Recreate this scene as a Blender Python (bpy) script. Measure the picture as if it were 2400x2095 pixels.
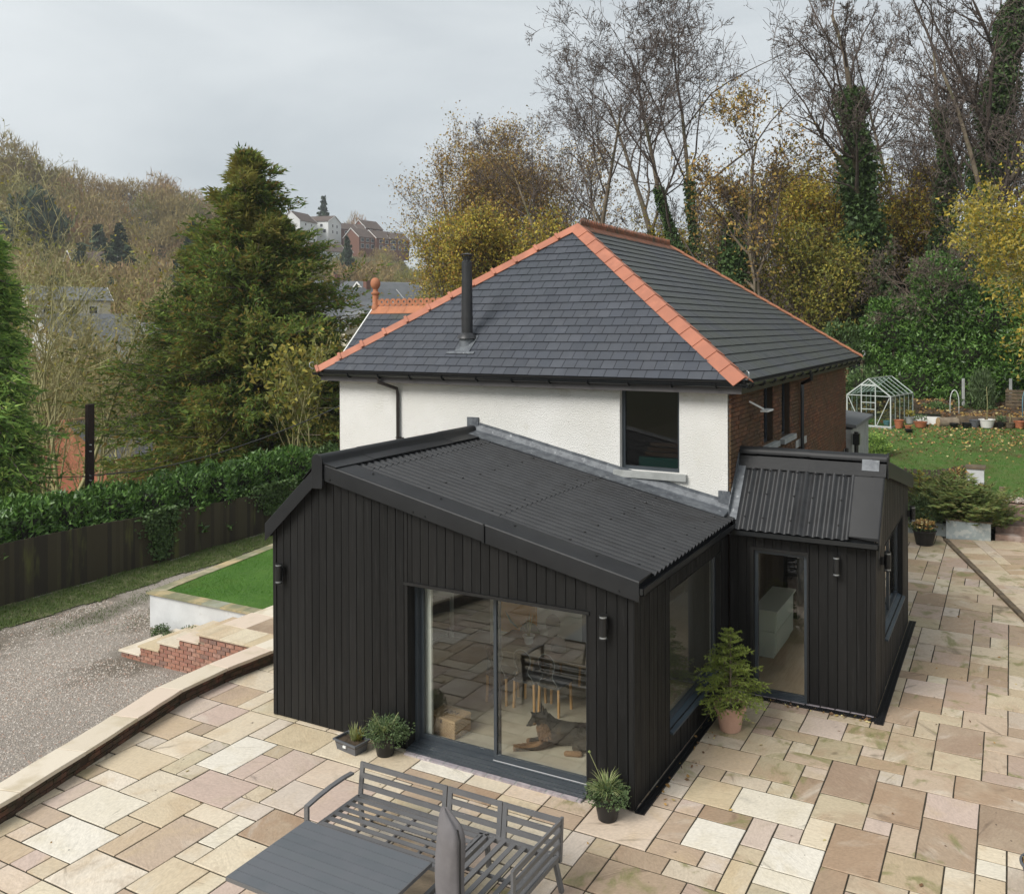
import bpy, math, random
import numpy as np
from mathutils import Vector, Matrix
for o in list(bpy.data.objects): bpy.data.objects.remove(o)
R = math.radians
scn = bpy.context.scene
COL = scn.collection
random.seed(7)

# ------------------------------------------------------------------ camera
cd = bpy.data.cameras.new('camera'); cam = bpy.data.objects.new('camera', cd); COL.objects.link(cam)
cam.location = (4.125, -9.706, 5.942)
_f = Vector((-0.44927, 0.89339, -0.0038755)); _r = Vector((0.893396, 0.449259, -0.003267)); _u = _r.cross(_f)
cam.matrix_world = Matrix(((_r.x, _u.x, -_f.x, 4.125), (_r.y, _u.y, -_f.y, -9.706), (_r.z, _u.z, -_f.z, 5.942), (0, 0, 0, 1)))
cd.sensor_width = 36; cd.sensor_fit = 'HORIZONTAL'; cd.lens = 2020.34 / 2400 * 36
cd.shift_x = -153.9 / 2400; cd.shift_y = -275.0 / 2400
cd.clip_start = .1; cd.clip_end = 3000
scn.camera = cam

# ------------------------------------------------------------------ sky, sun, exposure
SUN_EL, SUN_AZ = 42, 203       # azimuth the light comes from, degrees clockwise from +y
w = bpy.data.worlds.new('World'); scn.world = w; w.use_nodes = True
nt = w.node_tree; nt.nodes.clear()
def N(t, **k):
    n = nt.nodes.new(t)
    for a, b in k.items(): setattr(n, a, b)
    return n
def LK(a, b): nt.links.new(a, b)
sky = N('ShaderNodeTexSky', sky_type='NISHITA', sun_disc=False, sun_elevation=R(SUN_EL), sun_rotation=R(SUN_AZ))
tc = N('ShaderNodeTexCoord'); mp = N('ShaderNodeMapping'); mp.inputs['Scale'].default_value = (1.0, 1.0, 4.5); mp.inputs['Rotation'].default_value = (R(8), R(14), R(20))
LK(tc.outputs['Generated'], mp.inputs['Vector'])
n1 = N('ShaderNodeTexNoise'); n1.inputs['Scale'].default_value = 1.15; n1.inputs['Detail'].default_value = 7; n1.inputs['Roughness'].default_value = .52; n1.inputs['Distortion'].default_value = .5
LK(mp.outputs[0], n1.inputs['Vector'])
cr = N('ShaderNodeValToRGB'); cr.color_ramp.elements[0].position = .28; cr.color_ramp.elements[1].position = .74
cr.color_ramp.elements[0].color = (2.18, 2.37, 2.48, 1); cr.color_ramp.elements[1].color = (3.62, 3.76, 3.78, 1)
LK(n1.outputs['Fac'], cr.inputs['Fac'])
mx = N('ShaderNodeMix', data_type='RGBA'); mx.inputs['Factor'].default_value = .95
LK(sky.outputs[0], mx.inputs['A']); LK(cr.outputs['Color'], mx.inputs['B'])
bg = N('ShaderNodeBackground'); bg.inputs['Strength'].default_value = .1
LK(mx.outputs['Result'], bg.inputs['Color'])
ow = N('ShaderNodeOutputWorld'); LK(bg.outputs[0], ow.inputs['Surface'])
sd = bpy.data.lights.new('sun', 'SUN'); sun = bpy.data.objects.new('sun', sd); COL.objects.link(sun)
sd.energy = 1.5; sd.angle = R(30); sd.color = (1, .965, .91)
a = R(SUN_AZ); el = R(SUN_EL)
sdir = Vector((math.sin(a) * math.cos(el), math.cos(a) * math.cos(el), math.sin(el)))
sun.rotation_euler = sdir.to_track_quat('Z', 'Y').to_euler(); sun.location = (0, -20, 30)
vs = scn.view_settings
vs.view_transform = 'Standard'; vs.look = 'None'; vs.gamma = 1; vs.use_curve_mapping = False; vs.exposure = 1.3
scn.cycles.max_bounces = 7; scn.cycles.transparent_max_bounces = 12; scn.cycles.use_denoising = True
try: scn.cycles.denoiser = 'OPENIMAGEDENOISE'
except Exception: pass

# ------------------------------------------------------------------ materials
MATS = {}
def _mix(t, L, a, b, fac, blend='MIX'):
    m = t.nodes.new('ShaderNodeMix'); m.data_type = 'RGBA'; m.blend_type = blend
    for s, v in (('A', a), ('B', b)):
        if isinstance(v, (tuple, list)): m.inputs[s].default_value = (*v[:3], 1)
        else: L(v, m.inputs[s])
    if isinstance(fac, (int, float)): m.inputs['Factor'].default_value = fac
    else: L(fac, m.inputs['Factor'])
    return m.outputs['Result']
def mat(name, c1, c2=None, scale=3., rough=.7, bump=0., bscale=40., spec=.4, metal=0., detail=5., stretch=(1, 1, 1), c3=None, s3=.6, f3=(.5, .7), per=None, island=None, transl=0., lo=.35, hi=.65, coat=0., objrand=0., bdist=.01, r2=None):
    """per: list of colours picked per object; island: list of colours picked per loose piece."""
    m = bpy.data.materials.new(name); m.use_nodes = True; t = m.node_tree; L = t.links.new
    b = t.nodes['Principled BSDF']
    geo = t.nodes.new('ShaderNodeNewGeometry'); vec = geo.outputs['Position']
    if objrand:
        oi = t.nodes.new('ShaderNodeObjectInfo'); mu = t.nodes.new('ShaderNodeMath'); mu.operation = 'MULTIPLY'; L(oi.outputs['Random'], mu.inputs[0]); mu.inputs[1].default_value = 57.
        cb = t.nodes.new('ShaderNodeCombineXYZ'); L(mu.outputs[0], cb.inputs[2]); L(mu.outputs[0], cb.inputs[0])
        va = t.nodes.new('ShaderNodeVectorMath'); va.operation = 'ADD'; L(vec, va.inputs[0]); L(cb.outputs[0], va.inputs[1]); vec = va.outputs[0]
    mpn = t.nodes.new('ShaderNodeMapping'); mpn.inputs['Scale'].default_value = stretch; L(vec, mpn.inputs['Vector']); sv = mpn.outputs[0]
    def ramp(src, cols, const=False):
        r = t.nodes.new('ShaderNodeValToRGB'); e = r.color_ramp.elements
        if const: r.color_ramp.interpolation = 'CONSTANT'
        n = len(cols)
        for i, c in enumerate(cols):
            pos = i / n if const else i / max(1, n - 1)
            if i < 2: e[i].position = pos; e[i].color = (*c, 1)
            else:
                q = e.new(pos); q.color = (*c, 1)
        L(src, r.inputs[0]); return r.outputs[0]
    def noise(s, d=detail, v=None):
        n = t.nodes.new('ShaderNodeTexNoise'); n.inputs['Scale'].default_value = s; n.inputs['Detail'].default_value = d; n.inputs['Roughness'].default_value = .6; L(v or sv, n.inputs['Vector']); return n.outputs['Fac']
    def smooth(src, a, z):
        r = t.nodes.new('ShaderNodeMapRange'); r.interpolation_type = 'SMOOTHSTEP'; r.inputs['From Min'].default_value = a; r.inputs['From Max'].default_value = z; L(src, r.inputs['Value']); return r.outputs['Result']
    col = c1
    if per:
        oi2 = t.nodes.new('ShaderNodeObjectInfo'); col = ramp(oi2.outputs['Random'], per, True)
    if island: col = ramp(geo.outputs['Random Per Island'], island, len(island) > 6)
    if c2 is not None: col = _mix(t, L, col, c2, smooth(noise(scale), lo, hi))
    if c3 is not None: col = _mix(t, L, col, c3, smooth(noise(s3, 4.), *f3))
    if isinstance(col, (tuple, list)): b.inputs['Base Color'].default_value = (*col, 1)
    else: L(col, b.inputs['Base Color'])
    b.inputs['Roughness'].default_value = rough; b.inputs['Metallic'].default_value = metal
    b.inputs['Specular IOR Level'].default_value = spec
    if r2 is not None:
        mr = t.nodes.new('ShaderNodeMapRange'); mr.inputs['To Min'].default_value = rough; mr.inputs['To Max'].default_value = r2; L(noise(scale * .7), mr.inputs['Value']); mr.inputs['From Min'].default_value = .35; mr.inputs['From Max'].default_value = .65; L(mr.outputs[0], b.inputs['Roughness'])
    if coat: b.inputs['Coat Weight'].default_value = coat
    if bump:
        bn = t.nodes.new('ShaderNodeBump'); bn.inputs['Strength'].default_value = bump; bn.inputs['Distance'].default_value = bdist
        L(noise(bscale, 6.), bn.inputs['Height']); L(bn.outputs[0], b.inputs['Normal'])
    if transl:
        tr = t.nodes.new('ShaderNodeBsdfTranslucent')
        if isinstance(col, (tuple, list)): tr.inputs['Color'].default_value = (*col, 1)
        else: L(col, tr.inputs['Color'])
        ms = t.nodes.new('ShaderNodeMixShader'); ms.inputs[0].default_value = transl
        L(b.outputs[0], ms.inputs[1]); L(tr.outputs[0], ms.inputs[2]); L(ms.outputs[0], t.nodes['Material Output'].inputs['Surface'])
    MATS[name] = m; return m
def glass(name, tint=(.86, .89, .88), refl=1.0, ior=1.62, rough=0.):
    m = bpy.data.materials.new(name); m.use_nodes = True; t = m.node_tree; L = t.links.new; t.nodes.clear()
    o = t.nodes.new('ShaderNodeOutputMaterial'); tr = t.nodes.new('ShaderNodeBsdfTransparent'); tr.inputs[0].default_value = (*tint, 1)
    g = t.nodes.new('ShaderNodeBsdfGlossy'); g.inputs['Roughness'].default_value = rough; g.inputs['Color'].default_value = (refl, refl, refl, 1)
    fr = t.nodes.new('ShaderNodeFresnel'); fr.inputs['IOR'].default_value = ior
    ge = t.nodes.new('ShaderNodeNewGeometry'); mr = t.nodes.new('ShaderNodeMapRange'); mr.inputs['To Min'].default_value = ior; mr.inputs['To Max'].default_value = 1 / ior; L(ge.outputs['Backfacing'], mr.inputs['Value']); L(mr.outputs[0], fr.inputs['IOR'])
    ms = t.nodes.new('ShaderNodeMixShader'); L(fr.outputs[0], ms.inputs[0]); L(tr.outputs[0], ms.inputs[1]); L(g.outputs[0], ms.inputs[2]); L(ms.outputs[0], o.inputs['Surface'])
    MATS[name] = m; return m

SLABS = [(0.6, 0.509, 0.38), (0.653, 0.56, 0.431), (0.538, 0.438, 0.305), (0.6, 0.487, 0.38), (0.569, 0.487, 0.409), (0.498, 0.385, 0.264), (0.64, 0.549, 0.409), (0.518, 0.405, 0.338), (0.6, 0.52, 0.4), (0.457, 0.354, 0.264), (0.671, 0.591, 0.484), (0.56, 0.467, 0.338), (0.611, 0.529, 0.431), (0.509, 0.438, 0.305), (0.62, 0.54, 0.4), (0.425, 0.318, 0.228)]
M = {}
SLC = [(0.0475, 0.0538, 0.0673), (0.0562, 0.0624, 0.0775), (0.041, 0.0463, 0.0583), (0.0637, 0.0699, 0.0842), (0.0518, 0.0581, 0.073), (0.0594, 0.0645, 0.0764)]
def defmats():
    m = M
    m['slab'] = mat('sandstone', (.5, .42, .3), per=SLABS, c2=(.50, .40, .28), scale=1.5, lo=.48, hi=.78, c3=(.40, .34, .23), s3=1.6, f3=(.56, .78), stretch=(1, 2.2, 1), rough=.62, bump=.35, bscale=9, objrand=1, bdist=.012, r2=.82)
    m['slab_damp'] = mat('damp_sandstone', (0.5, 0.42, 0.3), per=[tuple(c * .82 for c in s) for s in SLABS], c2=(0.2, 0.19, 0.085), scale=1.9, lo=.48, hi=.66, c3=(0.16, 0.12, 0.075), s3=1.3, f3=(.54, .70), stretch=(1, 1.6, 1), rough=.5, bump=.35, bscale=9, objrand=1, bdist=.012, r2=.8)
    m['coping'] = mat('coping_sandstone', (0.66, 0.572, 0.462), per=[(0.66, 0.583, 0.473), (0.605, 0.528, 0.418), (0.682, 0.616, 0.506), (0.627, 0.517, 0.418)], c2=(0.517, 0.44, 0.319), scale=1.6, lo=.5, hi=.7, rough=.7, bump=.3, bscale=12, objrand=1)
    m['lawn_coping'] = mat('mossy_coping_stone', (.4, .33, .2), per=[(.42, .35, .22), (.46, .36, .2), (.3, .31, .24), (.5, .43, .3)], c2=(.2, .2, .12), scale=2, rough=.8, bump=.3, bscale=12)
    m['joint'] = mat('dark_joint_sand', (0.055, 0.0451, 0.0303), c2=(0.0303, 0.0275, 0.0176), scale=6, rough=.95, bump=.5, bscale=60)
    m['brick'] = mat('red_brick', (0.36, 0.156, 0.1015), per=[(0.42, 0.195, 0.1305), (0.36, 0.156, 0.1015), (0.46, 0.247, 0.174), (0.3, 0.13, 0.0943), (0.4, 0.182, 0.1305), (0.2, 0.13, 0.1087), (0.44, 0.26, 0.203)], c2=(0.28, 0.156, 0.116), scale=18, rough=.85, bump=.5, bscale=70, bdist=.005)
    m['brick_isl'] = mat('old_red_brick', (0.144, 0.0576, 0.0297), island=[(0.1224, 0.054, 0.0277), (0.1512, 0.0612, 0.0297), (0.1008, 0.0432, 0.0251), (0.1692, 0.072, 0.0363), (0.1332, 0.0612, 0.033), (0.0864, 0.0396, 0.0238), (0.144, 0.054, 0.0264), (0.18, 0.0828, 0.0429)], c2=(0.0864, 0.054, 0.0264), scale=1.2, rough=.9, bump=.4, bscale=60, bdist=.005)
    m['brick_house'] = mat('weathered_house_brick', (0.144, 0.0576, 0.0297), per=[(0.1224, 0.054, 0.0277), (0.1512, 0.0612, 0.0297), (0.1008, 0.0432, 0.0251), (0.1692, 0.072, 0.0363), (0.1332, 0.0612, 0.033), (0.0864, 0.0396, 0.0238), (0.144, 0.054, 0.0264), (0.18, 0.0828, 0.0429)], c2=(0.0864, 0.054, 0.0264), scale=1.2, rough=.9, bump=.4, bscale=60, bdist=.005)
    m['brick_dark'] = mat('damp_dark_brick', (.12, .06, .04), per=[(.13, .062, .042), (.10, .055, .038), (.16, .075, .048), (.09, .05, .035)], c2=(.06, .05, .03), scale=6, rough=.9, bump=.4, bscale=60, bdist=.005)
    m['mortar'] = mat('mortar', (0.0585, 0.04, 0.0262), rough=.95, bump=.4, bscale=80)
    m['mortar_pale'] = mat('pale_mortar', (.30, .22, .16), c2=(.16, .12, .09), scale=5, rough=.95, bump=.4, bscale=80)
    m['blue_brick'] = mat('grey_threshold_brick', (0.357, 0.323, 0.34), per=[(0.357, 0.323, 0.34), (0.408, 0.357, 0.3655), (0.306, 0.2805, 0.306), (0.442, 0.3995, 0.408)], c2=(0.255, 0.221, 0.238), scale=20, rough=.7)
    m['board'] = mat('black_stained_board', (0.0092, 0.009, 0.0086), per=[(0.0077, 0.0075, 0.0072), (0.0092, 0.009, 0.0086), (0.0119, 0.0115, 0.0111), (0.0066, 0.0064, 0.0062), (0.0104, 0.01, 0.0097), (0.0086, 0.0084, 0.0081)], c2=(0.0185, 0.018, 0.0176), scale=4, lo=.50, hi=.76, c3=(0.0484, 0.0484, 0.0466), s3=7, f3=(.69, .78), stretch=(6, 6, .45), rough=.72, bump=.6, bscale=20, spec=.25, objrand=1, bdist=.004, r2=.5)
    m['black_back'] = mat('black_sheet_and_shade', (.006, .006, .006), rough=.9)
    m['sheet'] = mat('black_corrugated_sheet', (0.0206, 0.0213, 0.023), c2=(0.027, 0.0277, 0.0293), scale=3, rough=.45, bump=.2, bscale=150, spec=.42, c3=(0.0166, 0.0166, 0.0174), s3=2.5, bdist=.002)
    m['flash'] = mat('black_flashing', (.0135, .0140, .0152), c2=(.018, .0185, .0195), scale=2.2, rough=.48, bump=.12, bscale=12, spec=.3)
    m['screw'] = mat('black_screw', (.006, .006, .006), rough=.5)
    m['trim'] = mat('black_metal_trim', (0.0112, 0.0112, 0.0116), c2=(0.016, 0.016, 0.016), scale=3, rough=.4)
    m['anth'] = mat('anthracite_aluminium', (.036, .045, .054), c2=(.043, .052, .061), scale=4, rough=.38, spec=.5)
    m['sillblue'] = mat('slate_blue_sill', (.05, .068, .085), c2=(.04, .055, .07), scale=3, rough=.45)
    m['steel'] = mat('bright_track', (.75, .75, .76), rough=.3, metal=.6)
    m['lead'] = mat('lead', (.13, .142, .155), c2=(.075, .083, .095), scale=7, rough=.5, bump=.5, bscale=22, c3=(.26, .275, .285), s3=12, f3=(.60, .72), metal=.1)
    m['render'] = mat('white_pebbledash', (0.8, 0.79, 0.76), c2=(0.74, 0.73, 0.69), scale=.8, rough=.9, bump=1.0, bscale=48, bdist=.03, c3=(0.7, 0.68, 0.62), s3=2.2, f3=(.6, .75))
    m['smooth_white'] = mat('smooth_white_render', (.62, .63, .63), c2=(.52, .53, .53), scale=1.2, rough=.85, bump=.1, bscale=30, c3=(.44, .44, .42), s3=2.5, f3=(.58, .75))
    m['slate'] = mat('roof_slate', (0.054, 0.0591, 0.0719), per=[(0.0475, 0.0538, 0.0673), (0.0562, 0.0624, 0.0775), (0.041, 0.0463, 0.0583), (0.0637, 0.0699, 0.0842), (0.0518, 0.0581, 0.073), (0.0594, 0.0645, 0.0764)], c2=(0.0497, 0.0548, 0.0662), scale=2.2, rough=.52, bump=.12, bscale=30, spec=.42, c3=(0.0864, 0.0935, 0.1066), s3=4, f3=(.62, .8))
    m['slate_front'] = mat('roof_slate_upper', (.05, .055, .064), island=SLC, c2=(.046, .053, .064), scale=2.2, rough=.52, bump=.12, bscale=30, spec=.42)
    m['slate_isl'] = mat('roof_slate_field', (0.0626, 0.069, 0.0779), island=[(0.0475, 0.0539, 0.0611), (0.0562, 0.0614, 0.0684), (0.041, 0.0464, 0.0526), (0.0626, 0.0668, 0.0727), (0.0518, 0.0582, 0.0642), (0.0464, 0.0517, 0.0558), (0.0583, 0.0625, 0.0664)], c2=(0.0562, 0.0625, 0.0547), scale=.8, rough=.55, bump=.1, bscale=30, spec=.4)
    m['hip'] = mat('terracotta_hip_tile', (0.42, 0.1562, 0.0899), per=[(0.43, 0.1618, 0.0975), (0.39, 0.1451, 0.085), (0.46, 0.1786, 0.1087), (0.41, 0.1562, 0.0925)], c2=(0.35, 0.1339, 0.0812), scale=3, rough=.6, bump=.15, bscale=50)
    m['crest'] = mat('old_terracotta_crest', (0.238, 0.09, 0.048), c2=(0.14, 0.0675, 0.044), scale=5, rough=.85, bump=.3, bscale=30, c3=(0.084, 0.0638, 0.04), s3=3, f3=(.5, .7))
    m['crest2'] = mat('orange_terracotta_crest', (0.437, 0.176, 0.09), c2=(0.342, 0.143, 0.078), scale=5, rough=.8, bump=.3, bscale=30, c3=(0.475, 0.495, 0.432), s3=9, f3=(.68, .75))
    m['gutter'] = mat('black_gutter', (.013, .0145, .016), rough=.3, spec=.5)
    m['pipe_brown'] = mat('dark_brown_pipe', (.03, .024, .022), rough=.4)
    m['fascia'] = mat('grey_fascia', (.085, .08, .082), rough=.6)
    m['stone_sill'] = mat('grey_painted_sill', (.34, .35, .34), c2=(.27, .28, .27), scale=4, rough=.8, bump=.2, bscale=40)
    m['flue'] = mat('black_flue_metal', (.02, .021, .023), c2=(.028, .028, .03), scale=4, rough=.42, spec=.5)
    m['glass'] = glass('window_glass', tint=(.93, .945, .93), ior=1.52)
    m['glass_dark'] = glass('dark_window_glass', tint=(.42, .44, .43), ior=1.55)
    m['poly'] = glass('greenhouse_glass', tint=(.82, .87, .85), ior=1.5)
    m['plaster'] = mat('pale_plaster', (.60, .60, .56), rough=.9)
    m['wall_dark'] = mat('dark_inner_wall', (.16, .15, .14), rough=.9)
    m['intfloor'] = mat('beige_limestone_floor', (.42, .36, .28), c2=(.36, .31, .24), scale=5, rough=.55, c3=(.45, .40, .32), s3=1, bump=.05)
    m['kitfloor'] = mat('oak_coloured_floor', (0.468, 0.351, 0.247), c2=(0.403, 0.299, 0.208), scale=4, stretch=(6, .6, 1), rough=.5)
    m['gravel'] = mat('gravel_ground', (0.3015, 0.263, 0.2242), c2=(0.4523, 0.4038, 0.3539), scale=38, lo=.42, hi=.60, rough=.95, bump=1.0, bscale=45, bdist=.05, c3=(0.1885, 0.159, 0.1239), s3=.55, f3=(.46, .70), detail=8)
    m['pebble'] = mat('gravel_stone', (0.3795, 0.3326, 0.2851), island=[(0.4301, 0.3819, 0.3326), (0.5313, 0.4805, 0.4277), (0.3036, 0.2649, 0.2257), (0.3795, 0.3203, 0.2614), (0.4807, 0.4066, 0.3445), (0.2403, 0.2033, 0.1723), (0.5819, 0.5298, 0.4752), (0.3668, 0.2464, 0.1901)], rough=.85)
    m['soil'] = mat('dark_soil', (.05, .035, .022), c2=(.09, .065, .04), scale=7, rough=.95, bump=.8, bscale=30, bdist=.03)
    m['verge'] = mat('mossy_verge_ground', (0.085, 0.114, 0.03), c2=(0.14, 0.138, 0.07), scale=3.5, rough=.95, bump=.8, bscale=30, bdist=.04, c3=(0.06, 0.084, 0.022), s3=.8)
    m['turf'] = mat('lawn_ground', (0.0562, 0.1375, 0.018), c2=(0.075, 0.165, 0.024), scale=3, rough=.95, bump=.8, bscale=60, bdist=.02)
    m['gturf'] = mat('garden_lawn_ground', (0.063, 0.138, 0.0213), c2=(0.099, 0.138, 0.034), scale=2.5, rough=.95, bump=.8, bscale=30, bdist=.04, c3=(0.081, 0.072, 0.0213), s3=.5)
    m['blade'] = mat('grass_blade', (0.084, 0.2093, 0.0224), island=[(0.077, 0.2012, 0.0202), (0.105, 0.2576, 0.0291), (0.063, 0.161, 0.0179), (0.126, 0.2898, 0.0392)], c2=(.12, .20, .035), scale=1.3, lo=.5, hi=.72, rough=.8, transl=.3)
    m['gblade'] = mat('garden_grass_blade', (0.0693, 0.1787, 0.0248), island=[(0.0693, 0.1719, 0.0248), (0.099, 0.2131, 0.0347), (0.0544, 0.1306, 0.0198), (0.1287, 0.2063, 0.0446)], rough=.8, transl=.3)
    m['vblade'] = mat('verge_grass_blade', (0.077, 0.135, 0.03), island=[(0.066, 0.1148, 0.022), (0.1045, 0.162, 0.035), (0.0495, 0.0878, 0.02), (0.132, 0.162, 0.045)], rough=.8, transl=.2)
    m['fallen'] = mat('fallen_leaf', (.25, .15, .05), island=[(.26, .15, .05), (.42, .30, .09), (.16, .085, .04), (.34, .2, .06), (.5, .42, .2), (.20, .12, .06), (.12, .07, .035)], rough=.8)
    m['fence'] = mat('weathered_dark_fence_board', (0.0473, 0.0378, 0.024), per=[(0.0405, 0.0336, 0.0216), (0.054, 0.0448, 0.0264), (0.0351, 0.0294, 0.0204), (0.0621, 0.0532, 0.0312)], c2=(0.1013, 0.105, 0.0336), scale=1.4, lo=.55, hi=.72, stretch=(2, 2, .35), rough=.9, bump=.4, bscale=30)
    m['picket'] = mat('brown_picket', (.075, .052, .042), per=[(.075, .052, .042), (.09, .065, .05), (.06, .043, .036)], c2=(.11, .09, .07), scale=5, stretch=(3, 3, .4), rough=.85)
    m['timber'] = mat('old_timber', (.16, .12, .075), c2=(.09, .07, .05), scale=4, rough=.9, bump=.4, bscale=30)
    m['metalgrey'] = mat('grey_powder_coated_metal', (0.119, 0.1188, 0.1225), c2=(0.133, 0.132, 0.135), scale=4, rough=.45, spec=.5)
    m['tablegrey'] = mat('slate_blue_table_slat', (0.1025, 0.1135, 0.1248), per=[(0.1, 0.111, 0.1224), (0.105, 0.1159, 0.1272), (0.1087, 0.1196, 0.1296)], c2=(0.115, 0.122, 0.1344), scale=3, rough=.5, spec=.5)
    m['cover'] = mat('grey_polyester_cover', (0.1725, 0.161, 0.1633), c2=(0.138, 0.1288, 0.1323), scale=3, rough=.75, bump=.25, bscale=9, bdist=.02)
    m['terracotta'] = mat('pale_pink_terracotta', (.56, .35, .26), c2=(.50, .30, .22), scale=5, rough=.8)
    m['terracotta2'] = mat('orange_terracotta_pot', (.42, .15, .07), c2=(.33, .12, .06), scale=5, rough=.8)
    m['blackpot'] = mat('black_plastic', (.012, .012, .0125), rough=.35)
    m['greypot'] = mat('grey_plastic', (.10, .105, .115), rough=.45)
    m['whitepot'] = mat('white_glazed_pot', (.68, .67, .64), rough=.4)
    m['white'] = mat('white_paint', (.72, .72, .70), rough=.5)
    m['chrome'] = mat('pale_lamp_ring', (.33, .35, .36), rough=.25, metal=.5)
    m['drain'] = mat('black_channel_grating', (.010, .010, .011), rough=.45)
    m['bark'] = mat('grey_brown_bark', (0.154, 0.119, 0.0868), c2=(0.238, 0.196, 0.14), scale=3, rough=.95, bump=.6, bscale=14, c3=(0.098, 0.105, 0.049), s3=.8)
    m['twig'] = mat('bare_twig', (0.156, 0.117, 0.091), c2=(0.104, 0.0806, 0.065), scale=.8, rough=.95)
    m['twig_dark'] = mat('dark_bare_twig', (0.0857, 0.0678, 0.0591), c2=(0.1256, 0.0974, 0.0812), scale=.5, rough=.95)
    m['twig_pale'] = mat('pale_twig', (0.4084, 0.3743, 0.1905), c2=(0.294, 0.2674, 0.1199), scale=.8, rough=.95)
    m['yew'] = mat('yew_spray', (0.1441, 0.2096, 0.0392), island=[(0.1095, 0.1648, 0.0334), (0.1587, 0.2334, 0.0431), (0.0865, 0.1316, 0.0314), (0.2076, 0.2812, 0.053), (0.1385, 0.1973, 0.0392), (0.2453, 0.2245, 0.053), (0.1786, 0.2601, 0.0471), (0.0692, 0.1136, 0.0275), (0.2883, 0.1945, 0.051)], c2=(0.2453, 0.2154, 0.0471), scale=.35, lo=.52, hi=.72, rough=.8, transl=.42)
    m['thuja'] = mat('thuja_spray', (0.2066, 0.3303, 0.0639), island=[(0.1621, 0.2892, 0.0564), (0.2508, 0.3993, 0.0818), (0.1179, 0.2066, 0.0459), (0.354, 0.5093, 0.1151), (0.2124, 0.3442, 0.0715), (0.4423, 0.5505, 0.1277), (0.0945, 0.1707, 0.0409)], rough=.75, transl=.2)
    m['laurel'] = mat('glossy_laurel_leaf', (0.0672, 0.155, 0.0263), island=[(0.0627, 0.142, 0.0263), (0.1008, 0.2097, 0.0369), (0.0448, 0.0948, 0.021), (0.1342, 0.2552, 0.0499), (0.0784, 0.1676, 0.0315), (0.1681, 0.2916, 0.0656), (0.0559, 0.1186, 0.0237)], rough=.42, transl=.15, spec=.5)
    m['ivy'] = mat('dark_ivy_leaf', (0.0642, 0.1175, 0.0321), island=[(0.0598, 0.1112, 0.0321), (0.0856, 0.1496, 0.0428), (0.0428, 0.0769, 0.0235), (0.1175, 0.188, 0.0557), (0.0749, 0.1282, 0.0384)], rough=.55, transl=.1)
    m['goldleaf'] = mat('golden_leaf', (0.4744, 0.3636, 0.0575), island=[(0.4744, 0.3636, 0.0575), (0.3479, 0.281, 0.0504), (0.6009, 0.4959, 0.0719), (0.253, 0.2314, 0.0431), (0.3952, 0.2149, 0.0431), (0.1897, 0.1984, 0.0431), (0.5219, 0.3968, 0.0646)], rough=.7, transl=.3)
    m['copperleaf'] = mat('copper_leaf', (0.3, 0.1725, 0.0577), island=[(0.33, 0.207, 0.0628), (0.24, 0.1466, 0.0495), (0.42, 0.2933, 0.0742), (0.18, 0.1208, 0.0462), (0.39, 0.2243, 0.0577), (0.21, 0.1897, 0.0577), (0.495, 0.345, 0.0825)], rough=.7, transl=.25)
    m['yellowgreen'] = mat('yellow_green_leaf', (0.288, 0.2736, 0.0576), island=[(0.2736, 0.2592, 0.0504), (0.1872, 0.2016, 0.0432), (0.3888, 0.3456, 0.0648), (0.144, 0.1584, 0.036), (0.3168, 0.2448, 0.0504), (0.2304, 0.2448, 0.0576), (0.4608, 0.3888, 0.072)], rough=.7, transl=.3)
    m['brightyellow'] = mat('bright_yellow_leaf', (0.4703, 0.3553, 0.0522), island=[(0.4703, 0.3553, 0.0522), (0.3553, 0.2926, 0.0522), (0.5747, 0.4389, 0.0731), (0.2508, 0.2508, 0.047), (0.3971, 0.3135, 0.0522), (0.1672, 0.1985, 0.0418), (0.5225, 0.3866, 0.0522)], rough=.6, transl=.35)
    m['fir'] = mat('fir_needle', (0.1969, 0.2576, 0.042), island=[(0.1641, 0.23, 0.035), (0.2406, 0.3036, 0.049), (0.1204, 0.1656, 0.028), (0.3063, 0.368, 0.07), (0.1969, 0.2576, 0.042)], rough=.6, transl=.15)
    m['fern'] = mat('fern_frond', (0.149, 0.2236, 0.0559), island=[(0.1212, 0.1863, 0.0522), (0.1677, 0.233, 0.0596), (0.0931, 0.1454, 0.0409), (0.2144, 0.2236, 0.0653), (0.1585, 0.2049, 0.0559), (0.2422, 0.2049, 0.0745)], rough=.7, transl=.2)
    m['spider'] = mat('striped_leaf', (.3, .34, .12), island=[(.34, .38, .16), (.20, .26, .07), (.45, .46, .24), (.16, .22, .06)], rough=.6, transl=.25)
    m['heather'] = mat('small_green_leaf', (0.0825, 0.132, 0.0495), island=[(0.0825, 0.132, 0.0462), (0.1155, 0.1733, 0.066), (0.0578, 0.0957, 0.0363), (0.1485, 0.198, 0.099)], rough=.7, transl=.15)
    m['hillground'] = mat('hillside_ground', (.10, .085, .04), c2=(.07, .075, .03), scale=.05, rough=.95, c3=(.12, .10, .06), s3=.02)
    m['hilltwig'] = mat('hillside_bare_crown', (0.3361, 0.223, 0.1286), island=[(0.3473, 0.2327, 0.1286), (0.2914, 0.1939, 0.0945), (0.392, 0.2616, 0.1545), (0.2578, 0.1939, 0.0858), (0.3361, 0.2035, 0.1201), (0.3137, 0.2327, 0.103), (0.381, 0.281, 0.1201)], c2=(0.2801, 0.223, 0.0858), scale=.03, rough=.95, c3=(0.3586, 0.1939, 0.103), s3=.05, f3=(.55, .7), transl=.2)
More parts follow.
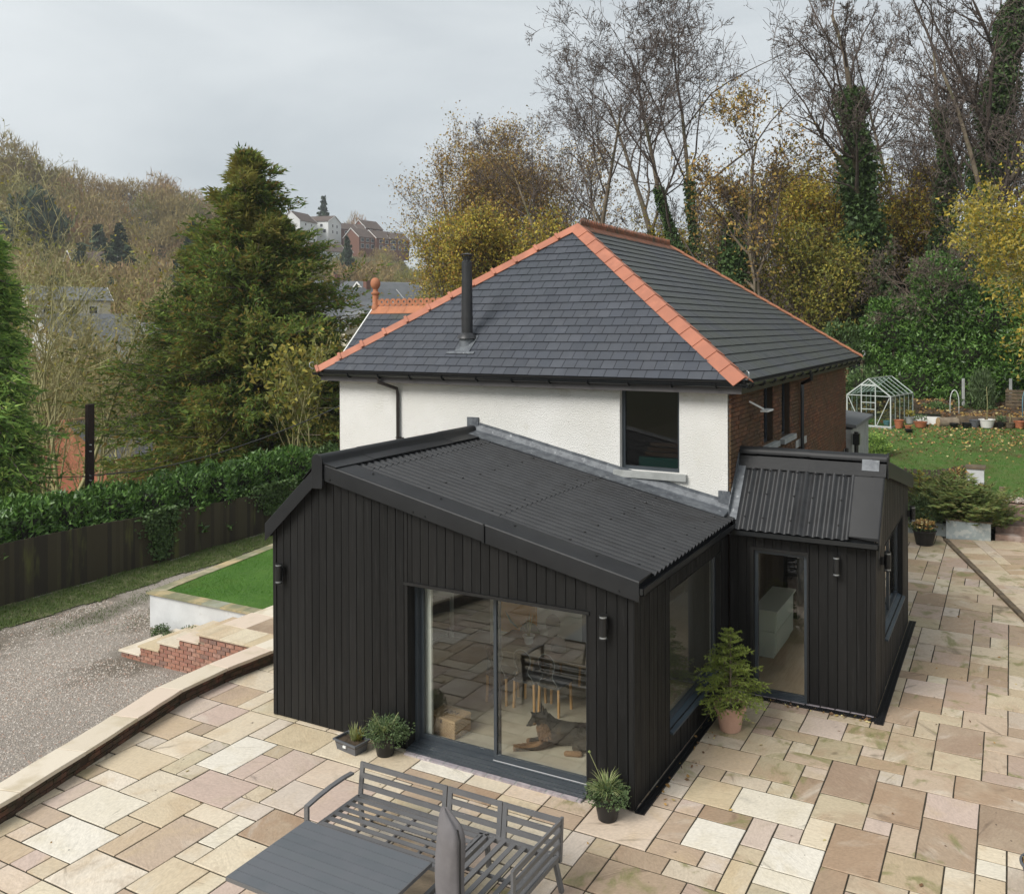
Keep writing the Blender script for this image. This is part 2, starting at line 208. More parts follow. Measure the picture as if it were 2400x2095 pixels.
    m['hillgreen'] = mat('far_conifer', (0.042, 0.0675, 0.033), island=[(0.039, 0.063, 0.033), (0.054, 0.0825, 0.042), (0.03, 0.051, 0.027), (0.0675, 0.0975, 0.045)], rough=.9)
    m['hillorange'] = mat('far_autumn_crown', (.26, .15, .05), island=[(.28, .17, .055), (.22, .14, .045), (.32, .2, .07), (.19, .12, .05)], rough=.9, transl=.2)
    m['hillolive'] = mat('far_olive_crown', (0.2329, 0.2174, 0.0621), island=[(0.2329, 0.2174, 0.0698), (0.1863, 0.1863, 0.0544), (0.295, 0.2639, 0.0776), (0.1553, 0.1553, 0.0544)], rough=.9, transl=.2)
    m['farwhite'] = mat('far_white_render', (.66, .67, .66), rough=.9)
    m['farbrick'] = mat('far_brown_brick', (0.17, 0.085, 0.0595), rough=.9)
    m['farred'] = mat('far_red_brick', (0.171, 0.0864, 0.064), rough=.9)
    m['farcream'] = mat('far_cream_render', (.55, .50, .38), rough=.9)
    m['farblue'] = mat('far_pale_blue_render', (.30, .48, .55), rough=.9)
    m['farroof'] = mat('far_brown_tiles', (.11, .08, .065), c2=(.09, .068, .056), scale=.8, rough=.8)
    m['farslate'] = mat('far_grey_slates', (0.1425, 0.1488, 0.154), c2=(0.114, 0.1209, 0.1276), scale=.5, rough=.6)
    m['farglass'] = mat('far_window_pane', (.04, .045, .05), rough=.15)
    m['cotbrick'] = mat('cottage_orange_brick', (.42, .16, .09), c2=(.36, .13, .075), scale=8, rough=.9, bump=.3, bscale=20)
    m['cotslate'] = mat('cottage_slate', (0.1, 0.1, 0.1058), c2=(0.08, 0.08, 0.0874), scale=3, stretch=(1, 1, 8), rough=.6)
    m['cotwood'] = mat('cottage_brown_bargeboard', (.26, .12, .045), rough=.7)
    m['pole'] = mat('dark_brown_pole', (.035, .018, .014), c2=(.022, .013, .011), scale=6, stretch=(1, 1, .2), rough=.8)
    m['greenstone'] = mat('grey_green_swirled_slate', (.34, .38, .38), c2=(.27, .31, .31), scale=2.2, rough=.5, c3=(.42, .44, .42), s3=5, f3=(.52, .6), detail=8)
    m['pinkstone'] = mat('worn_pink_step_stone', (.28, .19, .15), c2=(.18, .12, .09), scale=5, rough=.85, bump=.4, bscale=20, c3=(.36, .29, .25), s3=2)
    m['wicker'] = mat('wicker', (.50, .34, .20), c2=(.38, .25, .14), scale=40, rough=.7)
    m['wicker_dark'] = mat('dark_lettering', (.08, .05, .03), rough=.7)
    m['ghost'] = glass('clear_chair_plastic', tint=(.62, .62, .62), ior=1.45)
    m['oakleg'] = mat('pale_oak_leg', (0.504, 0.288, 0.12), rough=.5)
    m['tabletop'] = mat('grey_oak_top', (.20, .16, .12), c2=(.26, .21, .16), scale=3, stretch=(1, 8, 1), rough=.5)
    m['orange'] = mat('orange_canvas', (.62, .27, .04), rough=.8)
    m['greenpaint'] = mat('green_canvas_paint', (.06, .12, .06), rough=.8)
    m['sage'] = mat('sage_grey_cabinet', (0.7, 0.735, 0.6475), rough=.5)
    m['sagetop'] = mat('pale_worktop', (0.7, 0.7, 0.644), rough=.3)
    m['dogdark'] = mat('dark_dog_coat', (0.028, 0.0224, 0.0176), c2=(0.08, 0.052, 0.028), scale=7, lo=.5, hi=.75, rough=.8, bump=.8, bscale=70, bdist=.02, stretch=(1, 1, 1))
    m['dogtan'] = mat('tan_dog_coat', (.27, .15, .075), c2=(.17, .09, .045), scale=9, rough=.85, bump=.8, bscale=70, bdist=.02)
    m['dogblack'] = mat('black_dog_nose', (.01, .01, .01), rough=.3)
    m['alu'] = mat('aluminium_frame', (.62, .65, .64), rough=.4, metal=.3)
    m['bluehose'] = mat('pale_blue_hoop', (.16, .32, .40), rough=.5)
    m['log'] = mat('cut_log', (.42, .29, .15), c2=(.3, .2, .1), scale=9, rough=.9)
    m['mulch'] = mat('bark_mulch', (.25, .18, .12), c2=(.14, .095, .06), scale=18, rough=.95, bump=.9, bscale=40, bdist=.04)
def slabmat(name, cols, warm, dark, moss=0., const=True):
    m = bpy.data.materials.new(name); m.use_nodes = True; t = m.node_tree; L = t.links.new; b = t.nodes['Principled BSDF']; nn = t.nodes.new
    geo = nn('ShaderNodeNewGeometry'); oi = nn('ShaderNodeObjectInfo')
    rsrc = oi.outputs['Random'] if const else geo.outputs['Random Per Island']
    def mth(op, a, b_):
        q = nn('ShaderNodeMath'); q.operation = op
        for i, v in enumerate((a, b_)):
            if isinstance(v, (int, float)): q.inputs[i].default_value = v
            else: L(v, q.inputs[i])
        return q.outputs[0]
    vr = nn('ShaderNodeVectorRotate'); vr.rotation_type = 'Z_AXIS'; L(geo.outputs['Position'], vr.inputs['Vector']); L(mth('MULTIPLY', rsrc, 37.), vr.inputs['Angle'])
    cb = nn('ShaderNodeCombineXYZ'); r57 = mth('MULTIPLY', rsrc, 91.); L(r57, cb.inputs[0]); L(r57, cb.inputs[2]); va = nn('ShaderNodeVectorMath'); va.operation = 'ADD'; L(vr.outputs[0], va.inputs[0]); L(cb.outputs[0], va.inputs[1]); P = va.outputs[0]
    def noise(sc, det, st=(1, 1, 1), dist=0., rg=.55):
        mp_ = nn('ShaderNodeMapping'); mp_.inputs['Scale'].default_value = st; L(P, mp_.inputs['Vector']); n = nn('ShaderNodeTexNoise'); n.inputs['Scale'].default_value = sc; n.inputs['Detail'].default_value = det; n.inputs['Distortion'].default_value = dist; n.inputs['Roughness'].default_value = rg; L(mp_.outputs[0], n.inputs['Vector']); return n.outputs['Fac']
    def ss(src, a, z, hi=1.):
        r = nn('ShaderNodeMapRange'); r.interpolation_type = 'SMOOTHSTEP'; r.inputs['From Min'].default_value = a; r.inputs['From Max'].default_value = z; r.inputs['To Max'].default_value = hi; L(src, r.inputs['Value']); return r.outputs['Result']
    rp = nn('ShaderNodeValToRGB'); rp.color_ramp.interpolation = 'CONSTANT'
    for i, c in enumerate(cols):
        if i < 2: e = rp.color_ramp.elements[i]; e.position = i / len(cols)
        else: e = rp.color_ramp.elements.new(i / len(cols))
        e.color = (*c, 1)
    L(rsrc, rp.inputs[0]); c = rp.outputs[0]
    c = _mix(t, L, c, warm, ss(noise(1.7, 5, (1, 1, 1), .6), .46, .72, .6))
    c = _mix(t, L, c, dark, ss(noise(1.25, 6, (1, 1.5, 1), 1.2), .57, .80, .7))
    c = _mix(t, L, c, (.62, .56, .47), ss(noise(2.6, 5, (1, .3, 1), .4), .58, .78, .55))
    c = _mix(t, L, c, tuple(v * .5 for v in dark), ss(noise(3.2, 7, (1, .16, 1), 1.6, .6), .62, .72, .55))
    if moss: c = _mix(t, L, c, (.20, .19, .075), ss(noise(2.1, 7, (1, 1, 1), .8, .6), .53, .68, moss)); c = _mix(t, L, c, (.13, .10, .06), ss(noise(1.5, 7, (1, .6, 1), .5, .62), .60, .74, .75))
    c = _mix(t, L, c, tuple(v * .35 for v in dark), ss(noise(9., 3, (1, 1, 1)), .735, .76, .8))
    fine = nn('ShaderNodeMapRange'); fine.inputs['From Min'].default_value = .3; fine.inputs['From Max'].default_value = .7; fine.inputs['To Min'].default_value = .88; fine.inputs['To Max'].default_value = 1.10; L(noise(42, 4, (1, .5, 1)), fine.inputs['Value'])
    hs = nn('ShaderNodeHueSaturation'); L(c, hs.inputs['Color']); L(fine.outputs[0], hs.inputs['Value']); L(hs.outputs[0], b.inputs['Base Color'])
    rr_ = nn('ShaderNodeMapRange'); rr_.inputs['From Min'].default_value = .35; rr_.inputs['From Max'].default_value = .65; rr_.inputs['To Min'].default_value = .5; rr_.inputs['To Max'].default_value = .85; L(noise(2.2, 4), rr_.inputs['Value']); L(rr_.outputs[0], b.inputs['Roughness'])
    bn = nn('ShaderNodeBump'); bn.inputs['Strength'].default_value = .7; bn.inputs['Distance'].default_value = .014; L(noise(6.5, 7, (1, .35, 1), .8, .62), bn.inputs['Height']); L(bn.outputs[0], b.inputs['Normal'])
    MATS[name] = m; return m
defmats()
M['slab'] = slabmat('sandstone', SLABS, (.50, .38, .24), (.34, .26, .18))
M['slab_damp'] = slabmat('damp_sandstone', [tuple(v * w_ for v, w_ in zip(c, (.80, .77, .72))) for c in SLABS], (.38, .26, .17), (.19, .13, .085), moss=.85)

# ------------------------------------------------------------------ mesh helpers
class MB:
    def __init__(s): s.v = []; s.f = []
    def add(s, v, f):
        b = len(s.v); s.v.extend([tuple(p) for p in v]); s.f.extend([tuple(i + b for i in q) for q in f]); return s
    def box(s, x0, y0, z0, x1, y1, z1):
        if x0 > x1: x0, x1 = x1, x0
        if y0 > y1: y0, y1 = y1, y0
        if z0 > z1: z0, z1 = z1, z0
        return s.add([(x0, y0, z0), (x1, y0, z0), (x1, y1, z0), (x0, y1, z0), (x0, y0, z1), (x1, y0, z1), (x1, y1, z1), (x0, y1, z1)],
                     [(0, 3, 2, 1), (4, 5, 6, 7), (0, 1, 5, 4), (1, 2, 6, 5), (2, 3, 7, 6), (3, 0, 4, 7)])
    def cbox(s, c, sx, sy, sz, rot=None):
        P = [Vector((x * sx / 2, y * sy / 2, z * sz / 2)) for z in (-1, 1) for x, y in ((-1, -1), (1, -1), (1, 1), (-1, 1))]
        if rot is not None: P = [rot @ p for p in P]
        c = Vector(c)
        return s.add([p + c for p in P], [(0, 3, 2, 1), (4, 5, 6, 7), (0, 1, 5, 4), (1, 2, 6, 5), (2, 3, 7, 6), (3, 0, 4, 7)])
    def prism(s, poly, ext):
        """poly: list of 3D points; ext: extrusion vector"""
        n = len(poly); e = Vector(ext); P = [Vector(p) for p in poly]
        nn = Vector((0, 0, 0))
        for i in range(n): nn += P[i].cross(P[(i + 1) % n])
        if nn.dot(e) > 0: P = P[::-1]
        V = P + [p + e for p in P]
        F = [tuple(range(n)), tuple(range(2 * n - 1, n - 1, -1))]
        for i in range(n): j = (i + 1) % n; F.append((i, i + n, j + n, j))
        return s.add(V, F)
    def beam(s, a, b, w, h, up=(0, 0, 1)):
        a, b = Vector(a), Vector(b); d = b - a; L = d.length
        if L < 1e-6: return s
        z = d.normalized(); u = Vector(up)
        if abs(z.dot(u)) > .98: u = Vector((1, 0, 0))
        x = z.cross(u).normalized(); y = x.cross(z)
        P = []
        for q in (a, b): P += [q + x * (i * w / 2) + y * (j * h / 2) for i, j in ((-1, -1), (1, -1), (1, 1), (-1, 1))]
        return s.add(P, [(0, 1, 2, 3), (7, 6, 5, 4), (0, 4, 5, 1), (1, 5, 6, 2), (2, 6, 7, 3), (3, 7, 4, 0)])
    def tube(s, pts, r, n=8, caps=True):
        pts = [Vector(p) for p in pts]; m = len(pts); rr = r if isinstance(r, (list, tuple)) else [r] * m
        base = len(s.v); V = []
        ref = None
        for i, p in enumerate(pts):
            d = (pts[min(i + 1, m - 1)] - pts[max(i - 1, 0)]).normalized()
            if ref is None: ref = Vector((0, 0, 1)) if abs(d.z) < .9 else Vector((1, 0, 0))
            x = d.cross(ref).normalized(); y = x.cross(d); ref = y
            V += [p + (x * math.cos(2 * math.pi * k / n) + y * math.sin(2 * math.pi * k / n)) * rr[i] for k in range(n)]
        F = []
        for i in range(m - 1):
            for k in range(n):
                l = (k + 1) % n; F.append((i * n + k, i * n + l, (i + 1) * n + l, (i + 1) * n + k))
        if caps: F.append(tuple(range(n - 1, -1, -1))); F.append(tuple((m - 1) * n + k for k in range(n)))
        return s.add(V, F)
    def lathe(s, prof, n=24, c=(0, 0, 0)):
        """prof: (radius, z) list"""
        V = []; F = []; m = len(prof)
        for r_, z in prof:
            for k in range(n):
                t = 2 * math.pi * k / n; V.append((c[0] + r_ * math.cos(t), c[1] + r_ * math.sin(t), c[2] + z))
        for i in range(m - 1):
            for k in range(n):
                l = (k + 1) % n; F.append((i * n + k, i * n + l, (i + 1) * n + l, (i + 1) * n + k))
        F.append(tuple(range(n - 1, -1, -1))); F.append(tuple((m - 1) * n + k for k in range(n)))
        return s.add(V, F)
def link(name, me, m, parent=None):
    o = bpy.data.objects.new(name, me); COL.objects.link(o)
    if m is not None and len(me.materials) == 0: me.materials.append(M[m] if isinstance(m, str) else m)
    if parent is not None: o.parent = parent
    return o
def worldloc(o):
    v = Vector((0, 0, 0))
    while o is not None: v += Vector(o.location); o = o.parent
    return v
def build(name, mb, m, parent=None, loc=None, smooth=False, bevel=0, world=True):
    """one mesh object; world=True: the builder's points are world points"""
    off = worldloc(parent) if (world and parent is not None) else Vector((0, 0, 0))
    if loc is not None: off = Vector(loc)
    me = bpy.data.meshes.new(name)
    me.from_pydata([(p[0] - off.x, p[1] - off.y, p[2] - off.z) for p in mb.v], [], mb.f); me.update()
    if smooth:
        me.polygons.foreach_set('use_smooth', [True] * len(me.polygons))
    o = link(name, me, m, parent)
    if loc is not None:
        o.location = Vector(loc) - (worldloc(parent) if parent is not None else Vector((0, 0, 0)))
    if smooth == 'auto':
        for p in me.polygons: p.use_smooth = True
        try: me.set_sharp_from_angle(angle=R(35))
        except Exception: pass
    if bevel:
        b = o.modifiers.new('b', 'BEVEL'); b.width = bevel; b.segments = 2; b.limit_method = 'ANGLE'
    return o
def thing(name, label, cat, loc=(0, 0, 0), rz=0, group=None):
    o = bpy.data.objects.new(name, None); COL.objects.link(o); o.location = loc; o.rotation_euler = (0, 0, rz); o.empty_display_size = .2
    o['label'] = label; o['category'] = cat
    if group: o['group'] = group
    return o
def tag(o, label, cat, group=None, kind=None):
    o['label'] = label; o['category'] = cat
    if group: o['group'] = group
    if kind: o['kind'] = kind
    return o
def struct(o, kind='structure'): o['kind'] = kind; return o
def dup(root, loc, rz=0, label=None, scale=None):
    r = root.copy(); COL.objects.link(r); r.location = loc; r.rotation_euler = (0, 0, rz)
    if label: r['label'] = label
    if scale: r.scale = (scale,) * 3
    for ch in list(root.children):
        c = ch.copy(); COL.objects.link(c); c.parent = r
        for g in ch.children:
            d = g.copy(); COL.objects.link(d); d.parent = c
    return r
def fastmesh(name, V, F, m, parent=None, smooth=False):
    """V: (n,3) array, F: (k,3) or (k,4) array"""
    V = np.asarray(V, np.float32); F = np.asarray(F, np.int32)
    if parent is not None: V = V - np.array(worldloc(parent), np.float32)
    me = bpy.data.meshes.new(name); k = F.shape[1]
    me.vertices.add(len(V)); me.vertices.foreach_set('co', V.ravel())
    me.loops.add(F.size); me.loops.foreach_set('vertex_index', F.ravel())
    me.polygons.add(len(F)); me.polygons.foreach_set('loop_start', np.arange(0, F.size, k, dtype=np.int32))
    try: me.polygons.foreach_set('loop_total', np.full(len(F), k, np.int32))
    except Exception: pass
    if smooth: me.polygons.foreach_set('use_smooth', np.ones(len(F), bool))
    me.update(calc_edges=True); me.validate()
    return link(name, me, m, parent)
def leaves(rng, P, size, aspect=.55, D=None, jit=1., fold=0., szj=.35, tri=False):
    """diamond leaves at points P; D preferred direction (n,3) of the long axis. returns V,F"""
    n = len(P); P = np.asarray(P, float)
    d = rng.normal(size=(n, 3)) * jit
    if D is not None: d = d + D
    d /= np.linalg.norm(d, axis=1)[:, None] + 1e-9
    q = rng.normal(size=(n, 3)); q -= (q * d).sum(1)[:, None] * d; q /= np.linalg.norm(q, axis=1)[:, None] + 1e-9
    s = size * (1 + szj * (rng.random(n) * 2 - 1)); s = s[:, None]
    if tri:
        V = np.stack([P - d * s * .5 + q * s * .55 * aspect, P - d * s * .5 - q * s * .55 * aspect, P + d * s * .6], 1).reshape(-1, 3); return V, np.arange(3 * n).reshape(n, 3)
    a = P - d * s * .5; b = P + q * s * .5 * aspect; c = P + d * s * .5; e = P - q * s * .5 * aspect
    V = np.stack([a, b, c, e], 1).reshape(-1, 3); F = np.arange(4 * n).reshape(n, 4)
    return V, F
def segtubes(segs, n=3):
    """segs: rows of x0 y0 z0 x1 y1 z1 r0 r1 -> V,F quads"""
    S = np.asarray(segs, float); a = S[:, :3]; b = S[:, 3:6]; d = b - a; d /= np.linalg.norm(d, axis=1)[:, None] + 1e-9
    ref = np.where(np.abs(d[:, 2:3]) < .9, np.array([[0, 0, 1.]]), np.array([[1., 0, 0]]))
    x = np.cross(d, ref); x /= np.linalg.norm(x, axis=1)[:, None] + 1e-9; y = np.cross(x, d)
    V = []
    for p, r_ in ((a, S[:, 6:7]), (b, S[:, 7:8])):
        for k in range(n):
            t = 2 * math.pi * k / n; V.append(p + (x * math.cos(t) + y * math.sin(t)) * r_)
    V = np.stack(V, 1).reshape(-1, 3); base = (np.arange(len(S)) * 2 * n)[:, None]
    F = [base + np.array([[k, (k + 1) % n, n + (k + 1) % n, n + k]]) for k in range(n)]
    return V, np.concatenate(F, 0)
def ribbons(segs, g):
    S = np.asarray(segs, float); a = S[:, :3]; b = S[:, 3:6]; d = b - a; d /= np.linalg.norm(d, axis=1)[:, None] + 1e-9
    v = g.normal(size=(len(S), 3)); v -= (v * d).sum(1)[:, None] * d; v /= np.linalg.norm(v, axis=1)[:, None] + 1e-9
    V = np.stack([a - v * S[:, 6:7], a + v * S[:, 6:7], b + v * S[:, 7:8], b - v * S[:, 7:8]], 1).reshape(-1, 3)
    return V, np.arange(4 * len(S)).reshape(-1, 4)
def joinVF(parts):
    Vs = []; Fs = []; o = 0
    for V, F in parts: Vs.append(V); Fs.append(F + o); o += len(V)
    return np.concatenate(Vs), np.concatenate(Fs)
def clip(poly, f):
    out = []
    n = len(poly)
    for i in range(n):
        a, b = poly[i], poly[(i + 1) % n]; fa, fb = f(a), f(b)
        if fa >= 0: out.append(a)
        if (fa > 0 and fb < 0) or (fa < 0 and fb > 0):
            t = fa / (fa - fb); out.append((a[0] + (b[0] - a[0]) * t, a[1] + (b[1] - a[1]) * t))
    return out
def smoothstep(a, b, x):
    t = np.clip((x - a) / (b - a), 0, 1); return t * t * (3 - 2 * t)
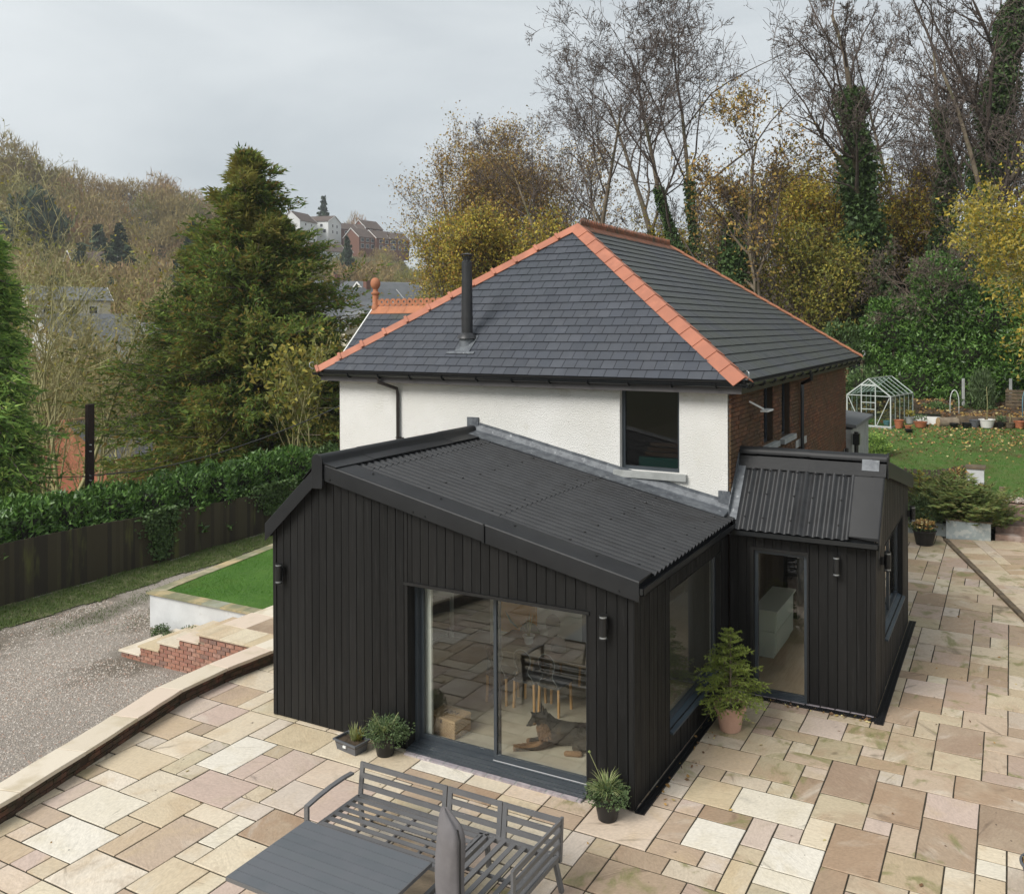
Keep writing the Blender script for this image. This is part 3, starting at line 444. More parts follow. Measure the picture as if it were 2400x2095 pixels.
SLAB_RECTS = "-2,8,0,10 0,8,2,10 -2,10,-1,12 -1,10,1,12 2,7,4,10 1,7,2,8 -1,6,1,8 1,5,3,7 0,5,1,6 0,3,3,5 0,2,1,3 1,2,3,3 1,0,2,2 3,4,4,6 3,6,4,7 3,2,5,4 4,4,5,5 2,0,5,2 4,5,6,8 4,8,5,10 5,8,8,10 6,7,7,8 6,5,7,7 7,5,9,8 5,3,8,5 5,1,7,3 8,3,10,4 8,4,9,5 9,4,11,6 7,2,9,3 9,1,10,3 1,-1,3,0 2,-2,3,-1 3,-2,6,0 5,0,6,1 6,-1,7,1 7,-1,9,2 6,-3,9,-1 5,-3,6,-2 9,0,10,1 10,0,12,2 10,2,12,4 9,-2,11,0 9,6,11,8 8,8,11,10 11,8,13,10 13,9,16,10 16,9,18,10 16,8,18,9 18,9,20,10 20,9,22,10 22,6,23,8 23,7,24,8 23,5,24,7 22,5,23,6 26,21,28,22 26,19,27,21 27,20,28,21 28,20,30,22 30,21,32,22 27,19,29,20 30,20,32,21 26,17,28,19 28,18,29,19 29,18,31,20 31,19,32,20 28,17,30,18 31,18,33,19 32,19,34,22 32,22,33,23 31,23,33,25 33,24,35,25 33,22,34,24 34,21,36,24 34,19,36,21 33,17,35,19 32,17,33,18 30,15,32,18 29,16,30,17 29,14,30,16 27,15,29,17 25,14,26,15 26,14,28,15 28,14,29,15 24,17,26,18 24,15,27,17 24,18,26,20 25,12,27,14 27,12,30,14 30,13,32,15 32,14,34,17 26,11,28,12 26,9,28,11 28,10,29,12 29,11,30,12 30,11,31,13 28,9,29,10 29,9,31,11 31,10,33,13 32,13,33,14 33,12,34,14 34,15,36,17 34,12,36,15 35,17,38,19 36,14,38,17 36,13,37,14 36,12,37,13 33,10,35,12 32,25,34,27 34,26,36,30 32,27,34,29 31,29,33,30 33,29,34,30 32,30,35,32 32,32,33,35 33,34,35,35 33,32,35,34 35,33,37,36 35,31,36,33 35,30,37,31 36,29,37,30 34,25,35,26 36,26,37,27 35,24,37,26 36,20,37,22 5,-20,7,-18 7,-20,9,-19 9,-20,12,-17 12,-20,15,-18 15,-20,16,-18 16,-20,18,-18 18,-20,21,-18 21,-20,23,-17 23,-20,26,-18 26,-20,28,-19 28,-20,29,-18 29,-20,31,-18 31,-20,33,-19 33,-20,36,-17 36,-20,39,-18 39,-20,41,-18 41,-20,44,-18 7,-19,8,-17 8,-19,9,-17 26,-19,28,-17 31,-19,33,-17 44,-19,46,-16 46,-19,48,-18 48,-19,50,-16 50,-19,53,-17 53,-19,54,-17 5,-18,7,-17 12,-18,13,-16 13,-18,15,-15 15,-18,17,-15 17,-18,20,-16 20,-18,21,-16 23,-18,25,-15 25,-18,26,-16 28,-18,30,-15 30,-18,31,-16 36,-18,38,-16 38,-18,40,-16 40,-18,42,-15 42,-18,44,-17 46,-18,47,-16 47,-18,48,-16 5,-17,7,-14 7,-17,9,-14 9,-17,11,-16 11,-17,12,-15 21,-17,23,-14 26,-17,28,-15 31,-17,33,-16 33,-17,35,-14 35,-17,36,-15 42,-17,44,-15 50,-17,53,-15 53,-17,54,-15 4,-16,5,-14 9,-16,11,-15 12,-16,13,-14 17,-16,19,-14 19,-16,21,-13 25,-16,26,-14 30,-16,32,-15 32,-16,33,-14 36,-16,37,-14 37,-16,39,-14 39,-16,40,-14 44,-16,45,-14 45,-16,46,-14 46,-16,48,-13 48,-16,50,-13 9,-15,11,-13 11,-15,12,-13 13,-15,15,-14 15,-15,17,-13 23,-15,25,-12 26,-15,29,-12 29,-15,31,-14 31,-15,32,-13 35,-15,36,-13 40,-15,43,-13 43,-15,44,-13 50,-15,53,-13 53,-15,54,-13 4,-14,6,-11 6,-14,9,-12 12,-14,14,-12 14,-14,15,-12 17,-14,19,-12 21,-14,23,-13 25,-14,26,-12 29,-14,31,-13 32,-14,34,-12 34,-14,35,-12 36,-14,39,-12 39,-14,40,-12 44,-14,46,-12 3,-13,4,-11 9,-13,11,-12 11,-13,12,-11 15,-13,17,-11 19,-13,21,-11 21,-13,23,-12 29,-13,31,-12 31,-13,32,-11 35,-13,36,-11 40,-13,42,-11 42,-13,43,-11 43,-13,44,-11 46,-13,48,-11 48,-13,50,-11 50,-13,52,-11 52,-13,54,-10 6,-12,9,-10 9,-12,10,-10 10,-12,11,-10 12,-12,14,-10 14,-12,15,-10 17,-12,19,-9 21,-12,24,-10 24,-12,27,-10 27,-12,30,-9 30,-12,31,-10 32,-12,35,-10 36,-12,38,-10 38,-12,39,-10 39,-12,40,-10 44,-12,46,-10 3,-11,4,-9 4,-11,5,-9 5,-11,6,-9 11,-11,12,-9 15,-11,17,-8 19,-11,20,-9 20,-11,21,-9 31,-11,32,-9 35,-11,36,-9 40,-11,42,-8 42,-11,44,-8 46,-11,48,-8 48,-11,50,-10 50,-11,52,-8 6,-10,8,-7 8,-10,10,-9 10,-10,11,-8 12,-10,14,-7 14,-10,15,-8 21,-10,23,-9 23,-10,25,-8 25,-10,27,-7 30,-10,31,-8 32,-10,34,-7 34,-10,35,-8 36,-10,37,-8 37,-10,39,-8 39,-10,40,-8 44,-10,46,-8 48,-10,50,-8 52,-10,54,-9 2,-9,4,-8 4,-9,6,-6 8,-9,10,-6 11,-9,12,-7 17,-9,20,-6 20,-9,22,-6 22,-9,23,-7 27,-9,29,-7 29,-9,30,-7 31,-9,32,-7 35,-9,36,-7 52,-9,53,-7 2,-8,4,-7 10,-8,11,-6 14,-8,17,-6 23,-8,25,-6 30,-8,31,-6 34,-8,35,-6 36,-8,38,-7 38,-8,41,-5 41,-8,43,-6 43,-8,44,-6 44,-8,46,-6 46,-8,48,-6 48,-8,50,-6 50,-8,51,-6 51,-8,52,-6 2,-7,4,-6 6,-7,8,-4 11,-7,12,-5 12,-7,14,-6 22,-7,23,-5 25,-7,27,-5 27,-7,29,-5 29,-7,30,-5 31,-7,33,-5 33,-7,34,-5 35,-7,37,-6 37,-7,38,-5 52,-7,53,-5 2,-6,4,-5 4,-6,6,-4 8,-6,10,-3 10,-6,11,-4 12,-6,14,-5 14,-6,16,-4 16,-6,19,-3 19,-6,21,-3 21,-6,22,-4 23,-6,25,-4 30,-6,31,-4 34,-6,35,-4 35,-6,37,-4 41,-6,44,-4 44,-6,46,-5 46,-6,48,-3 48,-6,51,-3 51,-6,52,-4 1,-5,3,-3 3,-5,4,-3 11,-5,14,-3 22,-5,23,-3 25,-5,27,-2 27,-5,28,-3 28,-5,30,-4 31,-5,33,-2 33,-5,34,-3 37,-5,39,-2 39,-5,40,-3 40,-5,41,-3 44,-5,46,-4 4,-4,6,-3 6,-4,8,-3 10,-4,11,-2 14,-4,16,-1 21,-4,22,-2 23,-4,25,-2 28,-4,30,-1 30,-4,31,-2 34,-4,36,-1 36,-4,37,-2 41,-4,43,-3 43,-4,44,-2 44,-4,46,-2 51,-4,52,-2 1,-3,2,-1 2,-3,4,-2 4,-3,5,-2 9,-3,10,-2 11,-3,13,-2 13,-3,14,-1 16,-3,18,-2 18,-3,20,-2 20,-3,21,-1 22,-3,23,-1 27,-3,28,-1 33,-3,34,-1 39,-3,42,-1 42,-3,43,-1 46,-3,49,-1 49,-3,51,-1 11,-2,12,0 12,-2,13,0 16,-2,18,0 18,-2,20,0 21,-2,22,0 23,-2,25,-1 25,-2,27,0 30,-2,33,1 36,-2,38,-1 38,-2,39,0 43,-2,45,1 45,-2,46,0 0,-1,1,1 13,-1,14,1 14,-1,16,1 20,-1,21,1 22,-1,25,1 27,-1,29,0 29,-1,30,1 33,-1,35,0 35,-1,38,1 39,-1,41,1 41,-1,43,0 46,-1,49,2 49,-1,51,2 12,0,13,2 16,0,18,1 18,0,20,2 21,0,22,2 25,0,27,2 27,0,29,1 33,0,35,2 38,0,39,2 41,0,42,2 42,0,43,2 45,0,46,2 0,1,1,2 13,1,15,3 15,1,17,3 17,1,18,3 20,1,21,3 22,1,24,2 24,1,25,3 27,1,29,3 29,1,31,3 31,1,33,2 35,1,37,3 37,1,38,3 39,1,41,2 43,1,45,4 -1,2,0,4 12,2,13,4 18,2,20,4 21,2,23,4 23,2,24,4 25,2,27,5 31,2,33,3 33,2,35,5 38,2,39,4 39,2,42,5 42,2,43,4 45,2,47,4 47,2,48,4 48,2,51,4 13,3,15,5 15,3,16,5 16,3,18,5 20,3,21,5 24,3,25,5 27,3,29,5 29,3,30,5 30,3,31,5 31,3,33,4 35,3,38,5 -1,4,0,6 11,4,13,7 18,4,20,6 21,4,23,5 23,4,24,5 31,4,33,5 38,4,39,6 42,4,45,7 45,4,48,6 48,4,50,5 13,5,15,6 15,5,17,6 17,5,18,7 20,5,22,8 24,5,27,7 27,5,29,7 29,5,32,8 32,5,33,7 33,5,36,7 36,5,37,7 37,5,38,7 39,5,42,7 48,5,49,7 -2,6,-1,8 13,6,14,8 14,6,16,7 16,6,17,8 18,6,20,8 38,6,39,8 45,6,47,8 47,6,48,8 11,7,13,8 14,7,16,8 17,7,18,8 24,7,26,8 26,7,28,8 28,7,29,9 32,7,33,9 33,7,35,9 35,7,37,10 37,7,38,9 39,7,40,9 40,7,43,10 43,7,45,8 48,7,49,8 13,8,15,9 15,8,16,9 18,8,20,9 20,8,22,9 22,8,25,11 25,8,27,9 27,8,28,9 29,8,31,9 31,8,32,10 38,8,39,10 43,8,46,10 46,8,49,10 25,9,26,11 32,9,34,10 34,9,35,10 37,9,38,11 39,9,40,11 1,10,2,12 2,10,5,12 5,10,7,11 7,10,9,11 9,10,11,11 11,10,13,11 13,10,15,11 15,10,17,11 17,10,19,11 19,10,21,11 21,10,22,11 35,10,36,12 36,10,37,12 38,10,39,12 40,10,42,13 42,10,44,11 44,10,46,13 46,10,49,12 23,11,25,12 25,11,26,12 37,11,38,13 39,11,40,13 42,11,43,13 43,11,44,13 -2,12,1,14 1,12,3,14 3,12,4,14 23,12,25,13 38,12,39,14 46,12,47,14 23,13,25,15 37,13,38,14 39,13,41,14 41,13,44,15 44,13,46,15 -2,14,-1,16 -1,14,0,16 0,14,2,15 2,14,4,15 38,14,41,16 46,14,47,15 0,15,2,17 2,15,4,18 23,15,24,17 41,15,44,18 44,15,47,18 -2,16,0,17 38,16,40,18 40,16,41,18 -2,17,1,19 1,17,2,19 23,17,24,19 2,18,4,20 38,18,41,21 41,18,43,21 43,18,45,20 -2,19,0,20 0,19,2,20 23,19,24,21 36,19,38,20 -2,20,0,23 0,20,3,22 3,20,4,22 24,20,26,23 37,20,38,22 43,20,46,22 23,21,24,23 38,21,41,24 41,21,43,22 0,22,2,23 2,22,4,23 26,22,28,23 28,22,29,24 29,22,31,23 31,22,32,23 36,22,38,24 41,22,44,25 24,23,26,24 26,23,28,24 29,23,31,24 37,24,39,25 39,24,41,27 31,25,32,27 37,25,39,27 41,25,43,27 31,27,32,29 36,27,39,29 39,27,40,29 40,27,42,30 42,27,43,28 37,29,39,30 39,29,40,31 31,30,32,32 37,30,39,32 40,30,42,32 36,31,37,33 39,31,40,33 31,32,32,34 37,32,39,35 40,32,41,34 39,33,40,35 31,34,32,36 40,34,41,35 32,35,35,38 37,35,40,37 31,36,32,38 35,36,36,38 36,36,37,38 37,37,39,38 39,37,40,38 24,38,27,40 27,38,30,40 30,38,33,40 33,38,35,41 35,38,37,41 37,38,39,41 24,40,27,42 27,40,28,42 28,40,29,42 29,40,31,41 31,40,33,43 29,41,31,43 33,41,34,43 34,41,36,43 36,41,38,42 38,41,39,42 24,42,25,44 25,42,26,44 26,42,29,44 36,42,38,45 29,43,31,46 31,43,33,46 33,43,36,45 24,44,26,45 26,44,28,45 28,44,29,46 24,45,26,48 26,45,28,46 33,45,35,47 35,45,38,47 26,46,28,48 28,46,30,49 30,46,32,48 32,46,33,48 33,47,36,49 36,47,37,49 24,48,27,50 27,48,28,50 30,48,32,49 32,48,33,50 28,49,31,51 31,49,32,51 33,49,34,51 34,49,35,51 35,49,36,51 24,50,27,52 27,50,28,52 32,50,33,52 28,51,29,53 29,51,31,53 31,51,32,53 33,51,36,53 24,52,26,55 26,52,27,54 27,52,28,54 32,52,33,54 28,53,31,55 31,53,32,55 33,53,35,54 26,54,27,56 27,54,28,56 32,54,34,57 34,54,35,55 24,55,26,57 28,55,30,57 30,55,32,58 26,56,27,58 27,56,28,58 24,57,26,60 28,57,30,59 32,57,34,60 26,58,27,60 27,58,28,60 30,58,32,61 28,59,29,61 29,59,30,61 24,60,26,62 26,60,28,63 32,60,33,62 28,61,31,63 31,61,32,63 24,62,25,64 25,62,26,64 26,63,28,66 28,63,31,65 31,63,32,65 24,64,26,65 24,65,26,66 28,65,30,66 30,65,31,67 24,66,27,68 27,66,29,68 29,66,30,68 30,67,31,68"
SLAB_HINTS = {77: 'brown', 98: 'brown', 90: 'brown', 104: 'brown', 103: 'brown', 73: 'brown', 41: 'brown', 504: 'tan', 48: 'brown', 110: 'pink', 23: 'pink', 58: 'pink', 93: 'pink', 94: 'pink', 99: 'pink', 12: 'pink', 0: 'pink', 24: 'pink', 1: 'pink', 78: 'white', 97: 'white', 106: 'white', 8: 'white', 33: 'white', 21: 'white', 509: 'white', 17: 'white', 30: 'white', 18: 'white', 46: 'white', 88: 'white', 92: 'white', 9: 'tan', 20: 'tan', 87: 'tan', 493: 'tan', 25: 'tan', 42: 'tan'}
# ------------------------------------------------------------------ terrain
rng = np.random.default_rng(3)
def ridge_r(th): return np.interp(th, [-60, 30, 41, 50, 60, 90, 150], [420, 420, 366, 310, 300, 300, 300])
def ridge_z(th): return np.interp(th, [-60, 20, 30, 36, 38, 41.5, 44, 47, 50, 54, 60, 75, 120, 180], [26, 28, 32, 40, 44, 45.5, 43.5, 42, 44, 46, 49, 52, 30, 10])
def hterr(x, y):
    x = np.asarray(x, float); y = np.asarray(y, float)
    r = np.hypot(x - 4.1, y + 9.7); th = np.degrees(np.arctan2(-(x - 4.1), y + 9.7))
    rr, rz = ridge_r(th), ridge_z(th)
    zl = np.interp(r, [0, 24, 40, 62, 95, 150], [-1.3, -1.9, -4.5, -6.5, -2.5, 3.0])
    pa = np.interp(r, [150, 180, 260, 317, 350, 363, 385, 600, 1500], [2.5, 6.5, 14.0, 27.5, 34.8, 40.8, 42.5, 38, 20])
    tl = np.clip((r - 246) / np.maximum(rr - 246, 1), 0, 1); pb_ = np.where(r < 246, np.interp(r, [150, 246], [3, 16.5]), 16.5 + (rz - 16.5) * tl ** .9) - np.maximum(r - rr, 0) * .04
    kk = smoothstep(43.5, 47.5, th); zl = np.where(r > 150, pa * (1 - kk) + pb_ * kk, zl)
    zl = np.where(x > -17.3, -.95, -.95 + (zl + .95) * smoothstep(17.3, 23, -x))
    zg = np.interp(y, [-30, 17.8, 18.8, 28, 36, 60, 110, 400, 700], [-1.2, -1.2, .45, 1.3, 2.6, 9.6, 13, 26, 26])
    k = smoothstep(36.2, 39.5, th) * smoothstep(-7.5, -11, x) 
    k = np.where(th > 90, 1, k); k = np.where(y < 14, 1, k)
    z = zg * (1 - k) + zl * k
    z = np.where((x > -9) & (y < 17.5), -1.2, z)
    bump = (np.sin(x * .13 + y * .07) + np.sin(x * .05 - y * .11)) * .35 * smoothstep(60, 160, r)
    return z + bump
th = np.radians(np.concatenate([np.linspace(-60, -5, 40), np.linspace(-4, 64, 240), np.linspace(65, 299, 90)]))
rs = np.concatenate([np.linspace(.5, 60, 70), np.geomspace(62, 1500, 70)])
TH, RS = np.meshgrid(th, rs); GX = 4.1 - RS * np.sin(TH); GY = -9.7 + RS * np.cos(TH); GZ = hterr(GX, GY)
nr, na = TH.shape; idx = np.arange(nr * na).reshape(nr, na)
Fq = np.stack([idx[:-1, :], idx[1:, :], np.roll(idx, -1, 1)[1:, :], np.roll(idx, -1, 1)[:-1, :]], -1).reshape(-1, 4)
terrain = fastmesh('terrain', np.stack([GX, GY, GZ], -1).reshape(-1, 3), Fq, 'hillground', smooth=True); struct(terrain)

# ------------------------------------------------------------------ patio
def GXI(i): return float(np.interp(i, [-20, 9, 22, 60], [-7.04 - .305 * 20, -7.04 + .305 * 9, 1.94 - .305 * 8, 1.94 + .305 * 30]))
def GYJ(j): return -3.11 + .305 * j
INN = [(-5.2, -9), (-6.2, -5.4), (-6.55, -4.05), (-6.74, -3.36), (-7.0, -2.35), (-7.27, -1.38), (-7.54, -.41), (-7.59, .51), (-7.51, 1.41), (-7.45, 2.3), (-7.4, 4.0)]
def innx(y): return float(np.interp(y, [p[1] for p in INN], [p[0] for p in INN]))
def kerbx(y): return 2.44 + (16.18 - y) * 1.91 / 6.43
pb = MB(); pts = [(p[0] - .1, p[1], -.20) for p in INN] + [(-7.4, 4.2, -.20), (-7.4, 16, -.20), (.3, 16, -.20), (.3, 17.6, -.20), (7.5, 17.6, -.20), (11, 12, -.20), (11, -9, -.20)]
pb.prism(pts, (0, 0, .189)); patio = struct(build('patio', pb, 'joint'))
def clip_slab(poly):
    cy = sum(p[1] for p in poly) / len(poly)
    for (x0, y0), (x1, y1) in zip(INN[:-1], INN[1:]):
        if y0 - .25 <= cy <= y1 + .25:
            poly = clip(poly, lambda p: (p[0] - x0 + .04) * (y1 - y0) - (p[1] - y0) * (x1 - x0))
            if len(poly) < 3: return []
    return poly
def slab_mb(poly, z0, z1, cx, cy, irr=.004, rough=True):
    """a riven slab: slightly wandering edges with a worn top edge"""
    P = []
    for i in range(len(poly)):
        a, b = poly[i], poly[(i + 1) % len(poly)]
        L = math.hypot(b[0] - a[0], b[1] - a[1]); n = max(1, int(L / .22)) if rough else 1
        for k in range(n):
            t = k / n; j = irr if k else irr * .5
            P.append((a[0] + (b[0] - a[0]) * t + random.uniform(-j, j), a[1] + (b[1] - a[1]) * t + random.uniform(-j, j)))
    n = len(P); mb = MB()
    tilt = (random.uniform(-.004, .004), random.uniform(-.004, .004))
    zt = lambda p: z1 + (p[0] - cx) * tilt[0] + (p[1] - cy) * tilt[1]
    V = [(p[0], p[1], z0) for p in P] + [(p[0], p[1], zt(p) - .0045) for p in P] + [(cx + (p[0] - cx) * .985, cy + (p[1] - cy) * .985, zt(p)) for p in P]
    F = [tuple(range(2 * n, 3 * n))]
    for k in range(n):
        l = (k + 1) % n; F.append((k, l, n + l, n + k)); F.append((n + k, n + l, 2 * n + l, 2 * n + k))
    return mb.add(V, F)
HINTCOL = dict(brown=[(.36, .25, .165), (.33, .235, .165), (.31, .225, .155)], pink=[(.53, .42, .35), (.50, .385, .32), (.54, .44, .365)], white=[(.68, .63, .53), (.70, .65, .56), (.66, .60, .49)], tan=[(.56, .46, .31), (.54, .44, .29), (.57, .47, .33)])
for k_, cols in HINTCOL.items():
    c2 = {'brown': (.45, .36, .26), 'pink': (.46, .38, .28), 'white': (.58, .51, .38), 'tan': (.46, .34, .21)}[k_]
    M['slab_' + k_] = slabmat('sandstone_' + k_, cols, c2, tuple(c * .62 for c in cols[0]))
slabs = []
for n, q in enumerate(SLAB_RECTS.split()):
    i0, j0, i1, j1 = map(int, q.split(','))
    x0, y0, x1, y1 = GXI(i0), GYJ(j0), GXI(i1), GYJ(j1); g = .0085
    h = .0125; poly = [(x0 + g, y0 + h), (x1 - g, y0 + h), (x1 - g, y1 - h), (x0 + g, y1 - h)]
    poly = clip_slab(poly)
    if x1 > kerbx(y0) - .2: poly = clip(poly, lambda p: (kerbx(p[1]) + .02) - p[0]) if poly else poly
    if len(poly) < 3: continue
    cx = sum(p[0] for p in poly) / len(poly); cy = sum(p[1] for p in poly) / len(poly)
    dep = -(cx - 4.1) * .449 + (cy + 9.7) * .893; lat = (cx - 4.1) * .893 + (cy + 9.7) * .449
    seen = dep > 3 and (778 - 5.94 * -2020 / dep) < 2160 and -1400 < lat / dep * 2020 < 1100
    slabs.append((n, poly, cx, cy, dep, seen, (x1 - x0) * (y1 - y0) / max(dep, 1) ** 2))
vis = [s for s in slabs if s[5]]; vis.sort(key=lambda s: -s[6]); top = set(s[0] for s in vis[:262])
rest_main = MB()
for n, poly, cx, cy, dep, seen, sz in slabs:
    mb = slab_mb(poly, -.028, random.uniform(-.002, .003), cx, cy)
    if n in top:
        h = SLAB_HINTS.get(n); damp = (cx > -.2 and (cy > 2.2 or random.random() < .5)) or (cx > -.9 and random.random() < .25)
        build('paving_slab', mb, ('slab_' + h) if h else ('slab_damp' if damp else 'slab'), patio)
    else: rest_main.add(mb.v, mb.f)
M['slab_rest'] = slabmat('distant_sandstone', [tuple(c * .85 for c in q_) for q_ in SLABS], (.42, .33, .2), (.25, .20, .13), moss=.7, const=False)

# the rotated terrace beyond the angled kerb
ang = math.atan2(1.91, 6.43); ca, sa = math.cos(ang), math.sin(ang)
def rot(u, v): return (2.5 + u * ca + v * sa, 16.1 + u * sa * 1 - v * ca)   # u away from the kerb, v along it towards the viewer
occ = set(); random.seed(21)
kb = MB()
for v0 in np.arange(0, 24.0, .9):
    a, b = v0 + .004, v0 + .896
    kb_ = MB(); kb_.prism([(*rot(-.06, a), -.03), (*rot(.06, a), -.03), (*rot(.06, b), -.03), (*rot(-.06, b), -.03)], (0, 0, .085))
    build('kerb_stone', kb_, 'timber', patio)
cnt = 0
for j in range(0, 78):
    for i in range(0, 26):
        if (i, j) in occ: continue
        op = [(a, b) for a, b, w_ in ((3, 2, 4), (2, 3, 3), (2, 2, 3), (2, 1, 3), (1, 2, 2), (3, 3, 2)) for _ in range(w_) if all((i + c, j + d) not in occ for c in range(a) for d in range(b))] or [(1, 1)]
        a, b = random.choice(op)
        for c in range(a):
            for d in range(b): occ.add((i + c, j + d))
        m_ = .305; g = .007
        P = [rot(.065 + i * m_ + g, j * m_ + g), rot(.065 + (i + a) * m_ - g, j * m_ + g), rot(.065 + (i + a) * m_ - g, (j + b) * m_ - g), rot(.065 + i * m_ + g, (j + b) * m_ - g)][::-1]
        P = clip(P, lambda p: 16.95 - p[1])
        P = clip(P, lambda p: 10.9 - p[0]) if len(P) > 2 else P
        if len(P) < 3: continue
        cx = sum(p[0] for p in P) / len(P); cy = sum(p[1] for p in P) / len(P)
        mb = slab_mb(P, -.028, .045 + random.uniform(-.002, .003), cx, cy, rough=False)
        if cx < 4.8 and cy > 8.8 and cnt < 36: build('paving_slab', mb, 'slab_damp', patio); cnt += 1
        else: rest_main.add(mb.v, mb.f)
o = build('paving_slabs_rest', rest_main, 'slab_rest', patio); o['kind'] = 'stuff'; o.name = 'paving'

# channel drain round the black walls, with its slots
for name, a, b, ax in (('channel_drain', (.012, -.02), (.135, 3.80), 'y'), ('channel_drain', (.135, 3.80), (2.29, 3.92), 'x'), ('channel_drain', (2.29, 3.74), (2.42, 8.75), 'y')):
    t = thing(name, {0: ''}.get(1, '') or ('black slotted drain along the long window wall' if a[0] < .1 else ('black slotted drain below the glazed kitchen door' if ax == 'x' else 'black slotted drain along the porch side wall')), 'drain', (a[0], a[1], 0))
    mb = MB().box(a[0], a[1], -.01, b[0], b[1], .006); build('channel', mb, 'black_back', t)
    mb = MB()
    L0, L1 = (a[1], b[1]) if ax == 'y' else (a[0], b[0]); p = L0
    while p < L1 - .012:
        if ax == 'y': mb.box(a[0] + .012, p, .004, b[0] - .012, p + .014, .014)
        else: mb.box(p, a[1] + .012, .004, p + .014, b[1] - .012, .014)
        p += .028
    if ax == 'y': mb.box(a[0], L0, .004, a[0] + .012, L1, .016); mb.box(b[0] - .012, L0, .004, b[0], L1, .016); mb.box((a[0] + b[0]) / 2 - .004, L0, .006, (a[0] + b[0]) / 2 + .004, L1, .0155)
    else: mb.box(L0, a[1], .004, L1, a[1] + .012, .016); mb.box(L0, b[1] - .012, .004, L1, b[1], .016)
    build('grating', mb, 'drain', t)

# ------------------------------------------------------------------ gravel drive, verge, lawn
ZG = -.55
def gridsheet(name, x0, y0, x1, y1, st, zf, m, inside=None, kind='structure'):
    nx = int((x1 - x0) / st) + 1; ny = int((y1 - y0) / st) + 1
    X_, Y_ = np.meshgrid(np.linspace(x0, x1, nx), np.linspace(y0, y1, ny)); Z_ = zf(X_, Y_)
    id_ = np.arange(nx * ny).reshape(ny, nx); F = np.stack([id_[:-1, :-1], id_[:-1, 1:], id_[1:, 1:], id_[1:, :-1]], -1).reshape(-1, 4)
    if inside is not None:
        C = ((X_[:-1, :-1] + X_[1:, 1:]) / 2, (Y_[:-1, :-1] + Y_[1:, 1:]) / 2); F = F[inside(*C).ravel()]
    o = fastmesh(name, np.stack([X_, Y_, Z_], -1).reshape(-1, 3), F, m, smooth=True); o['kind'] = kind; return o
def wob(x, y, s=1.): return (np.sin(x * 2.1 * s + y * 1.3) + np.sin(x * .9 - y * 2.7 * s) + np.sin(x * 5.3 * s + 1) * .4 * np.sin(y * 4.1)) / 2.4
drive_z = lambda x, y: ZG + .018 * wob(x, y) 
IX = lambda y: np.interp(y, [p[1] for p in INN], [p[0] for p in INN]) - .25
gridsheet('gravel_drive', -17.3, -12, -5.4, 24, .25, drive_z, 'gravel', inside=lambda x, y: (x < IX(y)) & ~((y > 2.9) & (x > -12.4)))
def inpoly(x, y, P):
    x = np.asarray(x); ins = np.zeros(x.shape, bool); n = len(P)
    for i in range(n):
        (x0, y0), (x1, y1) = P[i], P[(i + 1) % n]
        if y0 == y1: continue
        c = ((y0 > y) != (y1 > y)) & (x < (x1 - x0) * (y - y0) / (y1 - y0) + x0); ins ^= c
    return ins
VERGE = [(-16.85, -12), (-15.5, -12), (-15.35, -2), (-15.29, 1.23), (-15.28, 2.16), (-15.26, 3.31), (-15.36, 4.78), (-15.35, 6.71), (-15.6, 9.24), (-15.6, 24), (-16.85, 24)]
MID = [(-13.95, 1.55), (-14.3, 1.72), (-14.54, 2.42), (-14.77, 3.67), (-14.85, 6), (-14.9, 12), (-14.9, 24), (-14.2, 24), (-14.2, 12), (-14.15, 6), (-14.09, 3.88), (-13.9, 2.95), (-13.82, 2.24)]
NEAR = [(-13.15, 2.0), (-13.5, 2.9), (-13.55, 5), (-13.6, 24), (-13.3, 24), (-13.25, 7), (-12.85, 3.4), (-12.62, 2.7), (-11.9, 2.65), (-12.2, 2.25)]
def wedge(x, y): return .10 * wob(x * 1.7, y * 1.7) 
for P, nm in ((VERGE, 'grass_verge'),):
    xs = [p[0] for p in P]; ys = [p[1] for p in P]
    gridsheet(nm, min(xs) - .2, min(ys), max(xs) + .2, max(ys), .09, lambda x, y: ZG + .022 + .018 * wob(x, y) + .01 * wob(x * 4, y * 4), 'verge', inside=lambda x, y, P=P: inpoly(x + wedge(x, y), y + wedge(y, x), P) & ~((x > -12.75) & (y > 2.62)))
def blades(name, n, region, zf, h, m, sample, lean=.5, keep=None, wdt=.25):
    P = sample(n); P = P[region(P[:, 0], P[:, 1])]
    if keep is not None: P = P[keep(P)]
    z = zf(P[:, 0], P[:, 1]); n = len(P); hh = h * (.5 + rng.random(n)); a_ = rng.random(n) * 6.283; w_ = hh * wdt
    dx, dy = np.cos(a_) * w_ / 2, np.sin(a_) * w_ / 2; l = rng.normal(size=(n, 2)) * (hh * lean)[:, None]
    A = np.stack([P[:, 0] - dx, P[:, 1] - dy, z - .003], -1); B = np.stack([P[:, 0] + dx, P[:, 1] + dy, z - .003], -1); T = np.stack([P[:, 0] + l[:, 0], P[:, 1] + l[:, 1], z + hh], -1)
    o = fastmesh(name, np.stack([A, B, T], 1).reshape(-1, 3), np.arange(3 * n).reshape(n, 3), m); o['kind'] = 'stuff'; return o
def boxs(x0, y0, x1, y1): return lambda n: np.stack([rng.uniform(x0, x1, n), rng.uniform(y0, y1, n)], -1)
vz = lambda x, y: ZG + .022 + .018 * wob(x, y)
blades('verge_grass', 34000, lambda x, y: inpoly(x + rng.normal(size=len(x)) * .13 + wedge(x, y) * 1.5, y, VERGE), vz, .05, 'vblade', boxs(-16.85, -2, -15.1, 13))
blades('strip_grass', 16000, lambda x, y: inpoly(x + rng.normal(size=len(x)) * .15 + wedge(x, y) * 2, y + rng.normal(size=len(x)) * .2, MID), vz, .035, 'vblade', boxs(-15, 1.5, -13.7, 13))
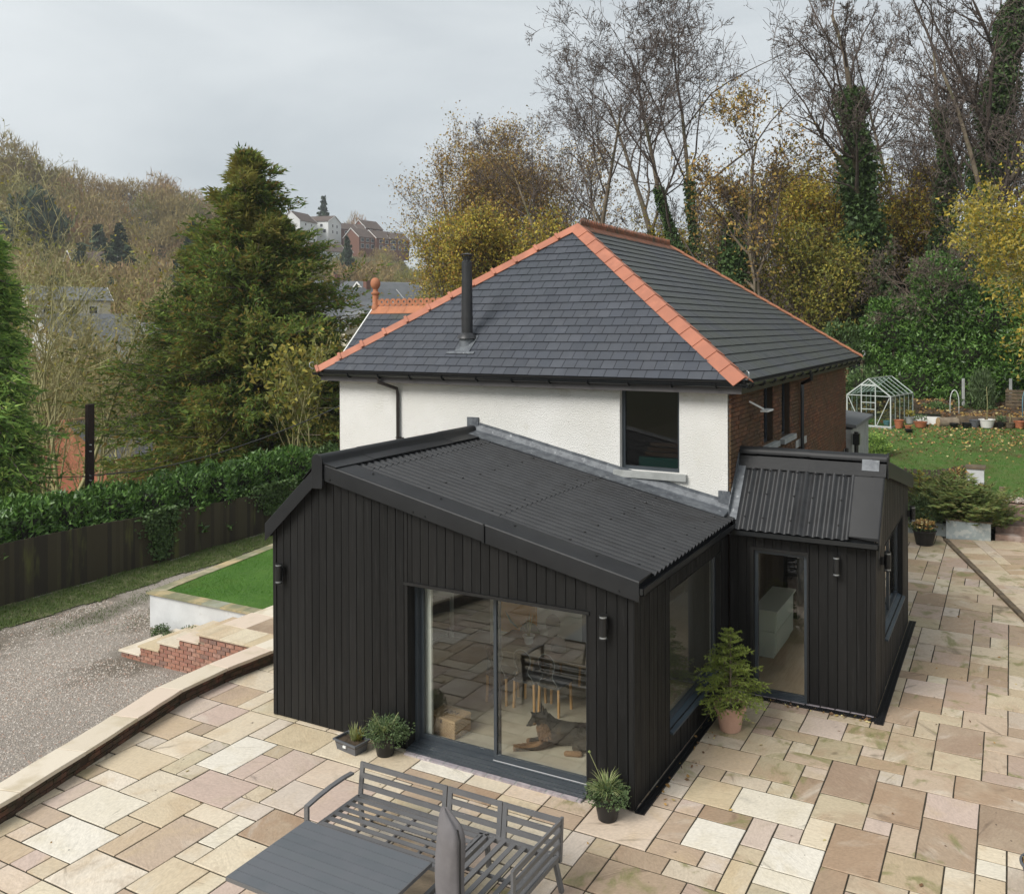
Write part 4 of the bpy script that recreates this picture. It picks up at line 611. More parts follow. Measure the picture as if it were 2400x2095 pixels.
blades('edge_grass', 5000, lambda x, y: inpoly(x + rng.normal(size=len(x)) * .12, y, NEAR) & (x < -12.7), vz, .03, 'vblade', boxs(-13.7, 2, -12.2, 13))
# loose stones on the drive
n = 64000; P = np.stack([rng.uniform(-15.2, -7.2, n), rng.uniform(-5.5, 3.6, n)], -1); P = P[rng.random(n) < .62 + .5 * wob(P[:, 0] * .45, P[:, 1] * .6)]; P = P[(P[:, 0] < IX(P[:, 1]) - .25) & ~((P[:, 1] > 1.35) & (P[:, 0] > -12.0)) & ~inpoly(P[:, 0], P[:, 1], MID) & ~inpoly(P[:, 0], P[:, 1], VERGE)]
n = len(P); s = rng.uniform(.008, .020, n)[:, None]; c = np.stack([P[:, 0], P[:, 1], drive_z(P[:, 0], P[:, 1])], -1)
Q = [c + s * np.array(v) * (1 + .3 * rng.normal(size=(n, 3))) for v in ((1, 0, 0), (-.5, .87, 0), (-.5, -.87, 0), (0, 0, .75))]
F = np.concatenate([np.arange(n)[:, None] * 4 + np.array([f]) for f in ((0, 1, 3), (1, 2, 3), (2, 0, 3))])
o = fastmesh('gravel', np.stack(Q, 1).reshape(-1, 3), F, 'pebble'); o['kind'] = 'stuff'

# raised lawn with its white retaining wall and stone edging
LZ = .19
LP = [(-12.6, 2.76), (-12.95, 4.8), (-13.3, 6.84), (-13.9, 12), (-14.4, 17)]
lawn_edge_x = lambda y: np.interp(y, [p[1] for p in LP], [p[0] for p in LP])
gridsheet('raised_lawn', -14.3, 3.0, -7.4, 16.5, .22, lambda x, y: .205 + .008 * wob(x, y), 'turf', inside=lambda x, y: (x > lawn_edge_x(y) + .1) & ~((x > -9.25) & (y < 3.3)))
blades('lawn_grass', 60000, lambda x, y: (x > lawn_edge_x(y) + .3) & ~((x > -9.35) & (y < 3.25)), lambda x, y: .205 + 0 * x, .022, 'blade', boxs(-13.4, 3.02, -8.3, 7.8), wdt=.3)
rw = thing('retaining_wall', 'smooth white rendered retaining wall holding up the bright lawn', 'retaining wall', (-12.55, 2.76, ZG))
mb = MB().prism([(-12.57, 2.80, -.75), (-9.0, 2.80, -.75), (-9.0, 3.0, -.75), (-12.3, 3.0, -.75), (-13.0, 6.84, -.75), (-14.1, 17, -.75), (-14.35, 17, -.75), (-13.27, 6.84, -.75)], (0, 0, .93)); build('wall', mb, 'smooth_white', rw)
xx = -12.62
for L_ in (.62, .50, .60, .55, .60, .55, .5):
    x1 = min(xx + L_, -8.85)
    if x1 - xx > .1:
        e0, e1 = (xx + (.28 if xx < -12.5 else 0) + .004), x1 - .004
        mb = MB().prism([(xx + .004, 2.74, .182), (x1 - .004, 2.74, .182), (x1 - .004, 3.03, .182), (e0, 3.03, .182)], (0, 0, .038)); build('coping_stone', mb, 'lawn_coping', rw)
    xx = x1
yy = 2.76
while yy < 15:
    y1 = yy + random.choice((.55, .6, .7, .85)); a0, a1, b0, b1 = lawn_edge_x(yy) - .02, lawn_edge_x(y1) - .02, lawn_edge_x(yy) + .28, lawn_edge_x(y1) + .28
    mb = MB().prism([(a0, yy + .004, .182), (b0 + .0, yy + (.27 if yy < 2.8 else .004), .182), (b1, y1 - .004, .182), (a1, y1 - .004, .182)], (0, 0, .038)); build('coping_stone', mb, 'lawn_coping', rw); yy = y1

# ------------------------------------------------------------------ brick-sided steps with stone treads
st = thing('garden_steps', 'five sandstone steps with red brick side up from the gravel', 'steps', (-10.5, 1.44, ZG))
SX = [-11.62, -11.05, -10.5, -9.94, -9.40, -7.95]; SZ = [-.41, -.24, -.075, .085, .25]
def toptread(x):
    for k in range(4, -1, -1):
        if x >= SX[k]: return SZ[k]
    return -9
core = MB()
for k in range(5): core.box(SX[k] + .02, 1.452, -.7, SX[k + 1] + (.02 if k < 4 else -.02), 2.72 if k < 4 else 3.25, SZ[k] - .04)
build('core', core, 'mortar_pale', st)
row = 0; z = ZG - .11
bricks = []
while z < .2:
    x = -11.6 - (.1125 if row % 2 else 0)
    while x < -7.95:
        a, b = max(x, -11.6), min(x + .2125, -7.95)
        lim = min(toptread(a + .01), toptread(b - .01)) - .038
        if b - a > .03 and z < lim - .015: bricks.append((a, b, z, min(z + .064, lim)))
        elif b - a > .12 and z < toptread(b - .01) - .053:   # cut brick where a riser falls inside it
            e = [s for s in SX if a < s < b]
            if e and b - e[0] > .04: bricks.append((e[0], b, z, min(z + .064, toptread(b - .01) - .038)))
        x += .2235
    z += .0765; row += 1
for a, b, z0, z1 in bricks:
    build('brick', MB().box(a + .005, 1.44 + random.uniform(-.004, .003), z0, b - .005, 1.47, z1), 'brick', st)
for k in range(5):       # riser bricks facing the drive
    xk = SX[k]; zb = (SZ[k - 1] if k else ZG - .05); y = 1.452
    while y < 2.7:
        build('brick', MB().box(xk + .002 + random.uniform(-.003, .003), y, zb + .004, xk + .03, min(y + .212, 2.71), SZ[k] - .042), 'brick', st); y += .2235
for k in range(5):
    x0, x1 = SX[k] - .03, SX[k + 1] + (.02 if k < 4 else 0); ys = [1.405, 1.83, 2.27, 2.73] if k % 2 else [1.405, 2.03, 2.73]
    if k == 4: continue
    for a, b in zip(ys[:-1], ys[1:]): build('tread', slab_mb([(x0, a + .004), (x1, a + .004), (x1, b - .004), (x0, b - .004)], SZ[k] - .036, SZ[k], (x0 + x1) / 2, (a + b) / 2, rough=False), random.choice(['slab_tan', 'coping', 'slab']), st)
land = [(-9.43, 1.405, -8.82, 2.0), (-8.82, 1.405, -8.2, 2.02), (-8.2, 1.405, -7.93, 2.02), (-9.43, 2.0, -8.82, 2.73), (-8.82, 2.02, -7.95, 2.64), (-9.4, 2.73, -8.85, 3.26), (-8.85, 2.64, -7.95, 3.26)]
for n_, (x0, y0, x1, y1) in enumerate(land): build('tread', slab_mb([(x0 + .004, y0 + .004), (x1 - .004, y0 + .004), (x1 - .004, y1 - .004), (x0 + .004, y1 - .004)], .214, .25, (x0 + x1) / 2, (y0 + y1) / 2, rough=False), ['slab_tan', 'slab', 'slab_tan', 'coping', 'slab_brown', 'coping', 'slab_tan'][n_], st)

# low curved boundary wall with pale copings
cw = thing('coping_wall', 'low curved brick wall with pale stone copings between patio and gravel', 'low wall', (-7.3, -1, 0))
inn = [(-5.3, -8.2), (-5.75, -7.0), (-6.12, -5.9), (-6.42, -4.8)] + [(-6.62, -3.86), (-6.74, -3.36), (-7.0, -2.35), (-7.27, -1.38), (-7.54, -.41), (-7.59, .51), (-7.51, 1.41), (-7.45, 2.3), (-7.42, 3.2)]
out_ = [(-5.9, -8.3), (-6.3, -7.1), (-6.62, -6.0), (-6.9, -4.9)] + [(-7.05, -3.92), (-7.16, -3.47), (-7.43, -2.47), (-7.69, -1.49), (-7.97, -.51), (-8.02, .50), (-7.97, 1.45), (-7.92, 2.35), (-7.9, 3.2)]
inn.pop(4); out_.pop(4)
for k in range(len(inn) - 1):
    a, b, c, d = inn[k], inn[k + 1], out_[k + 1], out_[k]
    L_ = math.hypot(b[0] - a[0], b[1] - a[1]); ux, uy = (b[0] - a[0]) / L_, (b[1] - a[1]) / L_; g = .006
    poly = [(a[0] + ux * g, a[1] + uy * g), (b[0] - ux * g, b[1] - uy * g), (c[0] - ux * g, c[1] - uy * g), (d[0] + ux * g, d[1] + uy * g)]
    cx, cy = sum(p[0] for p in poly) / 4, sum(p[1] for p in poly) / 4
    build('coping_stone', slab_mb(poly, .20, .25 + random.uniform(-.004, .004), cx, cy, irr=.008), 'coping', cw)
    nx, ny = -uy, ux
    w0, w1 = .05, .40
    build('core', MB().prism([(a[0] + nx * .062, a[1] + ny * .062, -.8), (b[0] + nx * .062, b[1] + ny * .062, -.8), (b[0] + nx * w1, b[1] + ny * w1, -.8), (a[0] + nx * w1, a[1] + ny * w1, -.8)], (0, 0, .998)), 'mortar', cw)
    if k >= 2:
        for r_ in range(3):
            s = (.1125 if r_ % 2 else 0); z0 = -.02 + r_ * .0755
            while s < L_ - .02:
                e = min(s + .2125, L_ - .004); p0 = (a[0] + ux * s, a[1] + uy * s); p1 = (a[0] + ux * e, a[1] + uy * e)
                if e - s > .05:
                    build('brick', MB().prism([(p0[0] + nx * .047, p0[1] + ny * .047, z0), (p1[0] + nx * .047, p1[1] + ny * .047, z0), (p1[0] + nx * .08, p1[1] + ny * .08, z0), (p0[0] + nx * .08, p0[1] + ny * .08, z0)], (0, 0, .064)), 'brick_dark', cw)
                s += .2235
# ------------------------------------------------------------------ black timber extension
random.seed(11)
XR_, HR_ = -4.966, 3.93
def zext(x): return HR_ - (x - XR_) * .2161 if x >= XR_ else HR_ - (XR_ - x) * .919
D_ = 3.98
ext = thing('garden_room', 'black timber clad extension with corrugated roof and wide sliding door', 'extension', (-3, 0, 0))
# opening in the front: x DX0..DX1, z 0..DZ ; side window y WY0..WY1
DX0, DX1, DZ = -3.44, -.65, 2.335
WY0, WY1, WZ0, WZ1 = 1.23, 3.52, .50, 2.35
def xzprism(x0, x1, z0, zf, y0, y1):
    xs = [x0] + ([XR_] if x0 < XR_ < x1 else []) + [x1]
    return [(x0, y0, z0), (x1, y0, z0)] + [(x, y0, zf(x)) for x in reversed(xs)]
zt = lambda x: zext(x) - .10
for x0, x1, z0 in ((-5.975, DX0 - .02, -.05), (DX1 + .02, -.03, -.05), (DX0 - .02, DX1 + .02, DZ + .02)):
    build('wall', MB().prism(xzprism(x0, x1, z0, zt, .02, .16), (0, .10, 0)), 'black_back', ext)
    build('inner_wall', MB().prism(xzprism(x0 + .1 if x0 < -5 else x0, x1 - (.1 if x1 > -.1 else 0), max(z0, .0), lambda x: zt(x) - .1, .125, .17), (0, .19, 0)), 'plaster', ext)
for y0, y1, z0, z1 in ((.02, WY0 - .02, -.05, 2.72), (WY1 + .02, 3.97, -.05, 2.72), (WY0 - .02, WY1 + .02, -.05, WZ0 - .02), (WY0 - .02, WY1 + .02, WZ1 + .02, 2.72)):
    build('wall', MB().box(-.02, y0, z0, -.125, y1, z1), 'black_back', ext)
    build('inner_wall', MB().box(-.126, max(y0, .19), max(z0, .0), -.19, min(y1, 3.8), z1 - .03), 'plaster', ext)
build('wall', MB().box(-5.975, .02, -.3, -5.86, 3.97, 2.76), 'black_back', ext)
build('inner_wall', MB().box(-5.859, .19, 0, -5.80, 3.8, 2.7), 'plaster', ext)
mb = MB()
for x0, x1 in ((-5.8, -5.35), (-4.5, -2.6)): mb.prism([(x0, 3.80, 0), (x1, 3.80, 0)] + [(q, 3.80, zext(q) - .16) for q in ((x1, XR_, x0) if x0 < XR_ < x1 else (x1, x0))], (0, .06, 0))
mb.prism([(-5.35, 3.80, 2.1), (-4.5, 3.80, 2.1), (-4.5, 3.80, 3.6), (XR_, 3.80, 3.7), (-5.35, 3.80, 3.3)], (0, .06, 0)); build('back_wall', mb, 'plaster', ext)
build('darkened_back_wall', MB().prism([(-2.6, 3.80, 0), (-.19, 3.80, 0), (-.19, 3.80, zext(-.19) - .16), (-2.6, 3.80, zext(-2.6) - .16)], (0, .06, 0)), 'wall_dark', ext)  # wall part coloured dark so the side window looks dark and reflects more
build('painted_dark_doorway', MB().box(-5.4, 3.865, 0, -4.45, 3.90, 2.2), 'wall_dark', ext)  # dark board fills the doorway, painted in for the unlit space beyond
build('floor', MB().box(-5.84, .03, -.02, -.14, 3.9, .05), 'intfloor', ext)
build('ceiling', MB().prism([(-5.84, .19, 2.62), (-4.966, .19, 3.55), (-.15, .19, 2.62), (-.15, .19, 2.66), (-4.966, .19, 3.62), (-5.84, .19, 2.68)], (0, 3.6, 0)), 'plaster', ext)
# boards
def boardpoly_x(x0, x1, z0, zf, y, dy, parent, m='board'):
    g = .0052
    p = xzprism(x0 + g, x1 - g, z0, zf, y, 0); return build('cladding_board', MB().prism(p, (0, dy, 0)), m, parent)
bw = .1425; x = -6.0
cornerw = .075
boardpoly_x(-6.0, -6.0 + cornerw, -.02 + .04, lambda x: zext(x) - .13, -.012, .03, ext)
x = -6.0 + cornerw
while x < -.02 - cornerw:
    x1 = min(x + bw, -cornerw)
    dy = random.uniform(-.003, .002)
    if x1 <= DX0 + .002 or x >= DX1 - .002: boardpoly_x(x, x1, .02, lambda q: zext(q) - .13, dy, .02 - dy, ext)
    else:
        if x < DX0: boardpoly_x(x, DX0, .02, lambda q: zext(q) - .13, dy, .02 - dy, ext)
        if x1 > DX1: boardpoly_x(DX1, x1, .02, lambda q: zext(q) - .13, dy, .02 - dy, ext)
        boardpoly_x(max(x, DX0 + .0), min(x1, DX1), DZ + .035, lambda q: zext(q) - .13, dy, .02 - dy, ext)
    x = x1
boardpoly_x(-cornerw, -.0, .02, lambda x: zext(x) - .13, -.012, .03, ext)
# side boards (window side)
y = .006
build('cladding_board', MB().box(-.018, -.010, .02, .012, .07, 2.76), 'board', ext)
y = .075
while y < 3.93:
    y1 = min(y + bw, 3.93); g = .0052; dx = random.uniform(-.003, .002)
    segs = [(.02, 2.72)] if (y1 <= WY0 or y >= WY1) else [(.02, WZ0 - .02), (WZ1 + .02, 2.72)]
    if y < WY0 < y1: build('cladding_board', MB().box(-.018, y + g, .02, dx, WY0 - g, 2.72), 'board', ext); ya = WY0
    else: ya = y
    if y < WY1 < y1: build('cladding_board', MB().box(-.018, WY1 + g, .02, dx, y1 - g, 2.72), 'board', ext); yb = WY1
    else: yb = y1
    for z0, z1 in segs: build('cladding_board', MB().box(-.018, ya + g, z0, dx, yb - g, z1), 'board', ext)
    y = y1
y = .0
while y < 3.93:
    y1 = min(y + bw, 3.95); build('cladding_board', MB().box(-6.0, y + .005, -.25, -5.98, y1 - .005, 2.74), 'board', ext); y = y1
# reveal linings of the sliding door opening, and its slim head and side trims
mb = MB(); mb.box(DX0, -.004, .05, DX0 - .018, .31, DZ); mb.box(DX1, -.004, .05, DX1 + .018, .31, DZ); mb.box(DX0, .0, DZ, DX1, .31, DZ + .018); build('reveal', mb, 'board', ext)
mb = MB().box(DX0 - .05, -.024, DZ - .008, DX1 + .05, .0, DZ + .032); build('head_trim', mb, 'trim', ext)
# brick threshold under the door
xx = DX0 + .02
while xx < DX1 - .02:
    x1 = min(xx + .215, DX1 - .02); build('threshold_brick', MB().box(xx + .005, -.125, -.02, x1 - .005, .02, .026), 'blue_brick', ext); xx += .225
build('threshold_mortar', MB().box(DX0 + .02, -.120, -.02, DX1 - .02, .02, .020), 'stone_sill', ext)

build('pale_lining', MB().box(DX0 + .01, .32, .06, DX0 + .17, .36, DZ - .05), 'plaster', ext)
# sliding door
sdr = thing('sliding_door', 'wide anthracite sliding door of two large panes', 'sliding door', (DX0, .1, .03))
mb = MB(); mb.box(DX0 + .002, -.06, .027, DX1 - .002, .10, .045); mb.box(DX0 + .002, .0, .045, DX1 - .002, .14, .055); mb.box(DX0 + .002, .06, .055, DX1 - .002, .14, .066); mb.box(DX0 + .002, .14, .027, DX1 - .002, .30, .085)
build('sill_track', mb, 'anth', sdr)
mb = MB(); mb.box(DX0 + .002, .16, .085, DX0 + .05, .29, DZ - .002); mb.box(DX1 - .05, .16, .085, DX1 - .002, .29, DZ - .002); mb.box(DX0 + .05, .16, DZ - .045, DX1 - .05, .29, DZ - .002); build('frame', mb, 'anth', sdr)
XM = -2.11
for nm, x0, x1, y0 in (('sliding_panel', DX0 + .05, XM + .035, .235), ('sliding_panel', XM - .03, DX1 - .05, .185)):
    y1 = y0 + .045; s = .045; mb = MB(); zb = .087
    mb.box(x0, y0, zb, x0 + s, y1, DZ - .047); mb.box(x1 - s, y0, zb, x1, y1, DZ - .047); mb.box(x0 + s, y0, zb, x1 - s, y1, zb + .07); mb.box(x0 + s, y0, DZ - .09, x1 - s, y1, DZ - .047)
    p = build(nm, mb, 'anth', sdr)
    build('pane', MB().box(x0 + s - .01, y0 + .018, zb + .06, x1 - s + .01, y0 + .024, DZ - .08), 'glass', p)
build('bright_track', MB().box(XM - .03, .162, .085, DX1 - .05, .168, .0925), 'steel', sdr)

def window(name, label, axis, c, a0, a1, z0, z1, depth, mull=(), m='glass', sill=True, sm='sillblue', parent=None, fr=.055, out=1):
    """axis 'x': wall plane x=c facing +x, a along y; axis 'y': wall plane y=c facing -y, a along x"""
    loc = (c, (a0 + a1) / 2, z0) if axis == 'x' else ((a0 + a1) / 2, c, z0)
    t = thing(name, label, 'window', loc) if parent is None else parent
    def bx(mb, u0, u1, d0, d1, za, zb):
        if axis == 'x': mb.box(c - d1, u0, za, c - d0, u1, zb)
        else: mb.box(u0, c + d0, za, u1, c + d1, zb)
        return mb
    mb = MB(); d0, d1 = depth, depth + .06
    bx(mb, a0, a0 + fr, d0, d1, z0, z1); bx(mb, a1 - fr, a1, d0, d1, z0, z1); bx(mb, a0 + fr, a1 - fr, d0, d1, z0, z0 + fr); bx(mb, a0 + fr, a1 - fr, d0, d1, z1 - fr, z1)
    for q in mull: bx(mb, q - .03, q + .03, d0, d1, z0 + fr, z1 - fr)
    build('frame', mb, 'anth', t)
    ed = [a0 + fr] + [e for q in mull for e in (q - .03, q + .03)] + [a1 - fr]
    for u0, u1 in zip(ed[::2], ed[1::2]): build('pane', bx(MB(), u0 - .008, u1 + .008, depth + .025, depth + .031, z0 + fr - .008, z1 - fr + .008), m, t)
    if sill:
        mb = MB()
        if axis == 'x': mb.prism([(c - depth, a0, z0 + .004), (c + .05, a0, z0 - .045), (c + .05, a0, z0 - .075), (c - depth, a0, z0 - .03)], (0, a1 - a0, 0))
        else: mb.prism([(a0, c + depth, z0 + .004), (a0, c - .05, z0 - .03), (a0, c - .05, z0 - .055), (a0, c + depth, z0 - .03)], (a1 - a0, 0, 0))
        build('sill', mb, sm, t)
    return t
window('side_window', 'large square fixed window with blue-grey sill beside the potted fir', 'x', 0, WY0, WY1, WZ0, WZ1, .09)
mb = MB(); mb.box(-.11, WY0 - .012, WZ0, .003, WY0, WZ1); mb.box(-.11, WY1, WZ0, .003, WY1 + .012, WZ1); mb.box(-.11, WY0, WZ1, .003, WY1, WZ1 + .012); build('reveal', mb, 'board', ext)

# roof: deck, corrugated sheets, ridge, verge flashing, gutter
rf = build('roof', MB().prism([(-6.06, -.06, zext(-6.06) - .10), (XR_, -.06, HR_ - .10), (.06, -.06, zext(.06) - .10), (.06, -.06, zext(.06) - .03), (XR_, -.06, HR_ - .03), (-6.06, -.06, zext(-6.06) - .03)], (0, 4.03, 0)), 'black_back', ext)
PITCH, AMP = .146, .024
def corr(name, O, D, A, W, NN, lt, lb, parent, s0=0., thk=.007, m='sheet'):
    n = max(2, int(W / PITCH * 10)); V = []; F = []
    for (t, lift) in ((0, lt), (1, lb)):
        for off in (0, -thk):
            for k in range(n + 1):
                s = W * k / n; h = AMP * math.cos(2 * math.pi * (s + s0) / PITCH) + AMP
                V.append(Vector(O) + Vector(D) * t + Vector(A) * s + Vector(NN) * (h + lift + off))
    q = n + 1
    for k in range(n):
        F.append((k, k + 1, 2 * q + k + 1, 2 * q + k)); F.append((q + k, 3 * q + k, 3 * q + k + 1, q + k + 1))
        F.append((2 * q + k, 2 * q + k + 1, 3 * q + k + 1, 3 * q + k)); F.append((k + 1, k, q + k, q + k + 1))
    F += [(0, 2 * q, 3 * q, q), (n, q + n, 3 * q + n, 2 * q + n)]
    o = build(name, MB().add(V, F), m, parent, smooth='auto'); return o
dn = Vector((1, 0, -.2161)).normalized(); nn = Vector((.2161, 0, 1)).normalized()
def onroof(x, y, h=0): return Vector((x, y, zext(x) - .03)) + nn * h
rows = [(-4.85, -4.40), (-4.52, -2.18), (-2.28, .13)]
ys = [.30, 1.176, 2.052, 2.928, 3.90]
for ri, (xa, xb) in enumerate(rows):
    for y0, y1 in zip(ys[:-1], ys[1:]):
        O = onroof(xa, y0); Dv = onroof(xb, y0) - O
        corr('roof_sheet', O, Dv, (0, 1, 0), y1 - y0, nn, .004 + (.0 if ri < 1 else 0), .014, rf, s0=y0)
dl = Vector((-1, 0, -.919)).normalized(); nl = Vector((-.919, 0, 1)).normalized()
for y0, y1 in zip(ys[:-1], ys[1:]):
    O = Vector((XR_ - .12, y0, zext(XR_ - .12) - .03)); E = Vector((-6.09, y0, zext(-6.09) - .03)); corr('roof_sheet', O, E - O, (0, 1, 0), y1 - y0, nl, .004, .01, rf, s0=y0)
mb = MB()
for xs_ in (-4.55, -3.4, -2.32, -1.1, -.12):
    for k in range(1, 24, 3):
        p = onroof(xs_ + random.uniform(-.02, .02), .292 + k * PITCH, 2 * AMP + .01); mb.cbox(p, .026, .026, .016)
for xs_ in (-4.2, -3.0, -1.8, -.6): p = onroof(xs_, .17, .075); mb.cbox(p, .022, .022, .014)
for xs_ in (-4.75, -3.25, -3.05, -1.6, -.15): mb.cbox((xs_, -.118, zext(xs_) - .17), .022, .012, .022)
o = build('roof_screw', mb, 'screw', rf)
# verge flashing pieces: flat strip on top, rounded arris, deep face
def verge(x0, x1, zf, yw, face, top, parent, nrm, tk=.012):
    def prof(x):
        z = zf(x) + .032; P = []
        P.append((x, yw, z + .0)); 
        for a_ in (90, 70, 45, 20, 0): P.append((x, -.085 - .03 * math.cos(R(a_)), z - .03 + .03 * math.sin(R(a_))))
        P += [(x, -.115, z - face), (x, -.103, z - face), (x, -.095, z - .04), (x, yw, z - tk)]
        return [Vector(p) for p in P]
    a, b = prof(x0), prof(x1); n = len(a); V = a + b
    F = [(i, (i + 1) % n, n + (i + 1) % n, n + i) for i in range(n)] + [tuple(range(n - 1, -1, -1)), tuple(range(n, 2 * n))]
    return build('verge_flashing', MB().add(V, F), 'flash', parent, smooth='auto')
verge(-4.90, -2.07, zext, .31, .245, 0, rf, nn); 
o = verge(-2.10, .115, lambda x: zext(x) + .006, .312, .257, 0, rf, nn)
verge(-6.055, -5.02, zext, .31, .28, 0, rf, nl)
build('verge_joint', MB().box(-2.105, -.128, zext(-2.1) - .222, -2.085, -.10, zext(-2.1) + .03), 'flash', rf)
# ridge roll with wings, in four lapped lengths, and the rounded end plate
for k, (y0, y1) in enumerate(((-.13, .78), (.74, 1.85), (1.81, 2.9), (2.86, 3.96))):
    up = .006 * (k % 2); P = []
    zr = HR_ + .055 + up
    P.append((XR_ - .30, zext(XR_ - .30) + .045 + up)); P.append((XR_ - .095, HR_ - .02 + up))
    for a_ in range(180, -1, -20): P.append((XR_ + .088 * math.cos(R(a_)), zr + .088 * math.sin(R(a_))))
    P.append((XR_ + .11, HR_ + .025 + up)); P.append((XR_ + .34, zext(XR_ + .34) + .052 + up))
    Q = P + [(x_, z_ - .014) for x_, z_ in reversed(P)]
    V = [(x_, y0, z_) for x_, z_ in Q] + [(x_, y1, z_) for x_, z_ in Q]; n = len(Q)
    F = [(i, n + i, n + (i + 1) % n, (i + 1) % n) for i in range(n)] + [(i, i + 1, n - 2 - i, n - 1 - i) for i in range(len(P) - 1)] + [(n + n - 1 - i, n + n - 2 - i, n + i + 1, n + i) for i in range(len(P) - 1)]
    build('ridge_cap', MB().add(V, F), 'flash', rf, smooth='auto')
P = [(XR_ + .10 * math.cos(R(a_)), HR_ + .055 + .10 * math.sin(R(a_))) for a_ in range(0, 181, 15)] + [(XR_ - .105, HR_ - .33), (XR_ - .085, HR_ - .355), (XR_ + .085, HR_ - .355), (XR_ + .105, HR_ - .33)]
build('ridge_end_cap', MB().prism([(x_, -.155, z_) for x_, z_ in P], (0, .03, 0)), 'flash', rf, bevel=.006)
# gutters
def gutter(a, b, r, m, parent, name='gutter', n=8):
    a, b = Vector(a), Vector(b); d = (b - a).normalized(); x = d.cross(Vector((0, 0, 1))).normalized(); V = []; F = []
    for p in (a, b):
        for rr in (r, r - .006):
            for k in range(n + 1):
                t = math.pi + math.pi * k / n; V.append(p + x * math.cos(t) * rr + Vector((0, 0, 1)) * math.sin(t) * rr)
    q = n + 1
    for k in range(n): F.append((k, k + 1, 2 * q + k + 1, 2 * q + k)); F.append((q + k, 3 * q + k, 3 * q + k + 1, q + k + 1)); 
    F += [(0, 2 * q, 3 * q, q), (n, q + n, 3 * q + n, 2 * q + n)]
    for base in (0, 2 * q):
        for k in range(n): F.append((base + k, base + q + k, base + q + k + 1, base + k + 1))
    return build(name, MB().add(V, F), m, parent, smooth='auto')
mb = MB(); zg = zext(.1) - .06
mb.box(.055, -.10, zg - .085, .17, 3.80, zg - .075); mb.box(.055, -.10, zg - .085, .063, 3.80, zg); mb.box(.162, -.10, zg - .085, .17, 3.80, zg); mb.box(.055, -.10, zg - .085, .17, -.092, zg)
build('gutter', mb, 'gutter', rf)
build('fascia', MB().box(.013, .0, zg - .12, .054, 3.93, zg + .05), 'trim', rf)
mb = MB(); mb.box(-6.10, -.04, zext(-6.05) - .19, -6.02, 3.95, zext(-6.05) - .12); build('gutter', mb, 'gutter', rf)
# lead flashing against the white wall
mb = MB(); xs_ = np.linspace(XR_ - .1, .02, 26)
lf = MB(); top = []; 
V = []; F = []
for i, x_ in enumerate(xs_):
    z_ = zext(x_) + .035; j = random.uniform(-.006, .006)
    V += [(x_, 3.64 + j, z_ + .022), (x_, 3.90 + j * .6, z_ + .05 + j), (x_, 3.955, z_ + .075), (x_, 3.958, z_ + .20 + j * .4), (x_, 3.975, z_ + .20 + j * .4), (x_, 3.90, z_ + .0), (x_, 3.64 + j, z_ + .0)]
for i in range(len(xs_) - 1):
    for k in range(7): l = (k + 1) % 7; F.append((i * 7 + k, i * 7 + l, (i + 1) * 7 + l, (i + 1) * 7 + k))
F += [tuple(range(7)), tuple(range(25 * 7 + 6, 25 * 7 - 1, -1))]
build('lead_flashing', MB().add(V, [tuple(reversed(f)) for f in F]), 'lead', rf)
build('lead_flashing', MB().box(XR_ - .13, 3.945, HR_ + .05, XR_ + .12, 3.972, HR_ + .30), 'lead', rf)
build('lead_flashing', MB().box(-.17, 3.945, 2.95, .03, 3.972, 3.24), 'lead', rf)

# ------------------------------------------------------------------ porch wing
PX0, PX1, PY0, PY1 = .05, 2.285, 3.94, 8.58
por = thing('kitchen_wing', 'small black timber clad wing with glazed door and steep corrugated roof', 'extension', (1.2, 3.94, 0))
YR, ZR, ZE, ZB = 4.58, 3.80, 2.80, 2.93
def zp(y): return ZE + (y - (PY0 - .10)) * (ZR - ZE) / (YR - PY0 + .10) if y <= YR else ZR - (y - YR) * (ZR - ZB) / (PY1 + .1 - YR)
KX0, KX1, KZ = .42, 1.265, 2.34
KY0, KY1, KZ0, KZ1 = 5.06, 7.60, .87, 2.34
for x0, x1, z0, z1 in ((.03, KX0 - .02, -.05, 2.72), (KX1 + .02, PX1 - .03, -.05, 2.72), (KX0 - .02, KX1 + .02, KZ + .02, 2.72)):
    build('wall', MB().box(x0, PY0 + .02, z0, x1, PY0 + .12, z1), 'black_back', por); build('inner_wall', MB().box(x0, PY0 + .121, max(0, z0), x1, PY0 + .17, z1 - .02), 'plaster', por)
def pz(y0, y1, z0, x, dx, m, nm, off=-.13, lo=None):
    yy = [y0] + ([YR] if y0 < YR < y1 else []) + [y1]
    P = [(x, y0, z0), (x, y1, z0)] + [(x, q, (lo if lo else zp(q) + off)) for q in reversed(yy)]
    return build(nm, MB().prism(P, (dx, 0, 0)), m, por)
for y0, y1, z0, lo in ((PY0 + .03, KY0 - .02, -.05, None), (KY1 + .02, PY1 - .02, -.05, None), (KY0 - .02, KY1 + .02, KZ1 + .02, None)):
    pz(y0, y1, z0, PX1 - .02, -.10, 'black_back', 'wall', -.1); pz(max(y0, PY0 + .18), y1, max(z0, 0), PX1 - .121, -.05, 'plaster', 'inner_wall', -.2)
pz(KY0 - .02, KY1 + .02, -.05, PX1 - .02, -.10, 'black_back', 'wall', lo=KZ0 - .02); pz(KY0 - .02, KY1 + .02, 0, PX1 - .121, -.05, 'plaster', 'inner_wall', lo=KZ0 - .02)
build('wall', MB().box(.05, PY1 - .12, -.05, PX1 - .03, PY1 - .02, 2.8), 'black_back', por)
build('floor', MB().box(-2.6, PY0 + .13, -.02, PX1 - .13, PY1 - .12, .05), 'kitfloor', por)
build('ceiling', MB().box(-2.6, PY0 + .18, 2.5, PX1 - .13, PY1 - .12, 2.54), 'plaster', por)
